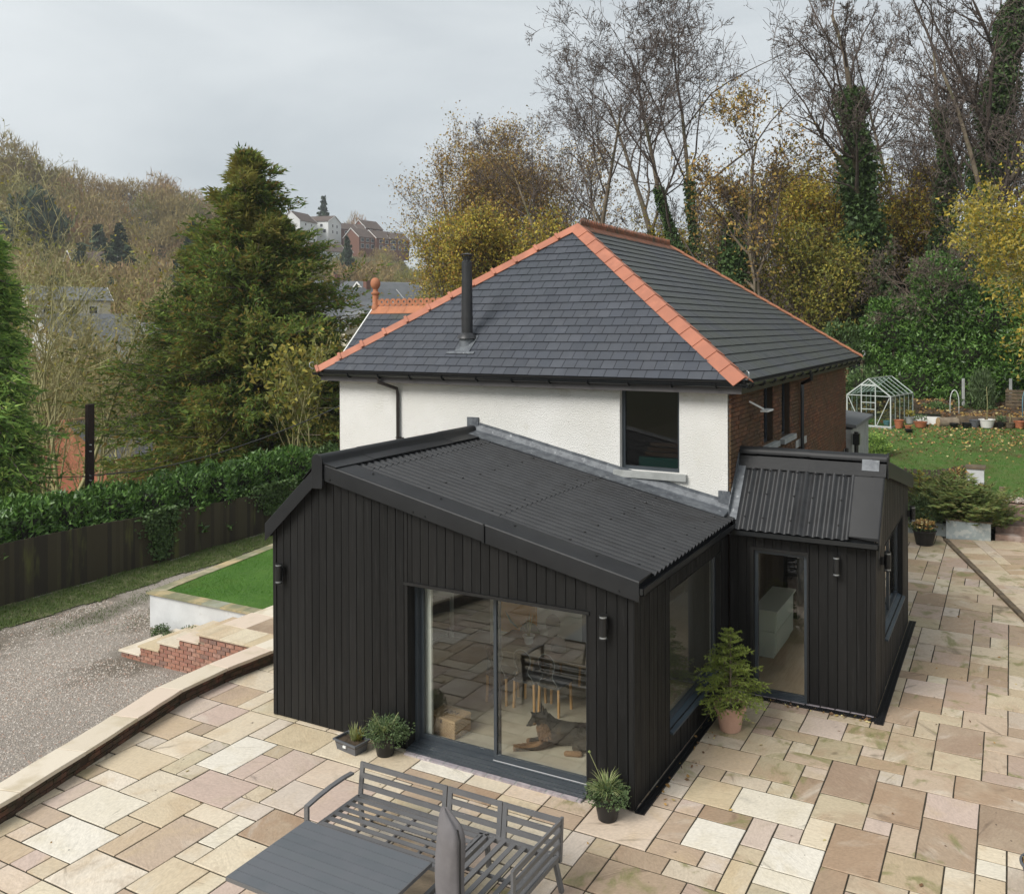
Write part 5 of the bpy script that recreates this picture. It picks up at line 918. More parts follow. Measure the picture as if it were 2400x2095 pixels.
mb = MB(); mb.box(-2.6, PY1 - .18, .05, PX1 - .17, PY1 - .13, 2.5); mb.box(-2.65, PY0 + .15, .05, -2.6, PY1 - .13, 2.5); build('back_wall', mb, 'wall_dark', por)
# boards, front
x = .02
while x < PX1 - .07:
    x1 = min(x + .1425, PX1 - .065); dy = random.uniform(-.003, .002); g = .0052; zl = 2.70
    def seg(a, b, z0): build('cladding_board', MB().box(a + g, PY0 + dy, z0, b - g, PY0 + .02, zl), 'board', por)
    if x1 <= KX0 or x >= KX1: seg(x, x1, .03)
    else:
        if x < KX0: seg(x, KX0, .03)
        if x1 > KX1: seg(KX1, x1, .03)
        seg(max(x, KX0), min(x1, KX1), KZ + .03)
    x = x1
build('cladding_board', MB().box(PX1 - .062, PY0 - .012, .03, PX1 + .0, PY0 + .02, 2.72), 'board', por)
# boards, side
y = PY0 + .0
pz(y - .010, y + .07, .03, PX1 - .018, .03, 'board', 'cladding_board', -.16)
y += .074
while y < PY1:
    y1 = min(y + .1425, PY1); g = .0052; dx = .018 + random.uniform(-.003, .002)
    if y1 <= KY0 or y >= KY1: pz(y + g, y1 - g, .03, PX1 - .018, dx, 'board', 'cladding_board')
    else:
        a, b = max(y, KY0), min(y1, KY1)
        if y < KY0: pz(y + g, KY0 - g, .03, PX1 - .018, dx, 'board', 'cladding_board')
        if y1 > KY1: pz(KY1 + g, y1 - g, .03, PX1 - .018, dx, 'board', 'cladding_board')
        pz(a + g, b - g, KZ1 + .03, PX1 - .018, dx, 'board', 'cladding_board'); pz(a + g, b - g, .03, PX1 - .018, dx, 'board', 'cladding_board', lo=KZ0 - .02)
    y = y1
# glazed door
gd = thing('glazed_door', 'single full height glazed door with anthracite frame in the black wing', 'door', (KX0, PY0, .03))
mb = MB(); d0, d1 = PY0 + .05, PY0 + .12
mb.box(KX0, d0, .03, KX0 + .055, d1, KZ); mb.box(KX1 - .055, d0, .03, KX1, d1, KZ); mb.box(KX0 + .055, d0, .03, KX1 - .055, d1, .10); mb.box(KX0 + .055, d0, KZ - .055, KX1 - .055, d1, KZ); build('frame', mb, 'anth', gd)
build('pane', MB().box(KX0 + .045, d0 + .03, .09, KX1 - .045, d0 + .036, KZ - .045), 'glass', gd)
build('sill', MB().box(KX0 - .01, PY0 - .02, .026, KX1 + .01, d0, .045), 'anth', gd)
mb = MB(); e = .028
mb.box(KX0 - .05, PY0 - .022, .04, KX0 - .0, PY0 - .003, KZ + .05); mb.box(KX1 + .0, PY0 - .022, .04, KX1 + .03, PY0 - .003, KZ + .05); mb.box(KX0 - .05, PY0 - .024, KZ + .002, KX1 + .03, PY0 - .003, KZ + .052)
build('door_trim', mb, 'trim', por)
mb = MB(); mb.box(KX0, PY0 - .0, .045, KX0 - .014, PY0 + .05, KZ); mb.box(KX1, PY0, .045, KX1 + .014, PY0 + .05, KZ); mb.box(KX0, PY0, KZ, KX1, PY0 + .05, KZ + .014); build('reveal', mb, 'board', por)
xx = KX0 - .3
while xx < PX1 - .1:
    x1 = min(xx + .215, PX1 - .02); build('threshold_brick', MB().box(xx + .005, PY0 - .03 if xx < KX1 else PY0 - .012, -.02, x1 - .005, PY0 + .03, .024), 'blue_brick', por); xx += .225
window('kitchen_window', 'two pane window with blue-grey sill on the side of the black wing', 'x', PX1, KY0, KY1, KZ0, KZ1, .09, mull=(6.35,))
mb = MB(); mb.box(PX1 - .11, KY0 - .012, KZ0, PX1 + .003, KY0, KZ1); mb.box(PX1 - .11, KY1, KZ0, PX1 + .003, KY1 + .012, KZ1); mb.box(PX1 - .11, KY0, KZ1, PX1 + .003, KY1, KZ1 + .012); build('reveal', mb, 'board', por)
# roof
pr_ = build('roof', MB().prism([(PX0 - .01, PY0 - .06, zp(PY0 - .06) - .09), (PX0 - .01, YR, ZR - .09), (PX0 - .01, PY1 + .08, zp(PY1 + .08) - .09), (PX0 - .01, PY1 + .08, zp(PY1 + .08) - .03), (PX0 - .01, YR, ZR - .03), (PX0 - .01, PY0 - .06, zp(PY0 - .06) - .03)], (PX1 - PX0 + .06, 0, 0)), 'black_back', por)
sl = (ZR - ZE) / (YR - PY0 + .10); nf = Vector((0, -sl, 1)).normalized()
O_ = lambda x, y: Vector((x, y, zp(y) - .03))
for x0, x1 in ((.16, 1.036), (1.036, 1.92)): corr('roof_sheet', O_(x0, 4.48), O_(x0, PY0 - .17) - O_(x0, 4.48), (1, 0, 0), x1 - x0, nf, .004, .012, pr_, s0=x0)
nb = Vector((0, (ZR - ZB) / (PY1 + .1 - YR), 1)).normalized()
for x0, x1 in ((.16, 1.036), (1.036, 1.92)): corr('roof_sheet', O_(x0, YR + .12), O_(x0, PY1 + .14) - O_(x0, YR + .12), (1, 0, 0), x1 - x0, nb, .004, .012, pr_, s0=x0)
# verge on the gable end (x = PX1 side)
def vergey(y0, y1, face, parent):
    def prof(y):
        z = zp(y) + .034; xo = PX1 + .085; P = [(1.88, y, z)]
        for a_ in (90, 65, 40, 15, 0): P.append((xo - .03 + .03 * math.cos(R(a_)), y, z - .03 + .03 * math.sin(R(a_))))
        P += [(xo, y, z - face), (xo - .012, y, z - face), (xo - .02, y, z - .045), (1.88, y, z - .012)]
        return [Vector(p) for p in P]
    a, b = prof(y0), prof(y1); n = len(a)
    F = [(i, n + i, n + (i + 1) % n, (i + 1) % n) for i in range(n)] + [tuple(range(n)), tuple(range(2 * n - 1, n - 1, -1))]
    return build('verge_flashing', MB().add(a + b, F), 'flash', parent, smooth='auto')
vergey(PY0 - .16, YR, .30, pr_); vergey(YR, 6.6, .27, pr_); vergey(6.57, PY1 + .14, .275, pr_)
for k, (x0, x1) in enumerate(((.02, .36), (.33, 1.20), (1.16, 2.20), (2.17, PX1 + .10))):
    up = .005 * (k % 2); P = [(YR - .20, zp(YR - .20) + .055 + up), (YR - .098, ZR - .035 + up)]
    for a_ in range(180, -1, -20): P.append((YR + .098 * math.cos(R(a_)), ZR + .012 + up + .098 * math.sin(R(a_))))
    P += [(YR + .10, ZR + .022 + up), (YR + .30, zp(YR + .30) + .05 + up)]
    Q = P + [(a_, z_ - .014) for a_, z_ in reversed(P)]; n = len(Q)
    V = [(x0, a_, z_) for a_, z_ in Q] + [(x1, a_, z_) for a_, z_ in Q]
    F = [(i, (i + 1) % n, n + (i + 1) % n, n + i) for i in range(n)] + [(n - 1 - i, n - 2 - i, i + 1, i) for i in range(len(P) - 1)] + [(n + i, n + i + 1, 2 * n - 2 - i, 2 * n - 1 - i) for i in range(len(P) - 1)]
    build('ridge_cap', MB().add(V, F), 'flash', pr_, smooth='auto')
P = [(YR + .085 * math.cos(R(a_)), ZR + .05 + .085 * math.sin(R(a_))) for a_ in range(0, 181, 15)] + [(YR - .09, ZR - .27), (YR + .09, ZR - .27)]
build('ridge_end_cap', MB().prism([(PX1 + .10, a_, z_) for a_, z_ in P], (.025, 0, 0)), 'flash', pr_, bevel=.005)
build('lead_patch', MB().prism([(2.02, YR - .165, zp(YR - .165) + .078), (2.28, YR - .165, zp(YR - .165) + .078), (2.28, YR - .085, ZR + .03), (2.02, YR - .085, ZR + .03)], (0, -.006, .006)), 'lead', pr_)
mb = MB(); zg = zp(PY0 - .14) - .075; mb.box(.16, PY0 - .20, zg - .08, PX1 + .07, PY0 - .09, zg - .07); mb.box(.16, PY0 - .20, zg - .08, PX1 + .07, PY0 - .192, zg); mb.box(.16, PY0 - .098, zg - .08, PX1 + .07, PY0 - .09, zg); mb.box(PX1 + .062, PY0 - .2, zg - .08, PX1 + .07, PY0 - .09, zg)
build('gutter', mb, 'gutter', pr_); build('fascia', MB().box(.05, PY0 - .088, zg - .10, PX1 + .0, PY0 - .015, zg + .03), 'trim', pr_)
mb = MB().prism([(.035, PY0 - .12, zp(PY0 - .12) + .04), (.17, PY0 - .12, zp(PY0 - .12) + .045), (.17, YR - .18, zp(YR - .18) + .04), (.035, YR - .18, zp(YR - .18) + .04)], (0, -.012, .012))
mb.prism([(.034, PY0 - .10, zp(PY0 - .1) + .05), (.034, YR - .15, zp(YR - .15) + .05), (.034, YR - .15, zp(YR - .15) + .22), (.034, PY0 - .10, zp(PY0 - .10) + .24)], (.012, 0, 0)); build('lead_flashing', mb, 'lead', pr_)
mb = MB()
for x_ in (.30, .59, 1.03, 1.32, 1.76): 
    for y_ in (4.40, 4.15, 3.90): mb.cbox(O_(x_, y_) + nf * (2 * AMP + .01), .022, .022, .016)
build('roof_screw', mb, 'screw', pr_)

# ------------------------------------------------------------------ wall lamps
def lamp(loc, rz, label):
    t = thing('wall_lamp', label, 'wall lamp', loc, rz, 'black cylinder wall lamps')
    b = MB().lathe([(.052, -.115), (.052, .115)], 20, (0, -.095, 0)); build('body', b, 'trim', t, world=False, smooth='auto')
    mb = MB(); mb.cbox((0, -.022, .0), .05, .044, .12); build('bracket', mb, 'trim', t, world=False)
    for s in (1, -1):
        build('clear_ring', MB().lathe([(.046, -.011), (.049, -.011), (.049, .011), (.046, .011)], 20, (0, -.095, s * .126)), 'chrome', t, world=False, smooth='auto')
        build('cap', MB().lathe([(.053, -.007), (.053, .007)], 20, (0, -.095, s * .144)), 'trim', t, world=False, smooth='auto')
    return t
L0 = lamp((-5.79, 0, 2.22), 0, 'wall lamp left of the sliding door near the tall left corner')
dup(L0, (-.37, 0, 2.24), 0, 'wall lamp right of the sliding door near the wall corner')
dup(L0, (1.73, PY0, 2.26), 0, 'wall lamp right of the glazed door on the black wing')
dup(L0, (PX1, 4.62, 2.22), R(90), 'wall lamp near corner of the wing beside its window')
dup(L0, (PX1, 8.45, 2.22), R(90), 'wall lamp on the far corner of the wing near the planter')
# ------------------------------------------------------------------ white house
random.seed(13)
HX0, HX1, HY0, HY1 = -8.26, .03, 3.98, 14.98
EZ, EO = 5.07, .335
house = thing('house', 'white pebbledashed house with brick side, slate hip roof and orange tiles', 'house', (-4.1, 3.98, 0))
VX0, VX1, VZ0, VZ1 = -1.945, -.855, 3.46, 4.93
mb = MB()
mb.box(HX0, HY0, -.6, -6.0, HY0 + .25, 4.9); mb.box(-6.0, HY0, 2.6, VX0, HY0 + .25, 4.9); mb.box(-6.0, HY0 , -.1, -5.4, HY0 + .25, 2.6); mb.box(-4.4, HY0 , -.1, VX0, HY0 + .25, 2.6)
mb.box(VX0, HY0, 2.6, VX1, HY0 + .25, VZ0); mb.box(VX1, HY0, 2.6, HX1 - .05, HY0 + .25, 4.9); mb.box(VX0, HY0, -.1, HX1 - .3, HY0 + .25, 2.6)
build('front_wall', mb, 'render', house)
build('left_wall', MB().box(HX0, HY0 + .25, -.6, HX0 + .25, HY1, 4.9), 'render', house)
build('rear_wall', MB().box(HX0 + .25, HY1 - .25, -.6, HX1 - .05, HY1, 4.9), 'mortar', house)
# brick side wall: core + bricks
W1 = (6.10, 6.80, 3.72, 4.87); W2 = (7.50, 8.22, 3.70, 4.87); W3 = (8.85, 9.65, 2.5, 3.33)
def cut(y, z): return any(a < y < b and c < z < d for a, b, c, d in (W1, W2, W3))
mb = MB(); e = [HY0 + .25, W1[0], W1[1], W2[0], W2[1], W3[0], W3[1], HY1 - .25]
for k in range(7):
    a, b = e[k], e[k + 1]
    if k % 2 == 0: mb.box(HX1 - .25, a, -.6, HX1 - .018, b, 4.9)
    else:
        w_ = (W1, W2, W3)[k // 2]; mb.box(HX1 - .25, a, -.6, HX1 - .018, b, w_[2]); mb.box(HX1 - .25, a, w_[3], HX1 - .018, b, 4.9)
build('side_wall', mb, 'mortar', house)
sw = house
bricks = []
row = 0; z = 2.55
while z < 4.86:
    y = HY0 + .01 - (.1125 if row % 2 else 0)
    while y < HY1:
        a, b = max(y, HY0 + .01), min(y + .2125, HY1)
        if b - a > .03:
            if not (cut(a + .01, z + .03) or cut(b - .01, z + .03)): bricks.append((a, b, z))
            else:
                for w_ in (W1, W2, W3):
                    if w_[2] < z + .03 < w_[3]:
                        if a < w_[0] < b and w_[0] - a > .04: bricks.append((a, w_[0], z))
                        if a < w_[1] < b and b - w_[1] > .04: bricks.append((w_[1], b, z))
        y += .2235
    z += .0755; row += 1
bricks = [b for b in bricks if not (b[0] < 8.6 and b[2] + .06 < zp(min(max(b[0], PY0), PY1)) - .1)]
bricks.sort(key=lambda b: b[0]); near = set()
rest = MB(); cnt = 0
for a, b, z in bricks:
    x = HX1 + random.uniform(-.0035, .003); q = MB().box(HX1 - .03, a + .0055, z, x, b - .0055, z + .0615)
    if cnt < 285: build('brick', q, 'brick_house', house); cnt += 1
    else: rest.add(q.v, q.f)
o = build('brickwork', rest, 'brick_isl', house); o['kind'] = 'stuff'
# windows
window('upper_window', 'upstairs window with dark pane in the white wall', 'y', HY0, VX0, VX1, VZ0, VZ1, .10, m='glass_dark', sill=False, fr=.06)
build('window_sill', MB().box(VX0 - .10, HY0 - .075, VZ0 - .12, VX1 + .14, HY0 + .10, VZ0 - .004), 'stone_sill', house, bevel=.006)
build('room_box', MB().box(VX0 - .6, HY0 + 1.6, 2.7, VX1 + .6, HY0 + 1.64, 4.9), 'wall_dark', house)
build('blind', MB().box(VX0 + .25, HY0 + .26, VZ0 - .05, VX1 + .1, HY0 + .32, VZ0 + .20), mat('teal_cushion', (.06, .42, .36), rough=.8), house)
mb = MB()
for k in range(3): mb.box(VX0 + .36 + k * .05, HY0 + .26, VZ0 + .23 + k * .085, VX1 + .1, HY0 + .29, VZ0 + .29 + k * .085)
build('bed_slat', mb, mat('brown_bed_slat', (.30, .15, .08), rough=.6), house)
for w_, lb in ((W1, 'narrow dark window in the brick side wall, nearest the corner'), (W2, 'narrow dark window in the brick side wall, beside the drainpipe')):
    t = window('side_window', lb, 'x', HX1, w_[0], w_[1], w_[2], w_[3], .12, m='glass_dark', sill=False, fr=.05)
    build('sill', MB().box(HX1 - .10, w_[0] - .17, w_[2] - .11, HX1 + .10, w_[1] + .17, w_[2] - .004), 'stone_sill', t, bevel=.006)
    build('painted_room_shade', MB().box(HX1 - .9, w_[0] - .3, w_[2] - .2, HX1 - .86, w_[1] + .3, w_[3] + .02), 'wall_dark', house)  # dark board behind the pane, its colour stands in for the unlit room
build('lintel', MB().box(HX1 - .06, W3[0] - .14, W3[3] + .002, HX1 + .012, W3[1] + .14, W3[3] + .16), 'stone_sill', house)
build('painted_dark_opening', MB().box(HX1 - .2, W3[0], W3[2], HX1 - .16, W3[1], W3[3]), 'black_back', house)  # black board closing the opening, painted in for the shade inside

# ---- roof
XM_ = (HX0 + HX1) / 2; YA, ZA = 6.71, 8.07; YB = 12.25
E0, E1 = (HX0 - EO, HY0 - EO, EZ), (HX1 + EO, HY0 - EO, EZ); E2, E3 = (HX1 + EO, HY1 + EO, EZ), (HX0 - EO, HY1 + EO, EZ); A_, B_ = (XM_, YA, ZA), (XM_, YB, ZA)
mb = MB().add([E0, E1, E2, E3, A_, B_, *[(p[0], p[1], EZ - .04) for p in (E0, E1, E2, E3)]], [(0, 1, 4), (1, 2, 5, 4), (2, 3, 5), (3, 0, 4, 5), (6, 9, 8, 7), (0, 6, 7, 1), (1, 7, 8, 2), (2, 8, 9, 3), (3, 9, 6, 0)])
hroof = build('roof', mb, 'black_back', house)
def slateface(O, U, Vv, poly, gauge, wid, limit, lift=.006, off0=0., order='bottom', mA='slate', mB_='slate_isl', parent=None, drop=0):
    """O origin, U unit along eaves, Vv unit up-slope; poly in (u,v)"""
    O, U, Vv = Vector(O), Vector(U), Vector(Vv); Nn = U.cross(Vv).normalized()
    vmax = max(p[1] for p in poly); umin = min(p[0] for p in poly); umax = max(p[0] for p in poly); rest = MB(); cnt = 0; k = 0
    v = -.03
    while v < vmax:
        u = umin - wid + (wid / 2 if k % 2 else 0) + off0
        while u < umax:
            g = .0042; v0 = v + random.uniform(-.0025, .0025); r_ = [(u + g, v0), (u + wid - g, v0), (u + wid - g, v + gauge + .006), (u + g, v + gauge + .006)]
            P = r_
            n = len(poly)
            for i in range(n):
                a, b = poly[i], poly[(i + 1) % n]
                if not P: break
                P = clip(P, lambda p: (b[0] - a[0]) * (p[1] - a[1]) - (b[1] - a[1]) * (p[0] - a[0]) + (.04 if i == 0 else 0))
            if len(P) >= 3:
                hgt = lambda q: .004 + (.016 + dz) * (1 - (q[1] - v) / gauge)
                dz = random.uniform(-.0015, .0025)
                pts = [O + U * q[0] + Vv * q[1] + Nn * hgt(q) for q in P]
                mb = MB().prism(pts, -Nn * .006)
                if cnt < limit: build('slate', mb, mA, parent); cnt += 1
                else: rest.add(mb.v, mb.f)
            u += wid
        v += gauge; k += 1
    if rest.v:
        o = build('slates', rest, mB_, parent); o['kind'] = 'stuff'; o.name = 'slating'
# front face
slF = Vector((0, YA - (HY0 - EO), ZA - EZ)); LF = slF.length; slF.normalize(); WF = E1[0] - E0[0]
slateface(E0, (1, 0, 0), slF, [(0, 0), (WF, 0), (WF / 2, LF)], .2135, .25, 290, mB_='slate_front', parent=hroof)
slR = Vector((XM_ - E1[0], 0, ZA - EZ)); LR = slR.length; slR.normalize(); WR = E2[1] - E1[1]
slateface(E1, (0, 1, 0), slR, [(0, 0), (WR, 0), (YB - E1[1], LR), (YA - E1[1], LR)], .235, .25, 0, parent=hroof)
slL = Vector((XM_ - E0[0], 0, ZA - EZ)).normalized()
slateface(E3, (0, -1, 0), slL, [(0, 0), (WR, 0), (WR - (YA - E1[1]), LR), (WR - (YB - E1[1]), LR)], .235, .25, 0, parent=hroof)
# hip tiles
def hiptiles(P0, P1, nA, nB, L, m, collar=True, wd=.165, name='hip_tile'):
    """angular tiles laid from the foot P0 to the top P1; nA/nB the normals of the two slopes"""
    P0, P1 = Vector(P0), Vector(P1); d = (P1 - P0); T = d.length; d.normalize(); n = int(round(T / L)); l = T / n
    nA, nB = Vector(nA).normalized(), Vector(nB).normalized(); up = (nA + nB).normalized()
    sA = d.cross(nA).normalized(); sB = d.cross(nB).normalized()
    if sA.dot(nB) > 0: sA = -sA
    if sB.dot(nA) > 0: sB = -sB
    for k in range(n):
        a, b = P0 + d * (k * l - .015), P0 + d * ((k + 1) * l + .03); ha, hb = .062, .046
        sec = lambda c, h, t: [c + sA * wd + nA * (h - .015), c + up * (h + .018), c + sB * wd + nB * (h - .015), c + sB * (wd) + nB * (h - .015 - t), c + up * (h + .018 - t), c + sA * (wd) + nA * (h - .015 - t)]
        V = sec(a, ha, .016) + sec(b, hb, .016); F = [(i, (i + 1) % 6, 6 + (i + 1) % 6, 6 + i) for i in range(6)] + [(5, 4, 1, 0), (4, 3, 2, 1), (6, 7, 10, 11), (7, 8, 9, 10)]
        o = build(name, MB().add(V, F), m, hroof)
        if collar:
            c0, c1 = P0 + d * (k * l - .022), P0 + d * (k * l + .035); V = sec(c0, ha + .026, .045) + sec(c1, ha + .026, .045)
            build('collar', MB().add(V, F), m, o)
nFn = Vector((1, 0, 0)).cross(slF); nRn = Vector((0, 1, 0)).cross(slR); nLn = Vector((0, -1, 0)).cross(slL); nBn = Vector((0, (YB - HY1 - EO) * -1, 0)); nBn = Vector((0, ZA - EZ, (HY1 + EO - YB))).normalized()
hiptiles(Vector(E1) + Vector((-.03, .03, .0)), A_, nFn, nRn, .40, 'hip', collar=False, wd=.20)
hiptiles(Vector(E0) + Vector((.03, .03, .0)), A_, nFn, nLn, .50, 'hip', collar=True, wd=.15)
hiptiles(E2, B_, nRn, nBn, .40, 'crest2', collar=False, wd=.13)
hiptiles(E3, B_, nLn, nBn, .45, 'crest2', collar=False, wd=.13)
# crested main ridge
def crest(P0, P1, L, m, parent, hgt=.13, holes=False, teeth=5, wing=.17, sl=(.75, .75)):
    P0, P1 = Vector(P0), Vector(P1); d = P1 - P0; T = d.length; d.normalize(); n = int(round(T / L)); l = T / n; s = d.cross(Vector((0, 0, 1))).normalized(); up = Vector((0, 0, 1))
    for k in range(n):
        a, b = P0 + d * (k * l + .003), P0 + d * ((k + 1) * l - .003)
        sec = [s * wing - up * (wing * sl[0] - .035), up * .05, -s * wing - up * (wing * sl[1] - .035), -s * wing - up * (wing * sl[1] - .02), up * .03, s * wing - up * (wing * sl[0] - .02)]
        V = [a + q for q in sec] + [b + q for q in sec]; F = [(i, (i + 1) % 6, 6 + (i + 1) % 6, 6 + i) for i in range(6)] + [(5, 4, 1, 0), (4, 3, 2, 1), (6, 7, 10, 11), (7, 8, 9, 10)]
        o = build('ridge_tile', MB().add(V, F), m, parent)
        c = MB(); tw = (l - .006) / teeth
        for q in range(teeth):
            p = a + d * (q * tw); w_ = s * .012
            if holes:   # pierced cresting: base band, uprights either side of a round hole, scalloped cap
                hh = hgt; r_ = .03; cx = p + d * tw / 2 + up * (.05 + hh * .48); ring = []
                out = [p + up * .045, p + d * tw + up * .045, p + d * tw + up * (.045 + hh * .72), p + d * tw * .5 + up * (.045 + hh), p + up * (.045 + hh * .72)]
                m_ = 10; inner = [cx + d * (math.cos(2 * math.pi * j / m_) * r_) + up * (math.sin(2 * math.pi * j / m_) * r_) for j in range(m_)]
                # outer sampled to match
                def proj_out(j):
                    ang_ = 2 * math.pi * j / m_; dv = (math.cos(ang_), math.sin(ang_)); best = None
                    for i in range(5):
                        A2, B2 = out[i] - cx, out[(i + 1) % 5] - cx; ax_, ay_ = A2.dot(d), A2.z; bx_, by_ = B2.dot(d), B2.z
                        den = dv[0] * (by_ - ay_) - dv[1] * (bx_ - ax_)
                        if abs(den) < 1e-9: continue
                        t = (ax_ * (by_ - ay_) - ay_ * (bx_ - ax_)) / den; u_ = (ax_ * dv[1] - ay_ * dv[0]) / den
                        if t > 0 and -1e-6 <= u_ <= 1 + 1e-6 and (best is None or t < best): best = t
                    return cx + d * dv[0] * best + up * dv[1] * best
                outer = [proj_out(j) for j in range(m_)]
                V = [x_ + w_ for x_ in inner] + [x_ + w_ for x_ in outer] + [x_ - w_ for x_ in inner] + [x_ - w_ for x_ in outer]; F = []
                for j in range(m_):
                    j2 = (j + 1) % m_; F += [(j, m_ + j, m_ + j2, j2), (2 * m_ + j, 2 * m_ + j2, 3 * m_ + j2, 3 * m_ + j), (m_ + j, 3 * m_ + j, 3 * m_ + j2, m_ + j2), (j, j2, 2 * m_ + j2, 2 * m_ + j)]
                c.add(V, F)
            else:
                c.prism([p + up * .045 - w_, p + d * tw * .94 + up * .045 - w_, p + d * tw * .94 + up * (.045 + hgt * .45) - w_, p + d * tw * .5 + up * (.045 + hgt) - w_, p + d * tw * .06 + up * (.045 + hgt * .45) - w_], w_ * 2)
        build('cresting', c, m, o)
crest((XM_, YA + .12, ZA), (XM_, YB, ZA), .45, 'crest', hroof, hgt=.15, teeth=5, wing=.19, sl=(.67, .67))
# hip irons (little white hooks)
def hook(p, dx, dy):
    P = [Vector(p) + Vector((dx, dy, 0)) * t + Vector((0, 0, h)) for t, h in ((0, 0), (.10, -.01), (.16, .04), (.15, .11), (.09, .13), (.07, .09))]
    build('hip_iron', MB().tube(P, .010, 6), 'chrome', hroof, smooth=True)
hook((E1[0] - .02, E1[1] + .03, EZ + .03), .7, -.7); hook((E0[0] + .02, E0[1] + .03, EZ + .03), -.7, -.7); hook((E2[0], E2[1], EZ + .03), .7, .7)
# eaves: fascia, soffit, gutter with brackets
FZ = EZ - .05
mb = MB(); mb.box(HX0 - .26, HY0 - .27, FZ - .17, HX1 + .26, HY0 - .25, FZ + .02); mb.box(HX0 - .26, HY0 - .25, FZ - .17, HX1 + .25, HY0 - .002, FZ - .155); build('fascia', mb, 'fascia', house)
mb = MB(); mb.box(HX1 + .24, HY0 - .25, FZ - .17, HX1 + .26, HY1 + .25, FZ + .02); mb.box(HX1 + .002, HY0 - .002, FZ - .165, HX1 + .24, HY1 + .25, FZ - .15); build('fascia', mb, 'trim', house)
mb = MB(); mb.box(HX0 - .26, HY0, FZ - .17, HX0 - .24, HY1 + .25, FZ + .02); mb.box(HX0 - .24, HY0, FZ - .17, HX0 - .002, HY1 + .25, FZ - .155); build('fascia', mb, 'trim', house)
build('eaves_board', MB().box(HX0 - .24, HY0 - .25, FZ - .0, HX1 + .24, HY1 + .25, FZ + .008), 'black_back', house)
build('wall_plate', MB().box(HX0 + .01, HY0 + .01, 4.85, HX1 - .02, HY1 - .01, FZ - .002), 'mortar', house)
gutter((HX0 - .38, HY0 - .335, FZ - .0), (HX1 + .40, HY0 - .335, FZ - .0), .062, 'gutter', house)
gutter((HX1 + .335, HY0 - .40, FZ - .0), (HX1 + .335, HY1 + .4, FZ - .0), .062, 'gutter', house)
for k in range(12):
    x = HX0 - .2 + k * .76; c = MB(); P = [Vector((x, HY0 - .335 + .072 * math.cos(t), FZ + .072 * math.sin(t))) for t in np.linspace(math.pi, 2 * math.pi, 9)]
    for a, b in zip(P[:-1], P[1:]): c.beam(a, b, .045, .008, up=(1, 0, 0))
    build('gutter_bracket', c, 'gutter', house)
for k in range(16):
    y = HY0 - .1 + k * .74; c = MB(); P = [Vector((HX1 + .335 + .072 * math.cos(t), y, FZ + .072 * math.sin(t))) for t in np.linspace(math.pi, 2 * math.pi, 9)]
    for a, b in zip(P[:-1], P[1:]): c.beam(a, b, .045, .008, up=(0, 1, 0))
    build('gutter_bracket', c, 'gutter', house)
dp = tag(build('downpipe', MB().tube([(-6.97, 3.64, 4.97), (-6.97, 3.64, 4.86), (-6.72, 3.90, 4.72), (-6.72, 3.925, 4.6), (-6.72, 3.925, 3.2), (-6.72, 3.925, .0)], .034, 10), 'pipe_brown', loc=(-6.72, 3.925, 0), smooth='auto'), 'thin brown downpipe with a swan neck on the white wall', 'drainpipe')
mb = MB(); mb.cbox((-6.72, 3.95, 3.75), .11, .05, .03); mb.cbox((-6.63, 3.95, 3.75), .06, .02, .02)
build('pipe_clip', mb, 'pipe_brown', dp)
dp2 = tag(build('downpipe', MB().tube([(.37, 8.7, 4.97), (.37, 8.7, 4.82), (.10, 9.06, 4.70), (.10, 9.06, 4.55), (.10, 9.06, .05)], .04, 10), 'gutter', loc=(.1, 9.06, 0), smooth='auto'), 'black downpipe running down the brick side wall', 'drainpipe')
fl = thing('floodlight', 'small white folding bracket lamp fixed to the brick wall', 'lamp', (HX1, 5.3, 4.43))
mb = MB(); mb.beam((HX1, 5.10, 4.62), (HX1 + .22, 5.25, 4.48), .03, .03); build('arm', mb, 'white', fl)
mb = MB(); mb.cbox((HX1 + .25, 5.35, 4.45), .13, .40, .03); build('head', mb, 'white', fl)
# flue
flx, fly = -5.29, 4.25; zfl = EZ + (fly - (HY0 - EO)) * (ZA - EZ) / (YA - HY0 + EO)
f = thing('flue', 'tall black metal flue pipe with cowl on the slate roof', 'flue', (flx, fly, zfl))
build('pipe', MB().lathe([(.108, -.05), (.108, .42), (.115, .42), (.115, .47), (.108, .47), (.10, 1.50), (.10, 1.53), (.075, 1.55)], 24, (flx, fly, zfl)), 'flue', f, smooth='auto')
build('storm_collar', MB().lathe([(.20, .10), (.17, .16), (.105, .21), (.105, .12)], 24, (flx, fly, zfl - .05)), 'flue', f, smooth='auto')
mb = MB().lathe([(.165, -.16), (.15, .02), (.135, .10)], 24, (flx, fly, zfl)); build('lead_cone', mb, 'lead', f, smooth='auto')
u_ = slF; n_ = nFn
def rp(x, v, h): return Vector(E0) + Vector((x - E0[0], 0, 0)) + slF * v + n_ * h
v_ = (Vector((0, fly, zfl)) - Vector((0, E0[1], EZ))).length
mb = MB().prism([rp(flx - .13, v_ - .33, .022), rp(flx + .20, v_ - .33, .022), rp(flx + .22, v_ + .12, .022), rp(flx - .13, v_ + .1, .022)], n_ * .008); mb.prism([rp(flx - .30, v_ - .37, .024), rp(flx + .33, v_ - .37, .024), rp(flx + .33, v_ - .31, .024), rp(flx - .30, v_ - .31, .024)], n_ * .012); build('lead_apron', mb, 'lead', f)
mb = MB().lathe([(.075, 1.54), (.062, 1.56), (.06, 1.64)], 16, (flx, fly, zfl))
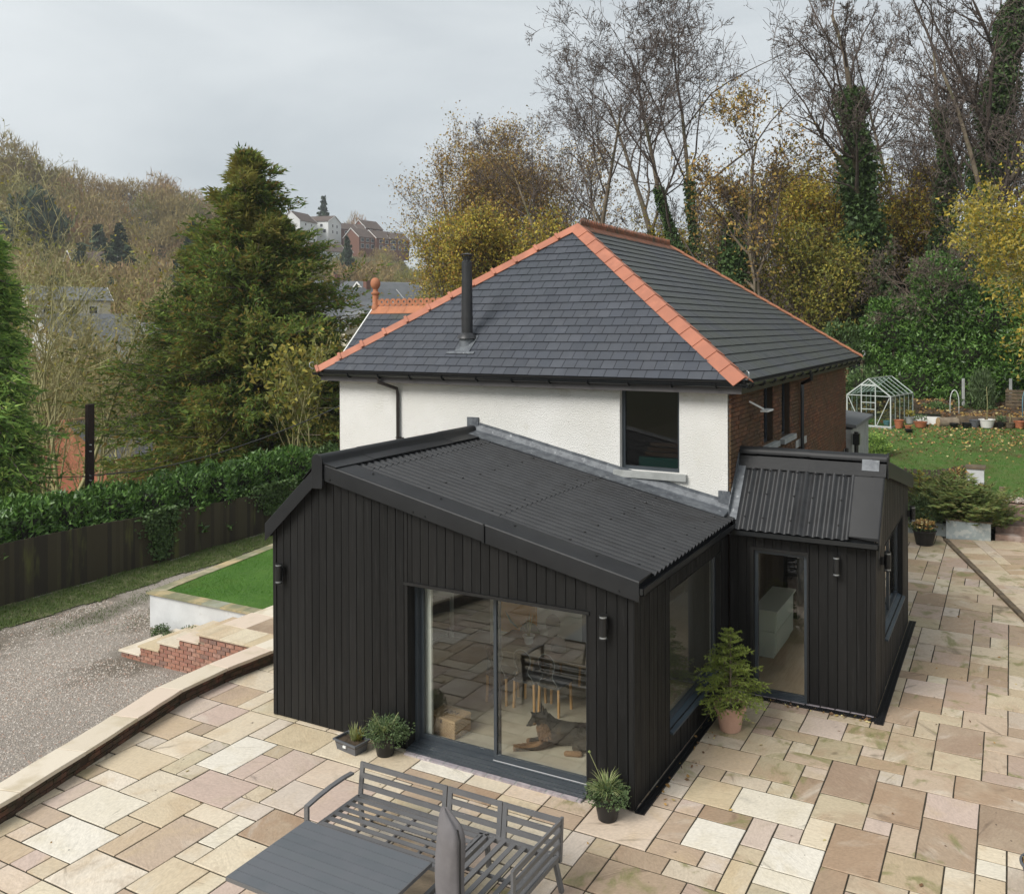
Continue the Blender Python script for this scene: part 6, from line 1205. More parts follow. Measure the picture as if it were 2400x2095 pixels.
for k in range(8): t = k * math.pi / 4; mb.beam((flx + .07 * math.cos(t), fly + .07 * math.sin(t), zfl + 1.56), (flx + .10 * math.cos(t), fly + .10 * math.sin(t), zfl + 1.67), .012, .012)
mb.lathe([(.13, 1.665), (.13, 1.675), (.02, 1.70)], 20, (flx, fly, zfl)); build('cowl', mb, 'flue', f)

# left wing roof with pierced cresting and ball finial
wr = thing('side_wing', 'small slate roofed wing left of the main roof with terracotta ball finial', 'house wing', (-8.6, 6.56, 0))
GX_, WYR, WZR, WEZ = -9.5, 6.56, 6.39, 5.07; hw = 1.32
build('wall', MB().prism([(-9.4, WYR - 1.1, -.6), (-9.4, WYR + 1.1, -.6), (-9.4, WYR + 1.1, 5.1), (-9.4, WYR, 6.25), (-9.4, WYR - 1.1, 5.1)], (1.14, 0, 0)), 'render', wr)
XE = -6.6
mb = MB().prism([(GX_, WYR - hw, WEZ), (GX_, WYR, WZR), (GX_, WYR + hw, WEZ), (GX_, WYR + hw, WEZ - .05), (GX_, WYR - hw, WEZ - .05)], (XE - GX_, 0, 0)); wroof = build('roof', mb, 'black_back', wr)
sv = Vector((0, hw, WZR - WEZ)); Lw = sv.length; sv.normalize()
slateface((GX_, WYR - hw, WEZ), (1, 0, 0), sv, [(0, 0), (XE - GX_, 0), (XE - GX_, Lw), (0, Lw)], .2135, .25, 90, parent=wroof)
slateface((XE, WYR + hw, WEZ), (-1, 0, 0), Vector((0, -hw, WZR - WEZ)).normalized(), [(0, 0), (XE - GX_, 0), (XE - GX_, Lw), (0, Lw)], .2135, .25, 0, parent=wroof)
crest((GX_ - .02, WYR, WZR), (-7.05, WYR, WZR), .46, 'crest2', wroof, hgt=.19, holes=True, teeth=3, wing=.16, sl=(1, 1))
build('finial', MB().lathe([(.10, -.08), (.085, .0), (.07, .04), (.072, .26), (.10, .29), (.10, .32), (.065, .34), (.055, .40), (.09, .44), (.115, .50), (.118, .56), (.095, .63), (.05, .67), (.0, .68)], 20, (GX_ + .03, WYR, WZR + .05)), 'crest2', wroof, smooth='auto')
mb = MB(); mb.beam((GX_ - .02, WYR - hw, WEZ - .06), (GX_ - .02, WYR, WZR - .06), .03, .16); mb.beam((GX_ - .02, WYR + hw, WEZ - .06), (GX_ - .02, WYR, WZR - .06), .03, .16); build('bargeboard', mb, 'white', wr)
# pale rear lean-to with its black pipes
lt = thing('rear_annexe', 'pale rendered lean-to annexe with grey roof behind the brick wall', 'annexe', (.0, 16.2, .3))
build('wall', MB().box(-3.0, 15.0, -.3, .17, 18.2, 3.05), 'stone_sill', lt)
mb = MB().prism([(.30, 14.99, 3.10), (.30, 18.3, 3.10), (.30, 18.3, 3.18), (.30, 14.99, 3.18)], (-3.4, 0, .42)); build('roof', mb, 'farslate', lt)
mb = MB().box(.165, 15.5, .9, .18, 16.3, 1.95); build('dark_window', mb, 'farglass', lt)
hp = tag(build('soil_pipe', MB().tube([(.30, 15.02, .2), (.30, 15.02, 3.0)], .06, 10), 'gutter', loc=(.30, 15.02, 0), smooth='auto'), 'thick black pipe with hopper on the pale annexe', 'drainpipe')
build('hopper', MB().box(.21, 14.93, 2.65, .39, 15.11, 2.95), 'gutter', hp)
tag(build('waste_pipe', MB().tube([(.12, 14.55, .05), (.12, 14.55, 2.6)], .05, 10), 'gutter', loc=(.12, 14.55, 0), smooth='auto'), 'short black pipe at the far end of the brick wall', 'drainpipe')
# ------------------------------------------------------------------ garden furniture
random.seed(5)
sofa = thing('corner_sofa_frame', 'grey metal slatted corner sofa frame without cushions', 'garden sofa', (-1.4, -2.2, 0))
BY, BH = -1.66, .75       # back line and its height
def panel(x0, x1, tilt=.10):
    mb = MB(); w_ = .055; t_ = .028
    lo, hi = .36, BH; yb = lambda z: BY - .02 - (hi - z) * tilt * 1.2
    nb = 4
    for xx in (x0 + w_ / 2, x1 - w_ / 2): build('back_post', MB().beam((xx, yb(lo), lo), (xx, yb(hi), hi), w_, t_, up=(0, 1, 0)), 'metalgrey', sofa)
    for k in range(nb):
        z = hi - .028 - k * .118
        b = MB(); b.beam((x0 + w_ - .004, yb(z), z), (x1 - w_ + .004, yb(z), z), t_ - .004, .055, up=(0, .1, 1)); build('back_slat', b, 'metalgrey', sofa)
for x0, x1 in ((-2.83, -1.575), (-1.56, -.845), (-.835, -.12)): panel(x0, x1)
# side back on the right, running towards the viewer
XS = -.13
def xs(z): return XS - (BH - z) * -.0
mb = MB(); mb.beam((XS, -1.70, .30), (XS, -1.66, BH), .05, .03, up=(1, 0, 0)); mb.beam((XS - .02, -2.62, .30), (XS - .02, -2.62, BH - .02), .05, .03, up=(1, 0, 0)); build('side_post', mb, 'metalgrey', sofa)
for k in range(4):
    z = BH - .03 - k * .118; build('side_slat', MB().beam((XS, -1.70, z), (XS - .02, -2.62, z - .01), .024, .055, up=(.1, 0, 1)), 'metalgrey', sofa)
# seat frames and slats
SZ_ = .37
def rail(a, b, nm='seat_rail', w_=.045, h_=.05): build(nm, MB().beam(a, b, w_, h_), 'metalgrey', sofa)
rail((-2.80, -1.76, SZ_), (-.98, -1.76, SZ_)); rail((-2.80, -2.46, SZ_), (-.98, -2.46, SZ_)); rail((-2.80, -1.76, SZ_), (-2.80, -2.46, SZ_)); rail((-1.0, -1.76, SZ_), (-1.0, -3.55, SZ_)); rail((-1.07, -1.76, SZ_), (-1.07, -2.46, SZ_))
for k in range(6): y = -1.84 - k * .112; build('seat_slat', MB().beam((-2.79, y, SZ_ + .024), (-1.08, y, SZ_ + .024), .055, .014), 'metalgrey', sofa)
for x in (-2.35, -1.92, -1.5): build('cross_bar', MB().beam((x, -1.76, SZ_ - .012), (x, -2.46, SZ_ - .012), .025, .03), 'metalgrey', sofa)
rail((-.16, -1.76, SZ_), (-.16, -3.55, SZ_)); rail((-1.0, -3.55, SZ_), (-.16, -3.55, SZ_)); rail((-1.0, -1.76, SZ_), (-.16, -1.76, SZ_)); 
for k in range(6): x = -.90 + k * .128; build('seat_slat', MB().beam((x, -1.79, SZ_ + .024), (x, -3.53, SZ_ + .024), .055, .014), 'metalgrey', sofa)
for y in (-2.3, -2.85, -3.2): build('cross_bar', MB().beam((-1.0, y, SZ_ - .012), (-.16, y, SZ_ - .012), .025, .03), 'metalgrey', sofa)
for x, y, dx, dy in ((-2.80, -1.74, 0, .05), (-1.02, -1.74, 0, .05), (-1.05, -2.46, 0, 0), (-.15, -1.78, .05, .06), (-.15, -3.53, .04, -.03), (-1.0, -3.53, 0, -.03), (-2.80, -2.48, 0, -.02)):
    build('leg', MB().beam((x, y, SZ_), (x + dx, y + dy, .0), .05, .04, up=(1, 0, 0)), 'metalgrey', sofa)
arm = MB(); P = [(-2.86, -1.80, .66), (-2.87, -1.95, .665), (-2.88, -2.15, .655), (-2.89, -2.35, .63), (-2.90, -2.50, .60)]
for a, b in zip(P[:-1], P[1:]): arm.beam(a, b, .06, .025)
arm.beam((-2.90, -2.50, .61), (-2.90, -2.50, .0), .055, .03, up=(0, 1, 0)); build('armrest', arm, 'metalgrey', sofa)
# table with slatted top
tb = thing('garden_table', 'large slate grey garden table with a slatted metal top', 'table', (-1.8, -3.32, 0))
TX0, TX1, TY0, TY1, TZ = -2.63, -.985, -3.84, -2.79, .665
n = 9; d = (TY1 - TY0) / n
for k in range(n): build('table_slat', MB().box(TX0 + .01, TY0 + k * d + .0022, TZ - .018, TX1 - .01, TY0 + (k + 1) * d - .0022, TZ), 'tablegrey', tb)
mb = MB(); mb.box(TX0, TY0 - .006, TZ - .04, TX0 + .012, TY1 + .006, TZ - .001); mb.box(TX1 - .012, TY0 - .006, TZ - .04, TX1, TY1 + .006, TZ - .001); mb.box(TX0, TY0 - .008, TZ - .04, TX1, TY0 - .001, TZ - .001); mb.box(TX0, TY1 + .001, TZ - .04, TX1, TY1 + .008, TZ - .001); mb.box(TX0 + .05, TY0 + .02, TZ - .045, TX1 - .05, TY1 - .02, TZ - .02); build('top_frame', mb, 'metalgrey', tb)
for sx in (TX0 + .25, TX1 - .25):
    for s in (1, -1): build('leg', MB().beam((sx, (TY0 + TY1) / 2 + s * .12, TZ - .04), (sx, (TY0 + TY1) / 2 + s * .42, 0), .05, .03, up=(1, 0, 0)), 'metalgrey', tb)
    build('brace', MB().beam((sx, TY0 + .2, .14), (sx, TY1 - .2, .14), .03, .02), 'metalgrey', tb)
# covered closed parasol
pc = thing('covered_parasol', 'closed parasol wrapped in a grey fabric cover beside the table', 'parasol', (-.66, -2.93, 0))
V = []; F = []; n = 28; prof = [(.05, .30, .02), (.30, .125, .01), (.50, .155, .0), (.75, .162, .0), (1.0, .16, .0), (1.12, .15, .0), (1.20, .12, -.01), (1.27, .075, -.045), (1.32, .045, -.062), (1.345, .018, -.068)]
prof = [(.06, .13, 0)] + prof[1:]
for z, r_, ox in prof:
    for k in range(n):
        t = 2 * math.pi * k / n; w_ = 1 + .07 * math.sin(3 * t + z * 5) + .05 * math.sin(7 * t - z * 11) + .03 * math.sin(13 * t + z * 23)
        fl_ = 1.25 if abs(math.cos(t - .5)) > .95 else 1.0
        V.append((-.66 + ox + r_ * w_ * math.cos(t) * .95 + .012 * math.sin(z * 14), -2.93 + r_ * w_ * math.sin(t) * .72, z + .015 * math.sin(4 * t + z * 9)))
for i in range(len(prof) - 1):
    for k in range(n): l = (k + 1) % n; F.append((i * n + k, i * n + l, (i + 1) * n + l, (i + 1) * n + k))
F.append(tuple((len(prof) - 1) * n + k for k in range(n)))
o = build('cover', MB().add(V, F), 'cover', pc, smooth=True); sb = o.modifiers.new('s', 'SUBSURF'); sb.levels = 1; sb.render_levels = 2
mb = MB().tube([(-.512, -2.985, .1), (-.508, -2.99, .6), (-.510, -2.985, 1.1), (-.545, -2.975, 1.2)], .008, 6); build('zip_seam', mb, 'trim', pc)
build('pole', MB().tube([(-.66, -2.93, 0), (-.66, -2.93, .1)], .025, 12), 'metalgrey', pc); build('base', MB().lathe([(.24, 0), (.24, .04), (.06, .06)], 24, (-.66, -2.93, .0)), 'metalgrey', pc)

# ------------------------------------------------------------------ pots on the patio
def potshape(name, r0, r1, h, m, parent, loc, rim=.015, rimh=.03, n=28, wall=.008):
    mb = MB().lathe([(r0 * .9, 0), (r0, .01), (r1 - .004, h - rimh), (r1 + rim * .4, h - rimh), (r1 + rim, h - rimh + .006), (r1 + rim, h - .004), (r1 + rim * .6, h), (r1 - wall, h), (r1 - wall - .006, h - .05), (0.001, h - .05)], n, loc); mb.f.pop(); mb.f.pop()
    mb.f.append(tuple(range(n - 1, -1, -1)))
    return build(name, mb, m, parent, smooth='auto')
def soil(parent, r, loc): build('soil', MB().lathe([(r, 0), (r * .6, .015), (.001, .02)], 20, loc), 'soil', parent)
def arch_leaves(name, c, n, L, w_, m, parent, up=.9, seed=1, droop=1.2, seg=4, spread=1.0, z0=0.):
    """strap leaves arching out of a centre"""
    g = np.random.default_rng(seed); V = []; F = []
    for i in range(n):
        a_ = g.random() * 6.283; el = up * (.55 + .6 * g.random()); l = L * (.6 + .6 * g.random()); ww = w_ * (.7 + .6 * g.random())
        p = np.array([c[0] + g.normal() * .015, c[1] + g.normal() * .015, c[2] + z0]); dv = np.array([math.cos(a_) * math.cos(el) * spread, math.sin(a_) * math.cos(el) * spread, math.sin(el)]); side = np.array([-math.sin(a_), math.cos(a_), 0]); b = len(V)
        for k in range(seg + 1):
            t = k / seg; wk = ww * (1 - t) ** .6 * (.5 + 1.2 * min(t * 3, 1) * .5); V += [p - side * wk / 2, p + side * wk / 2]
            p = p + dv * l / seg; dv = dv + np.array([0, 0, -droop / seg]) * (.4 + t); dv /= np.linalg.norm(dv)
        F += [(b + 2 * k, b + 2 * k + 1, b + 2 * k + 3, b + 2 * k + 2) for k in range(seg)]
    return build(name, MB().add(V, F), m, parent)
def bushy(name, c, rx, ry, rz, n, size, m, parent, seed=2, hollow=.45, aspect=.5, bottom=-.3, updir=.4):
    g = np.random.default_rng(seed); d = g.normal(size=(n, 3)); d /= np.linalg.norm(d, axis=1)[:, None]; d = d[d[:, 2] > bottom]
    r_ = (hollow + (1 - hollow) * g.random(len(d)) ** .6)[:, None]; lump = 1 + .16 * np.sin(d[:, :1] * 7 + seed) * np.sin(d[:, 1:2] * 6) + .12 * np.sin(d[:, 2:] * 9 + seed)
    P = np.array(c) + d * r_ * lump * np.array([rx, ry, rz]); V, F = leaves(g, P, size, aspect, D=d + np.array([0, 0, updir]), jit=.6)
    return fastmesh(name, V, F, m, parent)
# 1 grey trough
tr = thing('plant_trough', 'small grey plastic trough with a spiky plant and white label', 'planter', (-4.17, -.33, 0), R(-8))
mb = MB(); a_, b_, h_ = .225, .13, .16
def frus(mb, a0, b0, a1, b1, z0, z1):
    return mb.add([(-a0, -b0, z0), (a0, -b0, z0), (a0, b0, z0), (-a0, b0, z0), (-a1, -b1, z1), (a1, -b1, z1), (a1, b1, z1), (-a1, b1, z1)], [(0, 3, 2, 1), (0, 1, 5, 4), (1, 2, 6, 5), (2, 3, 7, 6), (3, 0, 4, 7)])
frus(mb, .19, .10, .215, .125, 0, .15); mb.box(-.235, -.145, .138, .235, -.120, .16); mb.box(-.235, .120, .138, .235, .145, .16); mb.box(-.235, -.12, .138, -.212, .12, .16); mb.box(.212, -.12, .138, .235, .12, .16)
build('trough', mb, 'greypot', tr, world=False, bevel=.004); build('soil', MB().box(-.208, -.118, .10, .208, .118, .125), 'soil', tr, world=False); build('label', MB().box(-.03, -.1365, .075, .03, -.121, .105), 'white', tr, world=False)
arch_leaves('leaves', (-4.14, -.30, .12), 60, .22, .018, 'spider', tr, up=1.25, seed=4, droop=.6); arch_leaves('leaves', (-4.09, -.27, .12), 40, .17, .02, 'yellowgreen', tr, up=1.1, seed=5, droop=.7)
for o in list(tr.children):
    if o.name.startswith('leaves'): 
        o.rotation_euler = (0, 0, R(8))
# 2 black pot with trailing plant
def blackpot(loc, label, r=.16, h=.28):
    t = thing('potted_plant', label, 'potted plant', loc); potshape('pot', r * .72, r, h, 'blackpot', t, loc); soil(t, r * .93, (loc[0], loc[1], h - .05)); return t
t = blackpot((-3.66, -.22, 0), 'bushy trailing plant with striped blades in a black pot by the sliding door', .165, .27)
bushy('foliage', (-3.64, -.20, .33), .34, .30, .17, 2600, .035, 'heather', t, seed=7, bottom=-.75); arch_leaves('striped_leaves', (-3.70, -.26, .30), 70, .30, .012, 'spider', t, up=1.0, seed=8, droop=1.7)
mb = MB(); mb.tube([(-3.6, -.2, .35), (-3.50, -.18, .55), (-3.47, -.17, .60)], .005, 5); mb.tube([(-3.78, -.2, .35), (-3.88, -.2, .52), (-3.90, -.2, .56)], .004, 5); build('flower_stem', mb, 'spider', t)
t = blackpot((-.235, -.27, 0), 'black pot of striped spider plant at the right pier of the sliding door', .165, .27)
bushy('foliage', (-.225, -.26, .30), .27, .25, .15, 2200, .035, 'heather', t, seed=17, bottom=-.75); arch_leaves('striped_leaves', (-.24, -.28, .29), 150, .30, .014, 'spider', t, up=1.15, seed=18, droop=1.9)
mb = MB(); mb.tube([(-.25, -.27, .32), (-.36, -.33, .62), (-.43, -.37, .80)], .004, 5); mb.lathe([(.001, 0), (.02, .02), (.001, .04)], 8, (-.43, -.37, .79)); build('flower_stem', mb, 'spider', t)
# 3 fir in terracotta
fx, fy = .42, 2.62
ft = thing('potted_fir', 'small fir tree in a pale pink terracotta pot', 'potted tree', (fx, fy, 0))
potshape('pot', .155, .215, .38, 'terracotta', ft, (fx, fy, 0), rim=.022, rimh=.075, wall=.018); soil(ft, .19, (fx, fy, .33))
def fir(name, base, H, Rb, tiers, m, parent, seed, per=11, dens=1., z0=.0, needle=.034, tw='bark'):
    g = np.random.default_rng(seed); segs = []; P = []; Dd = []
    segs.append((*base, base[0] + .01, base[1], base[2] + H, .022 * H, .004))
    for t_ in range(tiers):
        f_ = t_ / (tiers - 1); z = base[2] + z0 + (H - z0) * (f_ ** .92) ; rr = Rb * (1 - f_) ** .62 * (1 + .10 * g.normal()) + .05
        nb_ = int(per * (1 - .5 * f_)); a0 = g.random() * 6
        for b in range(nb_):
            a_ = a0 + b * 6.283 / nb_ + g.normal() * .15; L = rr * (.72 + .5 * g.random()); p = np.array([base[0], base[1], z]); el = .32 + .5 * f_ + g.normal() * .1; dv = np.array([math.cos(a_) * math.cos(el), math.sin(a_) * math.cos(el), math.sin(el)]); ns = 5; nodes = [p]
            for k in range(ns):
                p2 = p + dv * L / ns; segs.append((*p, *p2, .006 * (1 - k / ns) + .0015, .005 * (1 - k / ns) + .001)); p = p2; dv = dv + np.array([0, 0, -.13]) + g.normal(size=3) * .04; dv /= np.linalg.norm(dv); nodes.append(p)
                if k >= 1:
                    for s in (1, -1):
                        ll = L * .42 * (1 - .45 * k / ns) * (.6 + .6 * g.random()); sd = np.array([-math.sin(a_) * s, math.cos(a_) * s, -.06]) + dv * .8 + g.normal(size=3) * .1; sd /= np.linalg.norm(sd); q = p + sd * ll; segs.append((*p, *q, .0025, .001))
                        nn_ = max(3, int(ll / .0085 * dens)); tt = g.random(nn_)[:, None]; P.append(p + (q - p) * tt); Dd.append(np.tile(sd, (nn_, 1)) * .8 + g.normal(size=(nn_, 3)) * .75)
            nn_ = max(4, int(L / .008 * dens)); tt = g.random(nn_) ** .8; pp = np.array(nodes); idx_ = np.minimum((tt * ns).astype(int), ns - 1); fr_ = (tt * ns - idx_)[:, None]; P.append(pp[idx_] * (1 - fr_) + pp[idx_ + 1] * fr_); Dd.append(np.tile(dv, (nn_, 1)) * .7 + g.normal(size=(nn_, 3)) * .7)
    P = np.concatenate(P); Dd = np.concatenate(Dd); V, F = leaves(g, P, needle, .24, D=Dd, jit=.1)
    fastmesh('needles', V, F, m, parent); V, F = segtubes(segs, 4); fastmesh('trunk', V, F, tw, parent)
fir('fir', (fx, fy, .33), 1.12, .43, 11, 'fir', ft, 31, per=11, dens=1.15, z0=.04, needle=.050)
# 4 black pot near the planter, planter with ferns
t = blackpot((2.02, 15.35, 0), 'black round pot of yellowing leaves next to the stone planter', .30, .40)
bushy('foliage', (2.0, 15.35, .52), .30, .28, .16, 500, .09, 'fallen', t, seed=21, bottom=-.4); bushy('foliage', (1.95, 15.4, .45), .34, .3, .15, 700, .07, 'heather', t, seed=22, bottom=-.5)
pl = thing('stone_planter', 'rectangular planter clad in swirled grey-green slate with timber lid edge', 'planter', (3.05, 16.7, 0))
build('side_panel', MB().box(2.50, 16.32, 0, 3.62, 16.35, .52), 'greenstone', pl); build('side_panel', MB().box(2.50, 16.35, 0, 2.53, 17.0, .52), 'greenstone', pl); build('side_panel', MB().box(3.59, 16.35, 0, 3.62, 17.0, .52), 'greenstone', pl); build('core', MB().box(2.53, 16.35, 0, 3.59, 17.0, .50), 'soil', pl)
mb = MB(); mb.box(2.48, 16.30, .52, 3.66, 16.39, .555); mb.box(2.48, 16.39, .52, 2.56, 17.02, .555); mb.box(3.58, 16.39, .52, 3.66, 17.02, .555); build('timber_edge', mb, 'timber', pl)
def ferns(name, label, c, n, L, m, seed, spread=.35, up=1.05, group=None, parts=34):
    t = thing(name, label, 'fern', c, group=group); g = np.random.default_rng(seed); P = []; Dd = []; segs = []
    for i in range(n):
        a_ = g.random() * 6.283; el = up * (.6 + .55 * g.random()); l = L * (.6 + .5 * g.random()); p = np.array([c[0] + g.normal() * spread * .5, c[1] + g.normal() * .15, c[2]]); dv = np.array([math.cos(a_) * math.cos(el), math.sin(a_) * math.cos(el), math.sin(el)]); ns = 7
        for k in range(ns):
            q = p + dv * l / ns; segs.append((*p, *q, .004, .003)); wf = (1 - (k / ns)) ** .8 * l * .20 + .02
            side = np.cross(dv, [0, 0, 1]); side /= np.linalg.norm(side) + 1e-6
            for j in range(int(parts / ns)):
                for s in (1, -1):
                    pp = p + (q - p) * (j / (parts / ns)); dd = side * s + dv * .35 + g.normal(size=3) * .15; P.append(pp + dd * wf * .5); Dd.append(dd * 3)
                    
            p = q; dv = dv + np.array([0, 0, -.13]) + g.normal(size=3) * .03; dv /= np.linalg.norm(dv)
    P = np.array(P); Dd = np.array(Dd); V, F = leaves(g, P, .12 * L / .8, .2, D=Dd, jit=.1, szj=.5); fastmesh('fronds', V, F, m, t); V, F = segtubes(segs, 3); fastmesh('stems', V, F, 'bark', t); return t
ferns('fern_clump', 'large dark green fern clump filling the slate planter', (3.05, 16.65, .50), 170, 1.25, 'fern', 41, spread=.85, up=1.25)
ferns('fern_clump', 'brownish tall fern between the picket fence and the planter', (2.5, 17.1, .5), 120, 1.35, 'fern', 42, spread=.7, up=1.4)
ferns('fern_clump', 'fern leaning over the right end of the planter', (3.7, 17.0, .35), 45, 1.0, 'fern', 43, spread=.3, up=.9)
sh = thing('low_shrub', 'dense small-leaved shrub sprawling behind the black pot', 'shrub', (1.95, 16.4, 0)); bushy('foliage', (1.95, 16.5, .55), .62, .45, .60, 6000, .06, 'heather', sh, seed=44, hollow=.3); bushy('foliage', (2.6, 16.75, .75), .5, .3, .3, 2000, .07, 'ivy', sh, seed=45)
cn = thing('young_conifer', 'wispy yellow-green young conifer in front of the picket fence', 'conifer', (1.75, 17.0, .0)); fir('c', (1.75, 17.0, .2), 1.5, .75, 9, 'yellowgreen', cn, 46, per=7, dens=.35, needle=.10)
# bottom right grey pot, only its rim and twigs in view
t = thing('potted_plant', 'grey pot of dead stalks at the bottom right corner of the patio', 'potted plant', (4.42, .52, 0)); potshape('pot', .15, .21, .30, 'greypot', t, (4.42, .52, 0)); soil(t, .19, (4.42, .52, .27))
arch_leaves('dead_stalks', (4.40, .52, .27), 30, .28, .012, 'twig_pale', t, up=1.4, seed=51, droop=.4); bushy('leaves', (4.42, .50, .30), .17, .17, .05, 160, .06, 'fallen', t, seed=52)

# ------------------------------------------------------------------ fallen leaves on the paving
g = np.random.default_rng(61)
P = []
for _ in range(230):
    x, y = g.uniform(-6, 5), g.uniform(-4, 15)
    if (x < .15 and y > -.1) or (x < 2.45 and y > 3.7 and y < 8.7): continue
    if y < 2 and g.random() < .6: continue
    P.append((x, y, .010))
for _ in range(60): P.append((g.uniform(.02, .35), g.uniform(.2, 3.6), .022))
for _ in range(50): P.append((g.uniform(.4, 2.3), g.uniform(3.70, 3.86), .022))
P = np.array(P); V, F = leaves(g, P, .055, .6, D=np.c_[g.normal(size=(len(P), 2)), np.zeros(len(P))] * 3, jit=.25, szj=.5); V[:, 2] = np.maximum(V[:, 2], .006)
o = fastmesh('fallen_leaves', V, F, 'fallen'); o['kind'] = 'stuff'
# ------------------------------------------------------------------ inside the garden room
random.seed(3)
bk = thing('wicker_hamper', 'wicker hamper with letters on its lid inside the sliding door', 'hamper', (-3.2, .66, .05), R(-6))
def wick(name, x0, x1, y0, y1, z0, z1, m='wicker'):
    mb = MB(); n = int((z1 - z0) / .022)
    for k in range(n):
        z = z0 + (k + .5) * (z1 - z0) / n
        for (a, b) in (((x0, y0), (x1, y0)), ((x1, y0), (x1, y1)), ((x1, y1), (x0, y1)), ((x0, y1), (x0, y0))):
            L = math.hypot(b[0] - a[0], b[1] - a[1]); m_ = int(L / .03)
            for j in range(m_):
                t0, t1 = j / m_, (j + .9) / m_; o_ = .004 * (1 if (j + k) % 2 else -1); nx, ny = (b[1] - a[1]) / L, -(b[0] - a[0]) / L
                mb.beam((a[0] + (b[0] - a[0]) * t0 + nx * o_, a[1] + (b[1] - a[1]) * t0 + ny * o_, z), (a[0] + (b[0] - a[0]) * t1 + nx * o_, a[1] + (b[1] - a[1]) * t1 + ny * o_, z), .006, .018)
    mb.box(x0 + .005, y0 + .005, z0, x1 - .005, y1 - .005, z1 - .003); return build(name, mb, m, bk, world=False)
wick('body', -.25, .25, -.175, .175, .0, .22)
mb = MB().box(-.256, -.18, .225, .256, .18, .262)
for k in range(24): x = -.25 + k * .0212; mb.beam((x, -.18, .264), (x, .18, .264), .012, .008)
lid = build('lid', mb, 'wicker', bk, world=False)
fc = bpy.data.curves.new('lettering', 'FONT'); fc.body = 'F&M'; fc.size = .13; fc.extrude = .004; fc.align_x = 'CENTER'; fc.align_y = 'CENTER'
lo_ = bpy.data.objects.new('lettering_curve', fc); lm = bpy.data.meshes.new_from_object(lo_); bpy.data.objects.remove(lo_); lm.materials.clear(); lo = link('lettering', lm, 'wicker_dark', lid); lo.location = (0.02, .02, .270)
mb = MB(); mb.cbox((0, -.186, .215), .03, .012, .05); build('clasp', mb, 'wicker_dark', bk, world=False)

# clear-backed chairs
def make_chair():
    t = thing('dining_chair', 'x', 'chair', (0, 0, 0), 0, 'clear backed dining chairs')
    P = []
    for a_ in range(-115, 116, 10): P.append((.145 * math.sin(R(a_)), .80 + .15 * math.cos(R(a_))))
    P += [(.085, .62), (.10, .56), (.155, .50), (.16, .42), (-.16, .42), (-.155, .50), (-.10, .56), (-.085, .62)]
    mb = MB().prism([(x, -.20 + (z - .42) * -.12, z) for x, z in P], (0, .012, 0)); build('backrest', mb, 'ghost', t, world=False)
    rim = MB().tube([(x, -.194 + (z - .42) * -.12, z) for x, z in P + [P[0]]], .0045, 5); build('rim', rim, 'stone_sill', t, world=False)
    build('seat', MB().box(-.20, -.20, .425, .20, .20, .455), 'greypot', t, world=False, bevel=.01)
    for sx in (-1, 1):
        for sy in (-1, 1): build('leg', MB().prism([(sx * .17 - .016, sy * .17 - .016, .425), (sx * .17 + .016, sy * .17 - .016, .425), (sx * .17 + .016, sy * .17 + .016, .425), (sx * .17 - .016, sy * .17 + .016, .425)], (sx * .012, sy * .012, -.425)), 'oakleg', t, world=False)
    return t
ch = make_chair(); ch.location = (-3.07, 1.92, .05); ch['label'] = 'clear backed chair left of the door meeting stile, near the plant end'
dup(ch, (-2.575, 1.92, .05), 0, 'clear backed chair in the middle of the near side of the table')
dup(ch, (-2.13, 1.92, .05), R(-4), 'clear backed chair just behind the lying dog')
dup(ch, (-2.9, 3.05, .05), R(180), 'clear backed chair on the far side of the dining table'); dup(ch, (-2.0, 3.05, .05), R(176), 'clear backed chair on the far side near the right door edge')
tb2 = thing('dining_table', 'grey oak dining table with dark metal legs inside the extension', 'table', (-2.3, 2.4, .05))
build('top', MB().box(-3.45, 1.98, .765, -1.15, 2.86, .80), 'tabletop', tb2, bevel=.004)
for x in (-3.35, -1.72, -1.30):
    if x == -1.72: continue
    build('leg_frame', MB().beam((x, 1.90, .05), (x, 1.98, .765), .07, .03, up=(1, 0, 0)).beam((x, 2.80, .05), (x, 2.80, .765), .07, .03, up=(1, 0, 0)).beam((x, 1.90, .066), (x, 2.80, .066), .07, .03), 'metalgrey', tb2)
ip = thing('table_plant', 'small bulb plant in a white pot on the dining table', 'potted plant', (-2.88, 2.42, .80)); potshape('pot', .065, .085, .14, 'whitepot', ip, (-2.88, 2.42, .80)); arch_leaves('leaves', (-2.88, 2.42, .92), 12, .34, .02, 'spider', ip, up=1.45, seed=71, droop=.25)
gl = thing('glass_dome', 'clear glass cloche on the dining table', 'glass dome', (-2.3, 2.35, .80)); build('dome', MB().lathe([(.12, 0), (.125, .10), (.10, .17), (.05, .205), (.001, .215)], 20, (-2.3, 2.35, .80)), 'ghost', gl, smooth=True); build('knob', MB().lathe([(.015, .215), (.02, .235), (.001, .25)], 10, (-2.3, 2.35, .80)), 'chrome', gl)
pc_ = thing('wall_canvas', 'orange canvas with green leaf shape on the inner wall', 'picture', (-3.95, 3.78, .36)); build('canvas', MB().box(-4.40, 3.765, .36, -3.50, 3.795, 1.5), 'orange', pc_)
mb = MB(); mb.prism([(-3.85, 3.760, .36)] + [(-3.85 + .22 + .22 * math.cos(R(a_)), 3.760, .36 + .26 * math.sin(R(a_))) for a_ in range(180, -1, -15)], (0, .004, 0)); build('painted_shape', mb, 'greenpaint', pc_)
build('painted_leaf', MB().prism([(-4.15, 3.760, .75), (-4.0, 3.760, .58), (-3.85, 3.760, .45), (-4.05, 3.760, .55)], (0, .004, 0)), 'greenpaint', pc_)
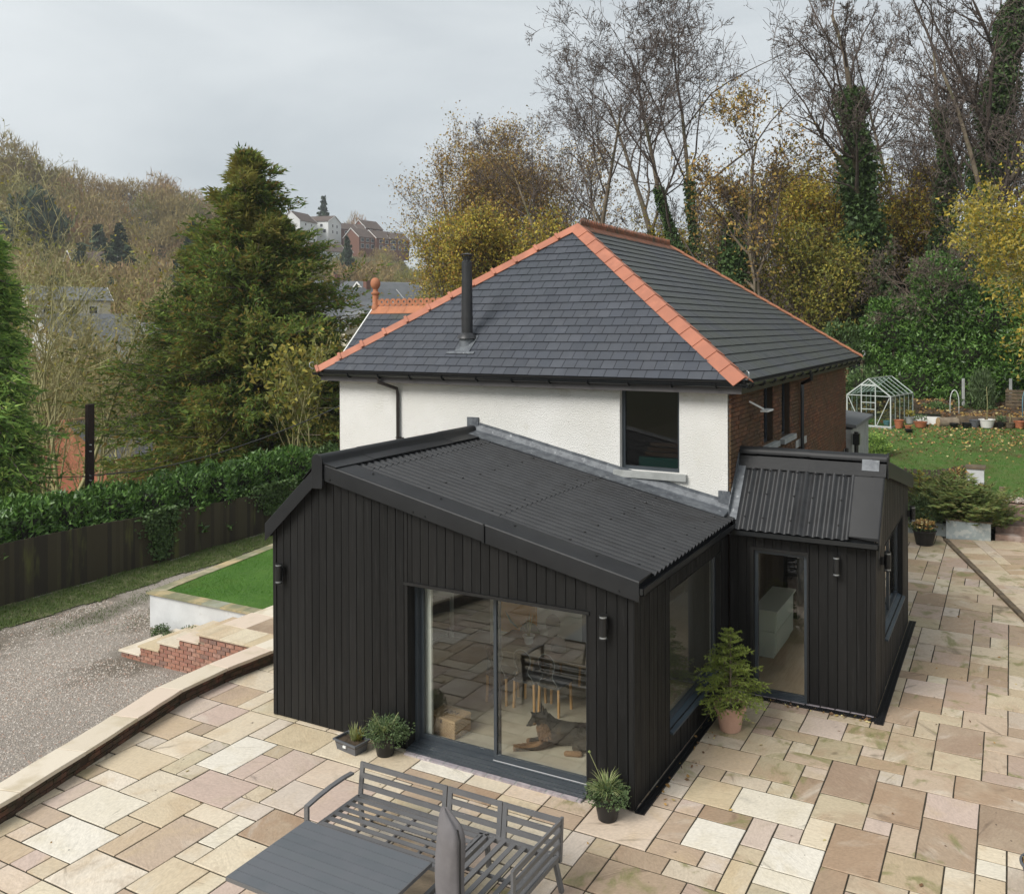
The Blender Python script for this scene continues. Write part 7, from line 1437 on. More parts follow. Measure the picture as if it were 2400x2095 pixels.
sb_ = thing('sideboard', 'low dark sideboard against the inner wall at the left', 'sideboard', (-5.1, 3.5, .05)); build('carcass', MB().box(-5.75, 3.0, .15, -5.40, 3.79, .8), 'wall_dark', sb_)
for x, y in ((-5.72, 3.03), (-5.43, 3.03), (-5.72, 3.76), (-5.43, 3.76)): build('leg', MB().box(x, y, .05, x + .03, y + .03, .15), 'wall_dark', sb_)
# ------------------------------------------------------------------ kitchen island
ki = thing('kitchen_island', 'sage grey kitchen island with deep drawers behind the glazed door', 'kitchen island', (-.3, 6.0, .05))
build('carcass', MB().box(-1.2, 5.44, .16, .40, 6.75, .89), 'sage', ki); build('plinth', MB().box(-1.15, 5.47, .05, .36, 6.70, .16), 'sage', ki); build('worktop', MB().box(-1.25, 5.33, .893, .46, 6.80, .925), 'sagetop', ki)
for z0, z1 in ((.17, .52), (.535, .885)):
    build('drawer_front', MB().box(-.45, 5.418, z0, .395, 5.438, z1), 'sage', ki)
    build('drawer_side', MB().box(.402, 5.46, z0, .420, 6.73, z1), 'sage', ki)
fr_ = thing('tall_cabinet', 'dark tall cabinet at the back of the kitchen', 'cabinet', (.2, 8.1, .05)); build('body', MB().box(-.7, 7.7, .05, .3, 8.38, 2.2), 'wall_dark', fr_); build('door', MB().box(-.68, 7.68, .07, .28, 7.70, 2.18), 'black_back', fr_)

# ------------------------------------------------------------------ dog: lying, head up, facing left
g5 = 0
dog = thing('dog', 'dark and tan german shepherd dog lying on the floor inside the door', 'dog', (-1.75, .98, .05))
def skin(name, verts, edges, radii, m, parent, root=0, lv=2):
    me = bpy.data.meshes.new(name); me.from_pydata([Vector(v) - worldloc(parent) for v in verts], edges, []); o = link(name, me, m, parent)
    md = o.modifiers.new('skin', 'SKIN'); md.use_smooth_shade = True
    for i, r_ in enumerate(radii):
        r_ = r_ if isinstance(r_, tuple) else (r_, r_); me.skin_vertices[0].data[i].radius = r_
    me.skin_vertices[0].data[root].use_root = True
    s = o.modifiers.new('sub', 'SUBSURF'); s.levels = lv; s.render_levels = lv; return o
bx_, by_, bz_ = -1.75, .98, .05
B = [(-1.05, 1.24, .15), (-1.28, 1.20, .18), (-1.48, 1.12, .18), (-1.64, 1.04, .20), (-1.72, 1.00, .29), (-1.77, .96, .385), (-1.81, .93, .42)]
V = B + [(-1.06, 1.04, .12), (-1.30, .92, .11), (-1.14, .82, .08), (-1.34, .78, .07),
         (-1.66, .88, .17), (-1.74, .76, .09), (-1.90, .66, .082), (-2.06, .57, .078),
         (-1.74, 1.02, .14), (-1.86, .92, .09), (-2.0, .84, .08),
         (-.92, 1.30, .10), (-.76, 1.27, .08)]
E_ = [(0, 1), (1, 2), (2, 3), (3, 4), (4, 5), (5, 6), (0, 7), (7, 8), (8, 9), (9, 10), (3, 11), (11, 12), (12, 13), (13, 14), (3, 15), (15, 16), (16, 17), (0, 18), (18, 19)]
rr = [.115, .14, .145, .15, .12, .10, .08, .105, .08, .035, .035, .08, .05, .04, .04, .07, .045, .038, .05, .03]
skin('body', V, E_, rr, 'dogdark', dog, root=2)
H_ = [(-1.78, .96, .42), (-1.835, .915, .435), (-1.885, .865, .405), (-1.935, .815, .35), (-1.955, .795, .33)]
skin('head', H_, [(0, 1), (1, 2), (2, 3), (3, 4)], [.088, .088, .062, .040, .030], 'dogdark', dog, root=1)
skin('forelegs_fur', [(-1.70, .82, .12), (-1.80, .73, .092), (-1.93, .65, .086), (-2.08, .565, .08)], [(0, 1), (1, 2), (2, 3)], [.06, .052, .045, .045], 'dogtan', dog)
skin('foreleg_far_fur', [(-1.80, .97, .10), (-1.90, .90, .085), (-2.02, .835, .08)], [(0, 1), (1, 2)], [.045, .04, .04], 'dogtan', dog)
skin('chest_ruff', [(-1.79, .90, .31), (-1.75, .87, .23), (-1.70, .85, .15)], [(0, 1), (1, 2)], [.07, .09, .08], 'dogtan', dog)
skin('cheek_fur', [(-1.86, .865, .385), (-1.915, .815, .345)], [(0, 1)], [.057, .036], 'dogtan', dog)
skin('hind_paw_fur', [(-1.12, .84, .085), (-1.25, .80, .08), (-1.38, .765, .075)], [(0, 1), (1, 2)], [.045, .042, .04], 'dogtan', dog)
build('nose', MB().lathe([(.001, -.014), (.018, -.006), (.018, .008), (.001, .014)], 10, (-1.962, .788, .334)), 'dogblack', dog, smooth=True)
for s in (1, -1):
    side = Vector((.66, -.75, 0)) * s; f_ = Vector((-.75, -.66, 0)); b = Vector((-1.81, .935, .485)) + side * .055
    build('ear', MB().add([b - side * .032 + f_ * .014, b + side * .034 + f_ * .006, b + f_ * -.04, b + Vector((0, 0, .145)) + side * .016], [(0, 1, 3), (1, 2, 3), (2, 0, 3), (0, 2, 1)]), 'dogdark', dog)
    build('eye', MB().lathe([(.001, -.009), (.009, 0), (.001, .009)], 8, tuple(Vector((-1.895, .858, .44)) + side * .046)), 'dogblack', dog, smooth=True)
g = np.random.default_rng(5)   # shaggy coat
P = []; Dn = []
for (a, b, ra, rb) in ((B[0], B[1], .12, .145), (B[1], B[2], .145, .15), (B[2], B[3], .15, .16), (B[3], B[4], .155, .11), (B[4], B[5], .12, .10)):
    a, b = np.array(a), np.array(b)
    for _ in range(1100):
        t_ = g.random(); v = g.normal(size=3); ax = (b - a) / np.linalg.norm(b - a); v -= v.dot(ax) * ax; v /= np.linalg.norm(v); P.append(a + (b - a) * t_ + v * (ra + (rb - ra) * t_) * .97); Dn.append(v * .5 - ax * .9 + np.array([0, 0, -.5]))
V, F = leaves(g, np.array(P), .065, .14, D=np.array(Dn) * 2, jit=.35); fastmesh('coat', V, F, 'dogdark', dog)
P = []; Dn = []
for (a, b, ra, rb) in (((-1.79, .90, .33), (-1.68, .84, .14), .09, .10), ((-1.72, .80, .10), (-2.06, .58, .08), .055, .045)):
    a, b = np.array(a), np.array(b)
    for _ in range(650):
        t_ = g.random(); v = g.normal(size=3); ax = (b - a) / np.linalg.norm(b - a); v -= v.dot(ax) * ax; v /= np.linalg.norm(v); P.append(a + (b - a) * t_ + v * (ra + (rb - ra) * t_) * .97); Dn.append(v * .5 + ax * .9 + np.array([0, 0, -.3]))
V, F = leaves(g, np.array(P), .06, .14, D=np.array(Dn) * 2, jit=.35); V[:, 2] = np.maximum(V[:, 2], .052); fastmesh('tan_coat', V, F, 'dogtan', dog)
# ------------------------------------------------------------------ upper garden
random.seed(17)
def gz(x, y): return np.interp(y, [18.8, 28, 36, 60], [.80, 1.72, 3.1, 10.2]) + 0 * np.asarray(x)
gridsheet('garden_lawn', -8.8, 18.75, 16, 29.2, .35, lambda x, y: gz(x, y) + .03 * wob(x * .5, y * .5), 'gturf')
gridsheet('woodland_floor', -22, 29.2, 30, 62, .8, lambda x, y: gz(x, y) + .08 * wob(x * .5, y * .5), 'soil')
zgd = lambda x, y: gz(x, y) + .03 * wob(x * .5, y * .5)
blades('garden_grass', 42000, lambda x, y: (x > -2.5) & (rng.random(len(x)) < np.interp(y, [22, 26.5, 28.5], [1, .5, .15])), zgd, .05, 'gblade', boxs(-2.5, 18.8, 8.5, 28.8))
def litter(name, n, x0, y0, x1, y1, zf, size, dens, m='fallen', seed=9):
    g = np.random.default_rng(seed); x = g.uniform(x0, x1, n); y = g.uniform(y0, y1, n); k = g.random(n) < dens(x, y); x, y = x[k], y[k]; P = np.stack([x, y, zf(x, y) + .03], -1)
    V, F = leaves(g, P, size, .7, D=np.c_[g.normal(size=(len(P), 2)) * 2, np.zeros(len(P))], jit=.45); o = fastmesh(name, V, F, m); o['kind'] = 'stuff'
litter('leaf_litter', 10000, -2.5, 19, 8.5, 29, zgd, .10, lambda x, y: np.interp(y, [19, 22.5, 25, 26.5, 28], [.01, .02, .22, .7, .9]) * np.interp(x, [-1.5, 1.2, 2.5], [.35, .8, 1]))
litter('woodland_litter', 9000, -6, 28.5, 12, 38, lambda x, y: gz(x, y) + .08 * wob(x * .5, y * .5), .14, lambda x, y: .9 + 0 * x, seed=10)
# stone steps and retaining edge at the back of the terrace
sts = thing('terrace_steps', 'worn pinkish stone steps climbing to the lawn right of the planter', 'steps', (5.5, 17.2, 0))
for k in range(4):
    x = 3.72
    while x < 9:
        x1 = x + random.uniform(.7, 1.1); build('step_stone', MB().box(x + .006, 16.55 + k * .42, -.05, x1 - .006, 17.02 + k * .42, .19 * (k + 1) - .0), 'pinkstone', sts, bevel=.012); x = x1
gridsheet('gravel_patch', 3.7, 18.25, 9, 19.1, .2, lambda x, y: .79 + .02 * wob(x, y), 'mulch')
litter('bark_chips', 1800, 3.75, 18.2, 6, 19.2, lambda x, y: .79 + 0 * x, .06, lambda x, y: .9 + 0 * x, m='pebble', seed=12)
bed = struct(gridsheet('planting_bed', .35, 16.75, 3.7, 18.85, .25, lambda x, y: np.interp(y, [16.75, 17.2, 18.8], [.3, .42, .78]) + 0 * x, 'soil'))
build('bed_edging', MB().box(.3, 16.60, -.05, 2.48, 16.74, .34), 'greenstone', bed)
# picket fence
pf = thing('picket_fence', 'brown picket fence at the foot of the sloping lawn', 'fence', (1.6, 18.6, .6))
x = .35; k = 0
while x < 2.86:
    top = 1.52 + (.0 if x < 1.9 else (x - 1.9) * .22); build('picket', MB().box(x, 18.56, .62, x + .105, 18.585, top + random.uniform(-.01, .01)), 'picket', pf); x += .135
for z in (.85, 1.3): build('rail', MB().box(.3, 18.586, z, 2.9, 18.625, z + .08), 'picket', pf)
gp = thing('gate_pillar', 'square white rendered pillar with a stone cap', 'pillar', (3.2, 18.7, .6)); build('shaft', MB().box(2.93, 18.50, .5, 3.40, 18.95, 1.66), 'smooth_white', gp); build('cap', MB().box(2.89, 18.46, 1.66, 3.44, 18.99, 1.72), 'timber', gp)
sp_ = tag(build('short_post', MB().box(3.80, 18.9, .6, 3.95, 19.05, 1.1), 'timber', loc=(3.87, 18.97, .7)), 'short weathered timber post at the lawn edge', 'post')
vn = thing('vine', 'yellow and orange leaved vine over the right end of the picket fence', 'climber', (2.75, 18.5, 1.2)); bushy('foliage', (2.65, 18.45, 1.50), .33, .12, .24, 110, .12, 'fallen', vn, seed=81, hollow=.1, bottom=-1)
bs = thing('box_bush', 'clipped bright green bush beside the annexe pipes', 'bush', (-.4, 22.9, 1.1)); bushy('foliage', (-.35, 22.9, 1.55), .62, .5, .48, 5200, .07, 'thuja', bs, seed=82, hollow=.6, bottom=-.9)

# greenhouse
GH = Vector((-.9, 29.2, 1.72)); ghr = R(-14)
gh = thing('greenhouse', 'small aluminium framed greenhouse with ridge roof and diagonal braces', 'greenhouse', GH, ghr)
w2, ln, eh, rh = .93, 2.55, 1.28, 1.98
def bm(name, a, b, w_=.03, m='alu'): build(name, MB().beam(a, b, w_, w_), m, gh, world=False)
build('base', MB().box(-w2 - .05, -ln / 2 - .05, -.25, w2 + .05, ln / 2 + .05, .02), 'stone_sill', gh, world=False)
for y in (-ln / 2, ln / 2):
    for x in (-w2, w2): bm('corner_post', (x, y, 0), (x, y, eh), .045)
    bm('rafter', (-w2, y, eh), (0, y, rh), .045); bm('rafter', (w2, y, eh), (0, y, rh), .045); bm('end_rail', (-w2, y, eh), (w2, y, eh), .03); bm('bottom_rail', (-w2, y, .03), (w2, y, .03), .04)
for x in (-w2, w2): bm('eaves_bar', (x, -ln / 2, eh), (x, ln / 2, eh), .045); bm('bottom_rail', (x, -ln / 2, .03), (x, ln / 2, .03), .04)
bm('ridge_bar', (0, -ln / 2, rh), (0, ln / 2, rh), .05)
for k in range(1, 5):
    y = -ln / 2 + k * ln / 5
    for s in (-1, 1): bm('side_bar', (s * w2, y, 0), (s * w2, y, eh), .028); bm('glazing_bar', (s * w2, y, eh), (0, y, rh), .030)
y = -ln / 2
bm('door_post', (-.30, y - .02, 0), (-.30, y - .02, 1.75), .035); bm('door_post', (.30, y - .02, 0), (.30, y - .02, 1.75), .035); bm('door_rail', (-.3, y - .02, 1.72), (.3, y - .02, 1.72), .07)
for z in (.72, 1.0): bm('door_rail', (-.3, y - .025, z), (.3, y - .025, z), .03)
bm('brace', (-.88, y, 1.22), (-.34, y, .05), .028); bm('brace', (.88, y, 1.22), (.34, y, .05), .028)
for s in (-1, 1): build('pane', MB().box(s * w2 - .003, -ln / 2, .04, s * w2 + .003, ln / 2, eh - .02), 'poly', gh, world=False)
for yy in (-ln / 2, ln / 2): build('pane', MB().prism([(-w2 + .02, yy, .04), (w2 - .02, yy, .04), (w2 - .02, yy, eh), (0, yy, rh - .03), (-w2 + .02, yy, eh)], (0, .005, 0)), 'poly', gh, world=False)
for s in (-1, 1): build('roof_pane', MB().prism([(s * w2, -ln / 2, eh + .01), (s * w2, ln / 2, eh + .01), (0, ln / 2, rh + .01), (0, -ln / 2, rh + .01)], (0, 0, .005)), 'poly', gh, world=False)
for (x, y, r_, h_, mm, lb) in ((.55, -.7, .16, .2, 'bluehose', 'blue bucket inside the greenhouse door'), (.3, -.3, .22, .15, 'terracotta2', 'red pot heap on the greenhouse floor'), (-.1, .1, .18, .12, 'whitepot', 'white tray on the greenhouse floor'), (-.45, .5, .25, .35, 'blackpot', 'dark watering tub in the greenhouse corner')):
    cs, sn = math.cos(ghr), math.sin(ghr); wp = (GH.x + x * cs - y * sn, GH.y + x * sn + y * cs, GH.z + .02)
    tag(build('garden_tub', MB().lathe([(r_ * .7, 0), (r_, h_), (r_ * .9, h_), (r_ * .8, h_ * .6), (.001, h_ * .6)], 14, wp), mm, loc=wp, smooth='auto'), lb, 'tub')
# pots row
def gpot(x, y, r_, h_, m, label, plant=None, ph=.3, seed=0):
    z = float(zgd(x, y)); t = thing('garden_pot', label, 'plant pot', (x, y, z)); potshape('pot', r_ * .72, r_, h_, m, t, (x, y, z), n=18); soil(t, r_ * .9, (x, y, z + h_ - .05))
    if plant == 'stem': build('stem', MB().tube([(x, y, z + h_ - .05), (x + .02, y, z + h_ + ph * .5), (x - .01, y, z + h_ + ph)], .012, 5), 'twig_pale', t)
    elif plant: bushy('foliage', (x, y, z + h_ + ph * .3), r_ * 1.2, r_ * 1.2, ph * .6, 260, .08, plant, t, seed=seed + 90)
for q in ((.55, 27.6, .19, .36, 'terracotta2', 'tall orange terracotta pot at the greenhouse corner', None), (.95, 27.2, .13, .22, 'terracotta2', 'small bright orange pot in front of the greenhouse', None), (1.35, 27.9, .26, .24, 'terracotta2', 'wide terracotta bowl with a spiky plant beside the greenhouse', 'heather'), (.9, 28.4, .2, .28, 'stone_sill', 'pale stone pot tucked against the greenhouse', 'yellowgreen'),
          (1.0, 26.9, .15, .14, 'blackpot', 'low dark saucer pot on the leaf litter', None), (2.60, 28.05, .17, .18, 'blackpot', 'low black pot left of the log', None), (3.05, 28.1, .17, .2, 'blackpot', 'black pot right of the log', None), (3.35, 28.25, .2, .30, 'greypot', 'tall dark grey pot beside the white bowl', None), (3.80, 28.3, .30, .34, 'whitepot', 'big white glazed bowl pot with a single tall stem', 'stem'), (4.30, 28.4, .19, .2, 'blackpot', 'black pot right of the white bowl', 'heather'), (4.62, 28.45, .2, .22, 'timber', 'brown pot with dry stems', 'stem'), (4.95, 28.5, .2, .27, 'terracotta2', 'orange terracotta pot along the raised bed', None), (5.5, 28.7, .22, .24, 'greypot', 'wide grey pot near the right end of the raised bed', None), (5.85, 28.8, .18, .22, 'stone_sill', 'pale stone pot at the right end of the raised bed', None)):
    gpot(q[0] - .55, q[1] + .25, q[2], q[3], q[4], q[5], q[6], ph=1.3 if q[6] == 'stem' and 'white' in q[5] else .35)
lg = thing('log', 'sawn log section with a pale cut face on the leaf litter', 'log', (1.65, 28.6, 1.75)); build('trunk_section', MB().tube([(1.45, 28.45, 1.95), (2.15, 28.8, 1.95)], .22, 14), 'bark', lg, smooth='auto'); build('cut_face', MB().tube([(1.43, 28.44, 1.95), (1.452, 28.451, 1.95)], .20, 14), 'log', lg)
rb = thing('raised_bed', 'long raised bed edged with old timber sleepers', 'raised bed', (4.2, 29.3, 1.8))
for k, (x0, x1) in enumerate(((2.15, 4.1), (4.12, 6.2), (6.22, 8.3))): 
    for z in (0, 1): build('sleeper', MB().beam((x0, 28.75 + k * .25, 1.95 + z * .19), (x1, 29.0 + k * .25, 1.97 + z * .19), .12, .18), 'timber', rb)
build('soil', MB().prism([(2.2, 28.9, 1.7), (8.2, 29.7, 1.7), (8.2, 31.5, 1.7), (2.2, 31.0, 1.7)], (0, 0, .42)), 'soil', rb)
litter('bed_leaves', 1500, 2.2, 28.9, 8, 31, lambda x, y: 2.13 + 0 * x, .12, lambda x, y: .9 + 0 * x, seed=15)
for (x, y, h_, lb) in ((2.25, 31.6, 1.9, 'tall grey timber post above the log'), (4.1, 32.3, 1.9, 'tall grey timber post beside the slatted compost bay')):
    tag(build('timber_post', MB().box(x - .06, y - .05, 1.7, x + .06, y + .05, 1.7 + h_), 'stone_sill', loc=(x, y, 1.8)), lb, 'post')
cb = thing('compost_bay', 'weathered slatted timber bay against the laurels', 'compost bay', (4.7, 32.2, 2.2))
for k in range(7): build('slat', MB().box(3.9, 31.9, 2.15 + k * .145, 5.9, 31.93, 2.27 + k * .145), 'timber', cb)
for x in (3.95, 4.9, 5.85): build('post', MB().box(x, 31.93, 1.9, x + .07, 32.0, 3.2), 'timber', cb)
def hoop(x, y, z, w_, h_, label, m):
    tag(build('hoop', MB().tube([(x - w_ / 2, y, z - .1)] + [(x + w_ / 2 * -math.cos(t), y, z + h_ * .55 + h_ * .45 * math.sin(t)) for t in np.linspace(0, math.pi, 9)] + [(x + w_ / 2, y, z - .1)], .022, 6), m, loc=(x, y, z), smooth=True), label, 'garden hoop')
hoop(1.95, 30.6, 2.0, .35, 1.15, 'pale plastic garden hoop beside the tall post', 'alu'); hoop(4.75, 30.2, 2.1, .42, 1.25, 'pale blue garden hoop in the raised bed', 'bluehose'); hoop(5.0, 30.5, 2.1, .42, 1.2, 'second blue garden hoop close behind the first', 'bluehose')
bx = thing('storage_box', 'white storage box with a dark lid next to the greenhouse', 'box', (.95, 28.6, 1.75)); build('box', MB().cbox((1.0, 28.9, 1.98), 1.0, .5, .42), 'white', bx); build('lid', MB().cbox((1.0, 28.9, 2.21), 1.06, .55, .05), 'blackpot', bx)
ws = thing('woodshed', 'tall pale timber log store with a dark opening among the trees', 'shed', (-2.9, 33.2, 2.3)); build('side', MB().box(-3.3, 33.0, 2.0, -2.85, 33.6, 4.2), 'log', ws); build('opening', MB().box(-2.84, 33.02, 2.6, -2.3, 33.6, 4.1), 'black_back', ws); build('roof', MB().box(-3.4, 32.9, 4.2, -2.2, 33.7, 4.28), 'timber', ws); build('post', MB().box(-2.3, 33.0, 2.0, -2.18, 33.6, 4.2), 'timber', ws)  # solid black block fills the log store front, painted as its inner shade

# ------------------------------------------------------------------ boundary fence by the drive
fn = thing('boundary_fence', 'long dark weathered vertical board fence along the gravel drive', 'fence', (-16.95, 6, -.6))
y = -3.0
k = 0
while y < 15.2:
    top = .86 + .05 * math.sin(y * .5) - .012 * (y - 2)
    if k % 1 == 0: build('fence_board', MB().prism([(-16.93 + random.uniform(-.004, .004), y, -.75), (-16.93, y + .118, -.75), (-16.952, y + .118, -.75), (-16.96, y, -.75)], (0, 0, top + .75 + random.uniform(-.012, .012))), 'fence', fn)
    y += .112; k += 1
for z in (-.3, .5): build('rail', MB().box(-17.0, -3, z, -16.962, 15.2, z + .08), 'fence', fn)
# ------------------------------------------------------------------ trees
def branchy(g, base, dirv, L, r, lvl, segs, tips, P, depth=0):
    """P: dict with per-level lists: n children, child length ratio, child angle, wander, lift"""
    ns = P['ns'][depth]; p = np.array(base, float); d = np.array(dirv, float); d /= np.linalg.norm(d); sl = L / ns
    nch = P['n'][depth]; start = P['start'][depth]
    spots = np.sort(start + (1 - start) * g.random(nch)) if nch else []
    si = 0; rr = r
    for k in range(ns):
        r2 = r * (1 - (k + 1) / ns * P['taper'][depth]); q = p + d * sl
        segs.append((*p, *q, rr, r2))
        while si < nch and spots[si] <= (k + 1) / ns:
            t = spots[si] * ns - k; bp = p + (q - p) * max(0, min(1, t)); an = P['ang'][depth] * (.7 + .6 * g.random()); v = g.normal(size=3); v -= v.dot(d) * d; v /= np.linalg.norm(v) + 1e-9
            cd_ = d * math.cos(an) + v * math.sin(an); cd_[2] += P['lift'][depth]; cl = L * P['ratio'][depth] * (1.15 - .75 * spots[si]) * (.7 + .6 * g.random())
            if depth + 1 < lvl: branchy(g, bp, cd_, cl, max(rr * P['rr'][depth], .006), lvl, segs, tips, P, depth + 1)
            else: tips.append((bp, cd_))
            si += 1
        if depth >= lvl - 2 and k >= ns // 2: tips.append((q, d.copy()))
        rr = r2; p = q; d = d + g.normal(size=3) * P['wander'][depth]; d[2] += P['up'][depth]; d /= np.linalg.norm(d)
def PARAM(**k):
    P = dict(ns=[9, 7, 5, 4, 3], n=[14, 9, 7, 4, 0], start=[.3, .2, .15, .15, 0], ratio=[.5, .55, .5, .45, .4], ang=[.7, .75, .8, .7, .6], lift=[.25, .15, .1, .05, 0], taper=[.8, .85, .9, .9, .9], wander=[.07, .11, .15, .18, .2], up=[.02, .06, .06, .05, .02], rr=[.5, .55, .55, .6, .6])
    P.update(k); return P
def tree(name, label, loc, H, r, g_seed, par, lvl=4, leafm=None, nleaf=0, lsize=.2, bark='twig_dark', trunkm='bark', lean=(0, 0), cat='tree', group=None, leafjit=.35, stems=1, sspread=.15, zmin=.0, minr=.012, tips_frac=1.0):
    g = np.random.default_rng(g_seed); segs = []; tips = []
    t = thing(name, label, cat, loc, group=group)
    for s_ in range(stems):
        d = np.array([lean[0], lean[1], 1.]); 
        if stems > 1: a_ = 6.283 * s_ / stems + g.random(); d = d + np.array([math.cos(a_), math.sin(a_), 0]) * sspread * (.6 + .8 * g.random())
        branchy(g, loc, d, H * (1 if stems == 1 else .8 + .3 * g.random()), r * (1 if stems == 1 else .7), lvl, segs, tips, par)
    S = np.array(segs); S[:, 6:8] = np.maximum(S[:, 6:8], minr)
    big = S[:, 6] > r * .28
    V, F = segtubes(S[big], 6); fastmesh('trunk', V, F, trunkm, t, smooth=True)
    mid = ~big & (S[:, 6] > .024); fine = ~big & ~mid; parts = []
    if mid.any(): parts.append(segtubes(S[mid], 4))
    if fine.any(): parts.append(ribbons(S[fine], g))
    V, F = joinVF(parts); fastmesh('crown', V, F, bark, t)
    if nleaf:
        T = np.array([q[0] for q in tips]); k = g.integers(0, len(T), nleaf); Pp = T[k] + g.normal(size=(nleaf, 3)) * leafjit
        if zmin: Pp = Pp[Pp[:, 2] > loc[2] + zmin]
        V, F = leaves(g, Pp, lsize, .7, tri=True); fastmesh('leaves', V, F, leafm, t)
    return t, S, tips
def ivy(t, S, loc, zmax, n, rad, size, seed, m='ivy', name='ivy', zmin=0, rmin=.12, flare=1.):
    g = np.random.default_rng(seed); K = S[(S[:, 6] > rmin) & (S[:, 2] < loc[2] + zmax) & (S[:, 2] >= loc[2] + zmin - 1)]
    if not len(K): return
    Ls = np.linalg.norm(K[:, 3:6] - K[:, :3], axis=1); k = g.choice(len(K), n, p=Ls / Ls.sum()); tt = g.random((n, 1)); P = K[k, :3] + (K[k, 3:6] - K[k, :3]) * tt
    v = g.normal(size=(n, 3)); v /= np.linalg.norm(v, axis=1)[:, None]; f_ = 1 - ((P[:, 2:3] - loc[2]) / zmax).clip(0, 1) * .6; lump = 1 + .45 * np.sin(P[:, 2:3] * 1.7 + v[:, :1] * 3) + .3 * np.sin(P[:, 2:3] * 4.1 + v[:, 1:2] * 5)
    P = P + v * (K[k, 6:7] + rad * f_ * flare * lump * g.random((n, 1)) ** .5); V, F = leaves(g, P, size, .9, D=v + np.array([0, 0, -.5]), jit=.6, tri=True); fastmesh(name, V, F, m, t)
ASH = PARAM(n=[9, 9, 8, 4, 0], ratio=[.68, .58, .52, .55, .3], ang=[.68, .85, .9, .9, .6], up=[.0, .03, .02, .06, .04], lift=[.08, .12, .06, .12, 0], start=[.33, .22, .14, .15, 0], wander=[.05, .12, .18, .2, .2], ns=[9, 7, 5, 4, 4])
LEAFY = PARAM(n=[16, 9, 7, 4, 0], ratio=[.46, .5, .45, .4, .3], ang=[.8, .7, .7, .7, .6], start=[.22, .2, .15, .15, 0])
# tall bare ash and its neighbours behind the house
t, S, _ = tree('ash_tree', 'tallest bare ash tree with ivy on its lower trunk behind the roof', (-12.2, 38.1, 4.5), 17.5, .34, 101, ASH, 5, lean=(-.04, 0), stems=2, sspread=.16, minr=.014)
ivy(t, S, (-12.2, 38.1, 4.5), 9, 9000, .42, .16, 1, rmin=.15)
t, S, _ = tree('ash_tree', 'leaning bare ash tree left of the tallest one', (-13.4, 39.5, 5), 16.0, .27, 102, ASH, 5, lean=(-.42, 0), minr=.014); ivy(t, S, (-13.4, 39.5, 5), 6, 3500, .3, .15, 2, rmin=.15)
ash3 = t; dup(ash3, (-19.6, 38.5, 4.6), R(150), 'bare spreading ash tree above the roof ridge', .92)
dup(ash3, (-22.0, 41.5, 4.8), R(20), 'smaller crooked bare tree above the left hip of the roof', .80)
t, S, _ = tree('autumn_tree', 'half bare tree with scattered brown leaves and dark ivy trunk right of the ash', (-7.1, 33.9, 3.0), 12.4, .24, 105, LEAFY, 5, 'copperleaf', 5200, .15, leafjit=.35, minr=.014, lean=(.02, 0))
t, S, _ = tree('ivy_tree', 'broken trunk thickly wrapped in dark ivy beside the half bare tree', (-8.5, 33.2, 3.0), 9.5, .34, 106, PARAM(n=[5, 4, 3, 0]), 3, lean=(-.03, 0)); ivy(t, S, (-8.5, 33.2, 3.0), 9.8, 16000, .95, .16, 3, rmin=.10)
t, S, _ = tree('ivy_tree', 'tall tree with a thick ivy column and bare spreading crown', (-2.5, 38.3, 3.6), 18.5, .40, 107, PARAM(n=[13, 9, 8, 5, 0], ratio=[.42, .5, .45, .4, .3], ang=[.85, .7, .7, .7, .6], start=[.42, .2, .2, .15, 0], up=[.0, .06, .08, .05, 0]), 5, lean=(.03, 0), minr=.014); ivy(t, S, (-2.5, 38.3, 3.6), 14, 22000, 1.0, .18, 4, rmin=.17, flare=1.15)
t, S, _ = tree('ivy_tree', 'leaning ivy clad stem right of the thick ivy column', (1.6, 41.5, 4.6), 17.5, .30, 108, PARAM(n=[8, 7, 6, 4, 0], start=[.5, .2, .2, .1, 0]), 5, lean=(-.22, 0), minr=.014); ivy(t, S, (1.6, 41.5, 4.6), 13.5, 11000, .62, .17, 5, rmin=.12)
t, S, _ = tree('ivy_tree', 'big ivy covered tree reaching out of the top right of the photo', (2.6, 38.5, 3.6), 25, .46, 109, PARAM(n=[18, 9, 8, 5, 0], ratio=[.36, .5, .45, .4, .3], ang=[.8, .7, .7, .7, .6], start=[.2, .2, .2, .15, 0]), 5, lean=(-.015, 0), minr=.014); ivy(t, S, (2.6, 38.5, 3.6), 24, 26000, .95, .18, 6, rmin=.19)
t, S, _ = tree('bare_tree', 'bare many-stemmed tree with tangled twigs at the right edge', (4.2, 37.0, 3.4), 22, .30, 110, PARAM(n=[16, 9, 7, 5, 0], ang=[.8, .8, .8, .8, .6], ratio=[.42, .5, .5, .45, .3]), 5, stems=2, sspread=.12, minr=.014); ivy(t, S, (4.2, 37.0, 3.4), 20, 7000, .5, .17, 7, rmin=.14)
dup(t, (-1.2, 45.5, 5.2), R(130), 'thin bare tree between the two thick ivy covered trees', .85)
t, S, _ = tree('bare_tree', 'pale bare tangle drooping over the laurels', (2.6, 34.5, 3.2), 8.0, .12, 112, PARAM(n=[14, 9, 7, 4, 0], ang=[1.0, .9, .9, .8, .6], up=[0, -.04, -.05, -.04, 0], ratio=[.6, .5, .5, .45, .3]), 5, bark='twig', stems=2, sspread=.4, minr=.011, lean=(-.3, 0))
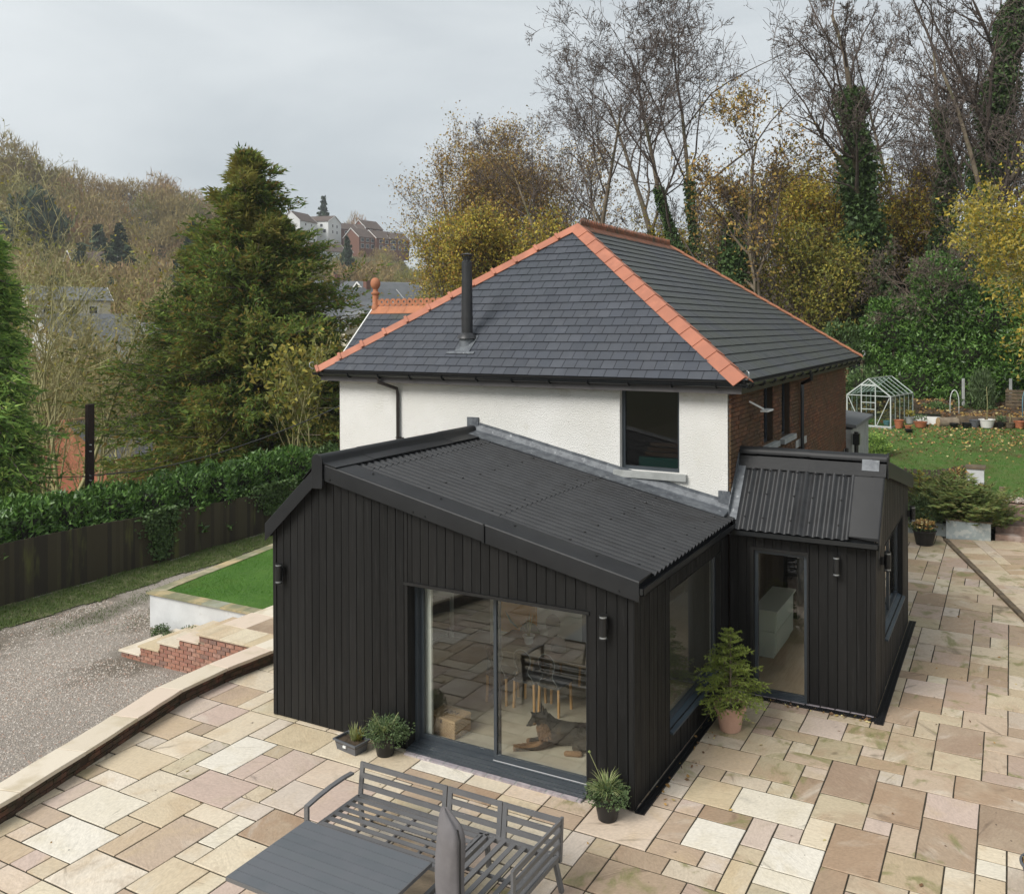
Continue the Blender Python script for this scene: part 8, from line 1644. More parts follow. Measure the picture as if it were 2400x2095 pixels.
# autumn masses
AUT = PARAM(ns=[7, 6, 5, 4, 3], n=[15, 9, 6, 0, 0], ratio=[.55, .55, .5, .4, .3], start=[.12, .1, .1, .1, 0], ang=[.7, .75, .8, .7, .6])
for (nm, lb, loc, H, sd, m_, nl, ls, st_) in (
    ('autumn_tree', 'wispy copper leaved tree at the left end of the wood', (-35.6, 48.0, 4.5), 14.8, 121, 'copperleaf', 9500, .21, 3),
    ('autumn_tree', 'copper and gold tree second from the left end of the wood', (-32.0, 47.5, 4.5), 14.5, 122, 'copperleaf', 8500, .21, 3),
    ('autumn_tree', 'thin brown tree behind the left side of the roof', (-28.6, 45.5, 4.5), 13.2, 123, 'copperleaf', 5000, .2, 2),
    ('autumn_tree', 'sparse leaved tree just left of the roof ridge', (-25.0, 44.0, 4.5), 12.0, 124, 'copperleaf', 4200, .2, 2),
    ('autumn_shrub', 'olive gold bushy tree below the copper trees', (-30.2, 41.0, 3.2), 8.6, 125, 'goldleaf', 15000, .2, 4),
    ('autumn_shrub', 'golden green bushy tree behind the flue pipe', (-26.6, 39.6, 3.2), 8.4, 126, 'goldleaf', 14000, .2, 4),
    ('autumn_shrub', 'yellow green bushy tree just left of the roof hip', (-23.5, 40.5, 3.2), 8.2, 127, 'goldleaf', 11000, .2, 4),
    ('autumn_tree', 'yellow leaved tree peeping over the far end of the ridge', (-15.6, 41.5, 4.0), 7.2, 128, 'goldleaf', 5000, .2, 3),
    ('autumn_tree', 'yellow tree behind the right hip of the house roof', (-10.2, 40.5, 4.5), 7.5, 129, 'yellowgreen', 7000, .2, 3),
    ('autumn_tree', 'bright autumn tree left of the thick ivy column', (-6.3, 41.5, 4.8), 8.6, 130, 'goldleaf', 15000, .2, 4),
    ('autumn_tree', 'olive yellow tree low behind the far roof eaves', (-4.9, 36.5, 3.2), 6.8, 131, 'yellowgreen', 12000, .18, 4),
    ('autumn_tree', 'golden undergrowth tree behind the ivy column', (-1.0, 45.5, 5.5), 8.2, 132, 'goldleaf', 9000, .2, 4)):
    t, S, _ = tree(nm, lb, loc, H, .2, sd, AUT, 4, m_, int(nl * 1.5), ls * .75, stems=st_, sspread=.32 if 'shrub' in nm else .22, minr=.014, leafjit=.42)
# yellow tree hanging in at the right
t, S, _ = tree('yellow_tree', 'bright yellow leaved tree hanging in from the right edge', (8.3, 25.2, 1.2), 8.6, .2, 140, PARAM(n=[18, 9, 7, 4, 0], ang=[.95, .8, .8, .8, .6], up=[0, -.02, -.05, -.05, 0], ratio=[.62, .5, .45, .4, .3], start=[.15, .2, .15, .1, 0]), 4, 'brightyellow', 16000, .115, bark='twig_pale', lean=(-.16, .1), leafjit=.24, minr=.010, stems=2, sspread=.2)
# understorey thicket of thin stems
for k, (x, y, h_, lb) in enumerate(((-17.5, 46, 9, 'thin bare saplings behind the ridge cresting'), (-9.0, 46, 11, 'thin bare saplings behind the yellow tree'), (-4.2, 49, 11, 'thin bare saplings left of the ivy tree'), (2.0, 47, 14, 'thin bare saplings behind the big ivy tree'), (5.2, 44, 15, 'thin bare saplings at the far right'))):
    tree('sapling_group', lb, (x, y, 5), h_, .11, 150 + k, PARAM(n=[12, 8, 6, 0, 0]), 4, stems=5, sspread=.3, minr=.014, cat='saplings', bark='twig')

# evergreen masses
def lobes(name, label, cat, cs, n, size, m, seed, aspect=.42, updir=.35, hollow=.72, core=True, group=None, kind=None, corem='soil', jit=.7):
    """cs: list of (x,y,z,rx,ry,rz) lobes carrying leaves on and under an uneven surface"""
    g = np.random.default_rng(seed); c0 = cs[0]; t = thing(name, label, cat, (c0[0], c0[1], c0[2] - c0[5]), group=group); w_ = np.array([c[3] * c[5] + c[4] * c[5] for c in cs]); w_ = w_ / w_.sum(); P = []; Dn = []
    for c, k in zip(cs, (w_ * n).astype(int)):
        d = g.normal(size=(k, 3)); d /= np.linalg.norm(d, axis=1)[:, None]; lump = 1 + .13 * np.sin(d[:, :1] * 8 + c[0]) * np.sin(d[:, 1:2] * 7 + c[1]) + .10 * np.sin(d[:, 2:] * 11 + c[2]) + .07 * np.sin(d[:, :1] * 19) * np.sin(d[:, 2:] * 17); r_ = hollow + (1 - hollow) * g.random((k, 1)) ** .5
        P.append(np.array(c[:3]) + d * r_ * lump * np.array(c[3:6])); Dn.append(d)
    P = np.concatenate(P); Dn = np.concatenate(Dn); keep = np.ones(len(P), bool)
    for c in cs: keep &= (((P - np.array(c[:3])) / np.array(c[3:6])) ** 2).sum(1) > (hollow * .82) ** 2
    P, Dn = P[keep], Dn[keep]; V, F = leaves(g, P, size, aspect * 1.15, D=Dn * .8 + np.array([0, 0, updir]), jit=jit, tri=True); fastmesh('foliage', V, F, m, t)
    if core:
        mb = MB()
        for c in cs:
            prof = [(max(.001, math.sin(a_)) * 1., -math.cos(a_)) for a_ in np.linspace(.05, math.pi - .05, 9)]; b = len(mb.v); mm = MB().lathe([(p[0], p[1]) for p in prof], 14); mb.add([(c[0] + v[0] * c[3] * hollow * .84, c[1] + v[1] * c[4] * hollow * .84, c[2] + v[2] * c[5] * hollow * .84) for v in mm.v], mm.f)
        build('painted_shade_core', mb, corem, t, smooth=True)
    return t
M['darkcore'] = mat('painted_foliage_shade', (.02, .022, .012), rough=1.)  # near-black solid cores inside the leaves, shade put in as colour
lobes('laurel_mass', 'large glossy green laurel thicket behind the greenhouse and beds', 'evergreen thicket', [(-1.0, 35.2, 5.2, 1.7, 1.8, 2.2), (.6, 34.6, 4.6, 1.5, 1.6, 1.9), (1.6, 35.0, 6.8, 2.0, 1.9, 2.0), (3.6, 34.7, 6.0, 1.9, 1.9, 2.0), (2.4, 34.0, 4.4, 1.5, 1.3, 1.5), (4.4, 34.0, 4.2, 1.6, 1.4, 1.6), (.2, 33.7, 3.1, 1.7, 1.2, 1.4), (2.6, 33.4, 2.9, 1.9, 1.1, 1.3), (5.6, 33.6, 4.6, 2.0, 2.0, 2.6), (.9, 35.6, 8.2, 1.3, 1.3, 1.3), (-1.6, 34.4, 3.4, 1.4, 1.2, 1.5), (2.8, 35.8, 8.0, 1.2, 1.2, 1.2)], 80000, .16, 'laurel', 201, corem='darkcore')
lobes('dark_shrub', 'dark small leaved bushes between the annexe and the greenhouse', 'shrub', [(-3.4, 34.0, 4.0, 1.5, 1.4, 2.0), (-4.9, 33.0, 3.3, 1.5, 1.4, 1.6), (-2.0, 32.3, 2.9, 1.0, .9, 1.1)], 14000, .14, 'ivy', 202, corem='darkcore')
lobes('ground_shrub', 'low dark shrub spreading behind the garden hoop', 'shrub', [(2.7, 31.9, 2.4, .8, .6, .65), (1.2, 31.3, 2.1, .7, .5, .45)], 4500, .12, 'ivy', 203, corem='darkcore')
lobes('bamboo_clump', 'grey green clump of upright stems in front of the laurels', 'shrub', [(3.0, 31.6, 3.0, .55, .4, 1.1)], 2600, .2, 'heather', 204, aspect=.15, updir=1.5, core=False, hollow=.2)
# laurel hedge over the fence
hc = []
for k in range(13):
    y = -1.2 + k * 1.12; hc.append((-18.0 + .1 * math.sin(k), y, .60 + .10 * math.sin(k * 1.7), .98, 1.0, 1.16 + .10 * math.sin(k * 2.3) + (.18 if 10 <= k < 12 else 0)))
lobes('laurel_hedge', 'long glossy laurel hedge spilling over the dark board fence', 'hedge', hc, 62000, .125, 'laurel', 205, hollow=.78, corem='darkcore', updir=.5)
for (y, w_, zt_, zb_, n_, lb) in ((6.4, .45, .95, -.45, 1700, 'strand of dark ivy hanging down the middle of the fence'), (10.5, .7, 1.0, .0, 1900, 'dark ivy tumbling over the far part of the fence')):
    g = np.random.default_rng(int(y * 10)); zz = zb_ + (zt_ - zb_) * g.random(n_) ** .8; yy = y + g.normal(size=n_) * w_ * (.25 + .5 * (zz - zb_) / (zt_ - zb_)); P = np.stack([-16.90 + .10 * g.random(n_), yy, zz], -1); V, F = leaves(g, P, .09, .8, D=np.array([[1.2, 0, -.6]])); tag(fastmesh('fence_ivy', V, F, 'ivy'), lb, 'ivy')

# conifers
def conifer(name, label, loc, H, Rb, n_b, m, seed, spray=.3, per=26, droop=.15, top=.5, bw_=1.0, cl_=1., prof=None, upt=.3, group=None, aspect=.3, z0=.04, tw='bark', irregular=.25, lean=(0, 0)):
    g = np.random.default_rng(seed); t = thing(name, label, 'conifer', loc, group=group); prof = prof or (lambda f: (1 - f) ** .8); segs = [(*loc, loc[0] + lean[0], loc[1] + lean[1], loc[2] + H * .97, H * .018, .02)]; P = []; Dn = []
    for b in range(n_b):
        f_ = z0 + (1 - z0) * g.random() ** .85; z = loc[2] + H * f_; a_ = g.random() * 6.283; cl = 1 + irregular * (math.sin(a_ * 3 + f_ * 9 + seed) * .6 + math.sin(a_ * 5 - f_ * 17) * .4 + math.sin(f_ * 31 + a_ * 2) * .35); L = max(.25, Rb * prof(f_) * cl * (.62 + .45 * g.random())); el = -.05 + upt * f_ + g.normal() * .13
        dv = np.array([math.cos(a_) * math.cos(el), math.sin(a_) * math.cos(el), math.sin(el)]); p = np.array([loc[0] + lean[0] * f_, loc[1] + lean[1] * f_, z]); ns = 4
        for k in range(ns):
            q = p + dv * L / ns; segs.append((*p, *q, .035 * (1 - k / ns) + .008, .03 * (1 - k / ns) + .006))
            if k >= 1:
                kk = int(per * (.4 + .4 * k)); tt = g.random((kk, 1)); w_ = L * .16 * (1 - .12 * k) + spray * .3; cc_ = g.normal(size=(4, 3)) * np.array([w_, w_, w_ * .5]); off = cc_[g.integers(0, 4, kk)] + g.normal(size=(kk, 3)) * np.array([.17, .17, .10]) * cl_; P.append(p + (q - p) * tt + off * bw_); Dn.append(np.tile(dv, (kk, 1)) * .9 + off / (w_ + .01) * .6)
            p = q; dv = dv + np.array([0, 0, (-droop if k < 2 else droop * .8)]) + g.normal(size=3) * .06; dv /= np.linalg.norm(dv)
    P = np.concatenate(P); Dn = np.concatenate(Dn); V, F = leaves(g, P, spray, aspect, D=Dn, jit=.6, szj=.6, tri=True); fastmesh('foliage', V, F, m, t); V, F = segtubes(segs, 3); fastmesh('trunk', V, F, tw, t); return t
YK = dict(spray=.19, per=62, irregular=.42, aspect=.34, bw_=.7, z0=.10)
conifer('yew_tree', 'huge dark olive conifer towering behind the hedge', (-24.6, 17.0, -2.2), 13.2, 6.3, 1000, 'yew', 301, prof=lambda f: (min(1, .62 + f * 1.6) if f < .24 else ((1 - f) / .76) ** .74), upt=.8, **YK)
YS = dict(YK); YS.update(irregular=.6, bw_=.8)
conifer('yew_tree', 'tallest ragged spire of the huge dark conifer', (-24.8, 16.8, 6.5), 6.6, 2.3, 190, 'yew', 306, prof=lambda f: (1 - f) ** .5, upt=1.1, **YS)
conifer('yew_tree', 'short ragged spire right of the tallest conifer tip', (-23.7, 17.3, 5.4), 5.2, 1.6, 130, 'yew', 307, prof=lambda f: (1 - f) ** .5, upt=1.1, **YS)
conifer('yew_tree', 'low ragged spire on the left shoulder of the huge conifer', (-26.6, 16.2, 4.0), 5.6, 2.2, 150, 'yew', 308, prof=lambda f: (1 - f) ** .5, upt=1.1, **YS)
conifer('yew_tree', 'dark conifer flank leaning out towards the white house', (-22.3, 18.2, -2.0), 7.4, 3.6, 320, 'yew', 302, prof=lambda f: (1 - f) ** .5, upt=.6, **YK)
conifer('yew_tree', 'lower dark bough mass on the left flank of the huge conifer', (-27.0, 16.6, -.5), 8.0, 3.3, 280, 'yew', 303, prof=lambda f: (1 - f) ** .6, upt=.6, **YK)
TK = dict(spray=.16, per=34, upt=-.1, droop=.32, aspect=.3, bw_=.6, irregular=.3)
conifer('cypress_tree', 'bright green cypress with layered sprays at the left edge', (-20.9, 3.7, -1.0), 9.9, 2.35, 760, 'thuja', 304, prof=lambda f: (1 - f * .97) ** .42, **TK)
conifer('cypress_tree', 'second green cypress just behind the left edge one', (-22.6, 5.0, -1.4), 7.6, 1.9, 300, 'thuja', 305, prof=lambda f: (1 - f * .97) ** .55, **TK)
lobes('conifer_core', 'x', 'x', [(-24.8, 17.2, 2.2, 3.2, 3.0, 3.8), (-24.7, 17.1, 6.2, 1.6, 1.6, 3.4)], 50, .1, 'yew', 1) if False else None
# pale bare trees at the left
PALE = PARAM(n=[10, 9, 7, 4, 0], ratio=[.62, .55, .5, .4, .3], ang=[.5, .6, .7, .7, .6], up=[.02, .07, .06, .03, 0], lift=[.1, .1, .1, 0, 0], start=[.12, .15, .1, .1, 0])
PALE['n'] = [9, 8, 6, 4, 0]
pa, S, _ = tree('bare_tree', 'tall pale many-stemmed bare tree beside the green cypress', (-30.5, 12.0, -3.0), 13.0, .16, 320, PALE, 5, 'yellowgreen', 700, .13, bark='twig_pale', trunkm='twig_pale', stems=3, sspread=.26, minr=.0075, leafjit=.3)
dup(pa, (-38.5, 19.0, -5.0), R(75), 'pale bare tree in front of the huge conifer left flank', .72)
dup(pa, (-37.0, 12.0, -5.0), R(200), 'pale bare tree further down the slope by the left edge', .95)
dup(pa, (-43.0, 24.5, -6.5), R(120), 'thin pale tree near the white valley house', .8)
th0, S, _ = tree('thicket', 'olive thicket just above the brick cottage roof', (-62, 36, -6.8), 8.5, .12, 340, PARAM(n=[9, 7, 5, 0, 0], start=[.1, .1, .1, 0, 0]), 4, 'yellowgreen', 3600, .19, bark='twig_pale', trunkm='twig_pale', stems=7, sspread=.5, minr=.012, leafjit=.5, cat='thicket')
dup(th0, (-66, 45, -6.5), R(80), 'thicket of thin yellowing trees left of the huge conifer'); dup(th0, (-70, 30, -6.8), R(160), 'thicket of yellowing trees behind the brown pole', 1.05); dup(th0, (-74, 38, -6.5), R(240), 'thicket below the white valley houses', .95); dup(th0, (-60, 24, -6.8), R(300), 'thicket of yellowing trees beside the green cypress', .85); dup(pa, (-40.0, 18.0, -5.6), R(20), 'pale bare tree before the white valley house', 1.0)
# shrubs right of the conifer and the ash-like sapling
t, S, _ = tree('young_ash', 'young ash with pale stems and light green leaves before the huge conifer', (-19.6, 14.6, -.9), 5.4, .07, 360, PARAM(n=[7, 6, 0, 0, 0], ang=[.5, .6, .6, .6, .6], start=[.35, .3, .1, 0, 0]), 3, 'yellowgreen', 1500, .18, bark='twig_pale', trunkm='twig_pale', stems=6, sspread=.16, minr=.010, leafjit=.22)
lobes('mixed_shrub', 'green and yellow shrub against the left corner of the white house', 'shrub', [(-17.0, 17.5, 1.8, 2.4, 2.0, 2.7), (-15.2, 19.5, 2.6, 2.2, 2.0, 2.9), (-19.0, 16.5, .8, 1.6, 1.5, 1.8)], 24000, .15, 'yellowgreen', 206, corem='darkcore', jit=1.)
lobes('mixed_shrub', 'darker green shrub under the yellow leaves beside the house', 'shrub', [(-16.3, 15.6, .5, 1.9, 1.2, 1.9), (-18.4, 14.6, .3, 1.5, 1.1, 1.4)], 14000, .14, 'ivy', 207, corem='darkcore', jit=1.)
lobes('stone_plant', 'small grey green mounds at the foot of the white wall', 'low plant', [(-11.75, 2.45, -.42, .26, .18, .17), (-11.0, 2.55, -.40, .22, .18, .2), (-11.38, 2.35, -.45, .22, .15, .12)], 2600, .04, 'heather', 208, core=False, hollow=.3)
# brown pole with wires
pl_ = thing('service_pole', 'dark brown square topped service pole rising behind the hedge', 'pole', (-21.6, 7.5, -1)); build('pole', MB().beam((-21.66, 7.5, -1.5), (-21.6, 7.5, 3.55), .20, .16), 'pole', pl_)
mb = MB()
for z in (2.3, 2.1, 1.35, 1.2): mb.cbox((-21.5, 7.44, z), .10, .03, .025)
build('insulator', mb, 'white', pl_); o = pl_
def wire(a, b, sag, label): tag(build('wire', MB().tube([(a[0] + (b[0] - a[0]) * t, a[1] + (b[1] - a[1]) * t, a[2] + (b[2] - a[2]) * t - sag * 4 * t * (1 - t)) for t in np.linspace(0, 1, 12)], .014, 4), 'trim', loc=a), label, 'wire')
wire((-21.5, 7.44, 1.35), (-8.6, 6.2, 4.75), .5, 'thin black service wire from the pole to the house'); wire((-21.7, 7.5, 1.3), (-34, -2, 2.5), .4, 'thin black wire running left from the pole')
# ------------------------------------------------------------------ valley houses and the wooded hillside
random.seed(23)
def house_far(name, label, c, rz, w_, d_, h_, rh, wm, rm, wins=(), verge='white', gable=True, balcony=False, chim=None, off=0.):
    """local frame: ridge along x, front faces -y; wins: (side, u, z, w, h)"""
    t = thing(name, label, 'house', c, rz); B = lambda n_, mb, m, p=t: build(n_, mb, m, p, world=False)
    B('wall', MB().prism([(-w_ / 2, -d_ / 2, -4), (-w_ / 2, d_ / 2, -4), (-w_ / 2, d_ / 2, h_), (-w_ / 2, off * d_, h_ + rh - .05), (-w_ / 2, -d_ / 2, h_)], (w_, 0, 0)), wm)
    e = .35; sl1 = rh / (d_ / 2 + off * d_); sl2 = rh / (d_ / 2 - off * d_); mb = MB()
    mb.prism([(-w_ / 2 - e, -d_ / 2 - e, h_ - sl1 * e), (-w_ / 2 - e, off * d_, h_ + rh), (-w_ / 2 - e, off * d_, h_ + rh + .15), (-w_ / 2 - e, -d_ / 2 - e, h_ - sl1 * e + .15)], (w_ + 2 * e, 0, 0)); r1 = B('roof', mb, rm)
    B('roof', MB().prism([(-w_ / 2 - e, d_ / 2 + e, h_ - sl2 * e), (-w_ / 2 - e, off * d_, h_ + rh), (-w_ / 2 - e, off * d_, h_ + rh + .15), (-w_ / 2 - e, d_ / 2 + e, h_ - sl2 * e + .15)], (w_ + 2 * e, 0, 0)), rm)
    for s in (-1, 1):
        x = s * (w_ / 2 + e); B('bargeboard', MB().beam((x, -d_ / 2 - e, h_ - sl1 * e), (x, off * d_, h_ + rh), .08, .28).beam((x, d_ / 2 + e, h_ - sl2 * e), (x, off * d_, h_ + rh), .08, .28), verge)
    for sd_, u, z, ww, hh in wins:
        mb = MB(); m2 = MB()
        if sd_ == 'f': mb.box(u - ww / 2, -d_ / 2 - .06, z, u + ww / 2, -d_ / 2 + .02, z + hh); m2.box(u - ww / 2 + .12, -d_ / 2 - .08, z + .12, u + ww / 2 - .12, -d_ / 2 - .05, z + hh - .12)
        elif sd_ == 'l': mb.box(-w_ / 2 - .06, u - ww / 2, z, -w_ / 2 + .02, u + ww / 2, z + hh); m2.box(-w_ / 2 - .08, u - ww / 2 + .12, z + .12, -w_ / 2 - .05, u + ww / 2 - .12, z + hh - .12)
        else: mb.box(w_ / 2 - .02, u - ww / 2, z, w_ / 2 + .06, u + ww / 2, z + hh); m2.box(w_ / 2 + .05, u - ww / 2 + .12, z + .12, w_ / 2 + .08, u + ww / 2 - .12, z + hh - .12)
        f_ = B('window', mb, 'white'); build('pane', m2, 'farglass', f_, world=False)
    if balcony:
        B('balcony', MB().box(-w_ * .1, -d_ / 2 - 1.3, 2.6, w_ * .34, -d_ / 2, 2.75), 'white')
        for k in range(6): B('balustrade', MB().box(-w_ * .1 + k * w_ * .088 - .04, -d_ / 2 - 1.3, 2.75, -w_ * .1 + k * w_ * .088 + .04, -d_ / 2 - 1.22, 3.6), 'white')
        B('handrail', MB().box(-w_ * .1, -d_ / 2 - 1.32, 3.6, w_ * .34, -d_ / 2 - 1.2, 3.7), 'white')
    if chim: B('chimney', MB().box(chim - .5, off * d_ - .4, h_ + rh * .6, chim + .5, off * d_ + .4, h_ + rh + 1.4), 'farred', r1)
    return t
def fw(n, w_, z, ww=1.2, hh=1.3): return [('f', -w_ / 2 + w_ * (k + .5) / n, z, ww, hh) for k in range(n)]
def ang(th): return R(th)
# facing the camera means the local -y axis points to it
def toward(x, y, turn=0): return math.atan2(y + 9.7, x - 4.1) - math.pi / 2 + R(turn)
def H(name, label, px, dep, z, turn, *a, **k):
    x = 4.125 + dep * (px * .893396 - .44927); y = -9.706 + dep * (px * .449259 + .89339); t = house_far(name, label, (x, y, z + (.6 if dep > 180 else 0)), toward(x, y, turn), *a, **k)
    if dep > 180: t.scale = (.82, .82, .82)
    elif name == 'valley_house': t.scale = (.8, .8, .8)
    return t
# lateral factor = (image column - 1353.9) / 2020.3, worked out beforehand for each house
q = lambda c: (c - 1353.9) / 2020.3
H('hill_house', 'white hillside house with monopitch gable and balcony', q(752), 335, 40.6, -30, 15, 12, 6.3, 3.0, 'farwhite', 'farroof', wins=fw(4, 15, .8, 1.6, 1.8) + fw(3, 12, 3.4, 1.5, 1.7) + [('r', -2, .8, 1.3, 1.6), ('r', 2, .8, 1.3, 1.6), ('r', -2, 3.6, 1.3, 1.6), ('r', 2, 3.6, 1.3, 1.6)], balcony=True)
H('hill_house', 'white and grey gabled house at the left of the hillside row', q(702), 322, 40.0, 55, 13, 10, 5.6, 4.2, 'farwhite', 'farroof', wins=[('r', 0, 3.6, 2.4, 1.6), ('r', 0, .8, 3.0, 1.6)] + fw(2, 9, 3.4))
H('hill_house', 'brown roofed brick house right of the balcony house', q(800), 345, 39.4, 30, 13, 10, 5.8, 3.2, 'farred', 'farroof', wins=fw(3, 14, 3.6, 1.6, 1.3) + fw(3, 14, .7, 1.6, 1.3) + [('r', 0, 3.4, 1.4, 1.2)])
H('hill_house', 'small cream house between the brick houses on the hill', q(826), 355, 41.0, 10, 11, 9, 5, 3, 'farcream', 'farroof', wins=fw(2, 9, 3.0) + fw(2, 9, .6))
H('hill_house', 'brick house with two white trimmed dormers on the hilltop', q(862), 362, 42.4, 40, 11, 11, 4.6, 4.4, 'farbrick', 'farroof', wins=fw(2, 9, 2.6, 1.8, 1.5))
H('hill_house', 'brown terraced house with white window band below the hilltop', q(850), 335, 35.0, 40, 13, 11, 5.8, 4.2, 'farbrick', 'farroof', wins=fw(4, 12, 3.6, 1.9, 1.6) + fw(4, 12, .6, 1.9, 2.0))
H('hill_house', 'next brown terraced house with tall gable to the right', q(890), 340, 35.0, 38, 12, 11, 5.8, 4.0, 'farbrick', 'farroof', wins=fw(3, 10, 3.4, 1.9, 1.7) + fw(3, 10, .5, 1.9, 2.0))
H('hill_house', 'last brown terraced house at the right of the hillside row', q(922), 345, 35.2, 36, 11, 11, 5.8, 3.6, 'farbrick', 'farroof', wins=fw(3, 10, 3.4, 1.9, 1.7) + fw(3, 10, .5, 1.9, 2.0))
H('hill_house', 'white bungalow gable under the balcony house', q(758), 305, 29.8, 26, 16, 10, 2.6, 3.6, 'farwhite', 'farroof', wins=[('r', -1, .4, 2.2, 1.0)])
H('hill_house', 'ochre walled bungalow beside the white gable', q(790), 308, 29.6, 20, 11, 9, 2.8, 2.6, 'farcream', 'farroof', wins=fw(2, 9, .8, 2.0, 1.2))
H('hill_house', 'plain white block house half hidden by the conifer', q(712), 290, 24.5, 30, 13, 9, 6.2, .8, 'farwhite', 'farroof', wins=[('f', 2, 1.0, 1.6, 1.4), ('f', 5, 1.0, 1.0, 1.4)])
H('hill_shed', 'small white shed roofed hut on the hillside', q(768), 250, 14.6, 12, 6, 4, 2.4, .6, 'farwhite', 'farslate', wins=fw(2, 5, .8, 1.2, 1.1))
H('hill_house', 'white cottage half hidden in trees to the right of the hut', q(862), 245, 15.5, 10, 7, 5, 2.6, 1.4, 'farwhite', 'farslate', wins=fw(2, 6, .8))
# terraces in the valley
H('terrace', 'long slate roofed terrace with red and white fronts', q(838), 172, 7.4, 14, 21, 8, 4.8, 2.7, 'farred', 'farslate', wins=fw(8, 20, 3.1, 1.2, 1.5), chim=-4)
H('terrace', 'slate roofed terrace end with cream gable at the right', q(912), 165, 6.4, 38, 14, 8, 4.6, 3.2, 'farcream', 'farslate', wins=fw(5, 16, 3.2))
H('terrace', 'nearer slate terrace roof with red chimney', q(840), 148, 4.2, 42, 17, 8, 4.8, 3.6, 'farwhite', 'farslate', wins=fw(4, 15, 2.6), chim=2)
H('terrace', 'pale blue house with a cream gabled bay in the valley', q(812), 132, 1.6, 18, 14, 8, 5.0, 3.2, 'farblue', 'farslate', wins=[('f', -5, 2.2, 1.6, 1.8), ('f', 3.6, 2.2, 1.4, 1.8)])
H('bay_house', 'cream gabled bay beside the pale blue front', q(832), 124, 1.6, 106, 6, 4.2, 4.2, 2.4, 'farcream', 'farslate', wins=[('l', 0, 1.8, 1.1, 2.0)])
H('valley_house', 'white gabled house seen through bare branches in the valley', q(205), 96, 1.0, 22, 12, 9, 4.4, 3.6, 'farwhite', 'farslate', wins=fw(4, 11, 2.2, 1.4, 1.5) + [('r', 0, 2.0, 1.6, 1.6)])
H('valley_house', 'second white house right of the gabled one behind the branches', q(285), 104, .4, 10, 11, 8, 4.6, 3.0, 'farwhite', 'farslate', wins=fw(4, 10, 2.4, 1.2, 1.4) + fw(3, 10, .2, 1.3, 1.4))
H('valley_house', 'cream rendered house high behind the white valley houses', q(155), 118, 6.2, 10, 12, 8, 4.4, 2.2, 'farcream', 'farslate', wins=fw(3, 10, 2.0, 1.5, 1.4))
H('hill_house', 'dark roofed hillside house among conifers at the left', q(216), 205, 17.2, 14, 12, 9, 4.6, 3.0, 'farbrick', 'farroof', wins=fw(3, 10, 2.6, 1.6, 1.3) + fw(3, 10, .3, 1.6, 1.3))
H('hill_house', 'long low grey roofed bungalow in the middle of the hillside', q(392), 215, 17.5, 8, 16, 8, 2.6, 2.2, 'farcream', 'farslate', wins=fw(3, 14, .5, 2.2, 1.2))
for px_, dep, z, tn, lb in ((130, 262, 45.6, 20, 'brown roof showing over the left hilltop'), (262, 270, 44.6, 12, 'dark roof with a chimney on the skyline'), (300, 272, 44.0, 8, 'second dark roof on the skyline beside the chimney'), (420, 288, 42.5, 10, 'low roof on the skyline left of the huge conifer')):
    H('hilltop_house', lb, q(px_), dep, z, tn, 9, 6, 1.6, 1.8, 'farcream', 'farroof', chim=3 if 'chimney' in lb and 'beside' not in lb else None)
# brick cottage below the hedge
ct = thing('cottage', 'orange brick cottage gable with slate roof and timbered porch gable', 'cottage', (-51.5, 30.5, -6), R(0))
gx, gy = -54.5, 27.8; ux, uy = -.19, .98   # ridge direction
def cp(u, v, z): return (gx + u * ux + v * uy, gy + u * uy - v * ux, z)
hwid = 3.4
build('wall', MB().prism([cp(0, -hwid, -9), cp(0, hwid, -9), cp(0, hwid, -3.1), cp(0, 0, -.75), cp(0, -hwid, -3.1)], Vector((ux, uy, 0)) * 10), 'cotbrick', ct)
e = .3; rz_ = -.62; ez_ = -3.25
for s in (1, -1):
    build('roof', MB().prism([cp(-.3, 0, rz_), cp(10.3, 0, rz_), cp(10.3, s * (hwid + e), ez_), cp(-.3, s * (hwid + e), ez_)], (0, 0, .10)), 'cotslate', ct)
    build('bargeboard', MB().beam(cp(-.34, 0, rz_ - .05), cp(-.34, s * (hwid + e), ez_ - .05), .08, .30), 'cotwood', ct)
build('ridge_tile', MB().beam(cp(-.3, 0, rz_ + .12), cp(10.3, 0, rz_ + .12), .35, .14), 'hip', ct)
build('porch_wall', MB().prism([cp(4.6, hwid + 1.7, -9), cp(7.8, hwid + 1.7, -9), cp(7.8, hwid + 1.7, -3.6), cp(6.2, hwid + 1.7, -2.3), cp(4.6, hwid + 1.7, -3.6)], Vector((-uy, ux, 0)) * 1.9), 'farwhite', ct)
for s in (1, -1):
    a_ = 6.2 + s * 2.0; P = [cp(6.2, hwid + 2.1, -2.15), cp(6.2, .6, -2.15), cp(a_, hwid - .2 , -3.85), cp(a_, hwid + 2.1, -3.85)]
    build('porch_roof', MB().prism(P if s > 0 else P[::-1], (0, 0, .08)), 'cotslate', ct); build('bargeboard', MB().beam(cp(6.2, hwid + 2.14, -2.15), cp(a_, hwid + 2.14, -3.85), .08, .28), 'cotwood', ct)
build('lead_valley', MB().beam(cp(4.25, hwid + .3, -3.55), cp(6.0, 1.2, -2.05), .28, .06), 'white', ct)
build('porch_beam', MB().beam(cp(4.8, hwid + 2.0, -3.75), cp(7.6, hwid + 2.0, -3.75), .1, .22), 'cotwood', ct); build('porch_beam', MB().beam(cp(4.8, hwid + 2.0, -4.6), cp(7.6, hwid + 2.0, -4.6), .1, .2), 'cotwood', ct)
build('ridge_tile', MB().beam(cp(6.2, hwid + 2.0, -2.0), cp(6.2, 1.0, -2.0), .25, .12), 'hip', ct)

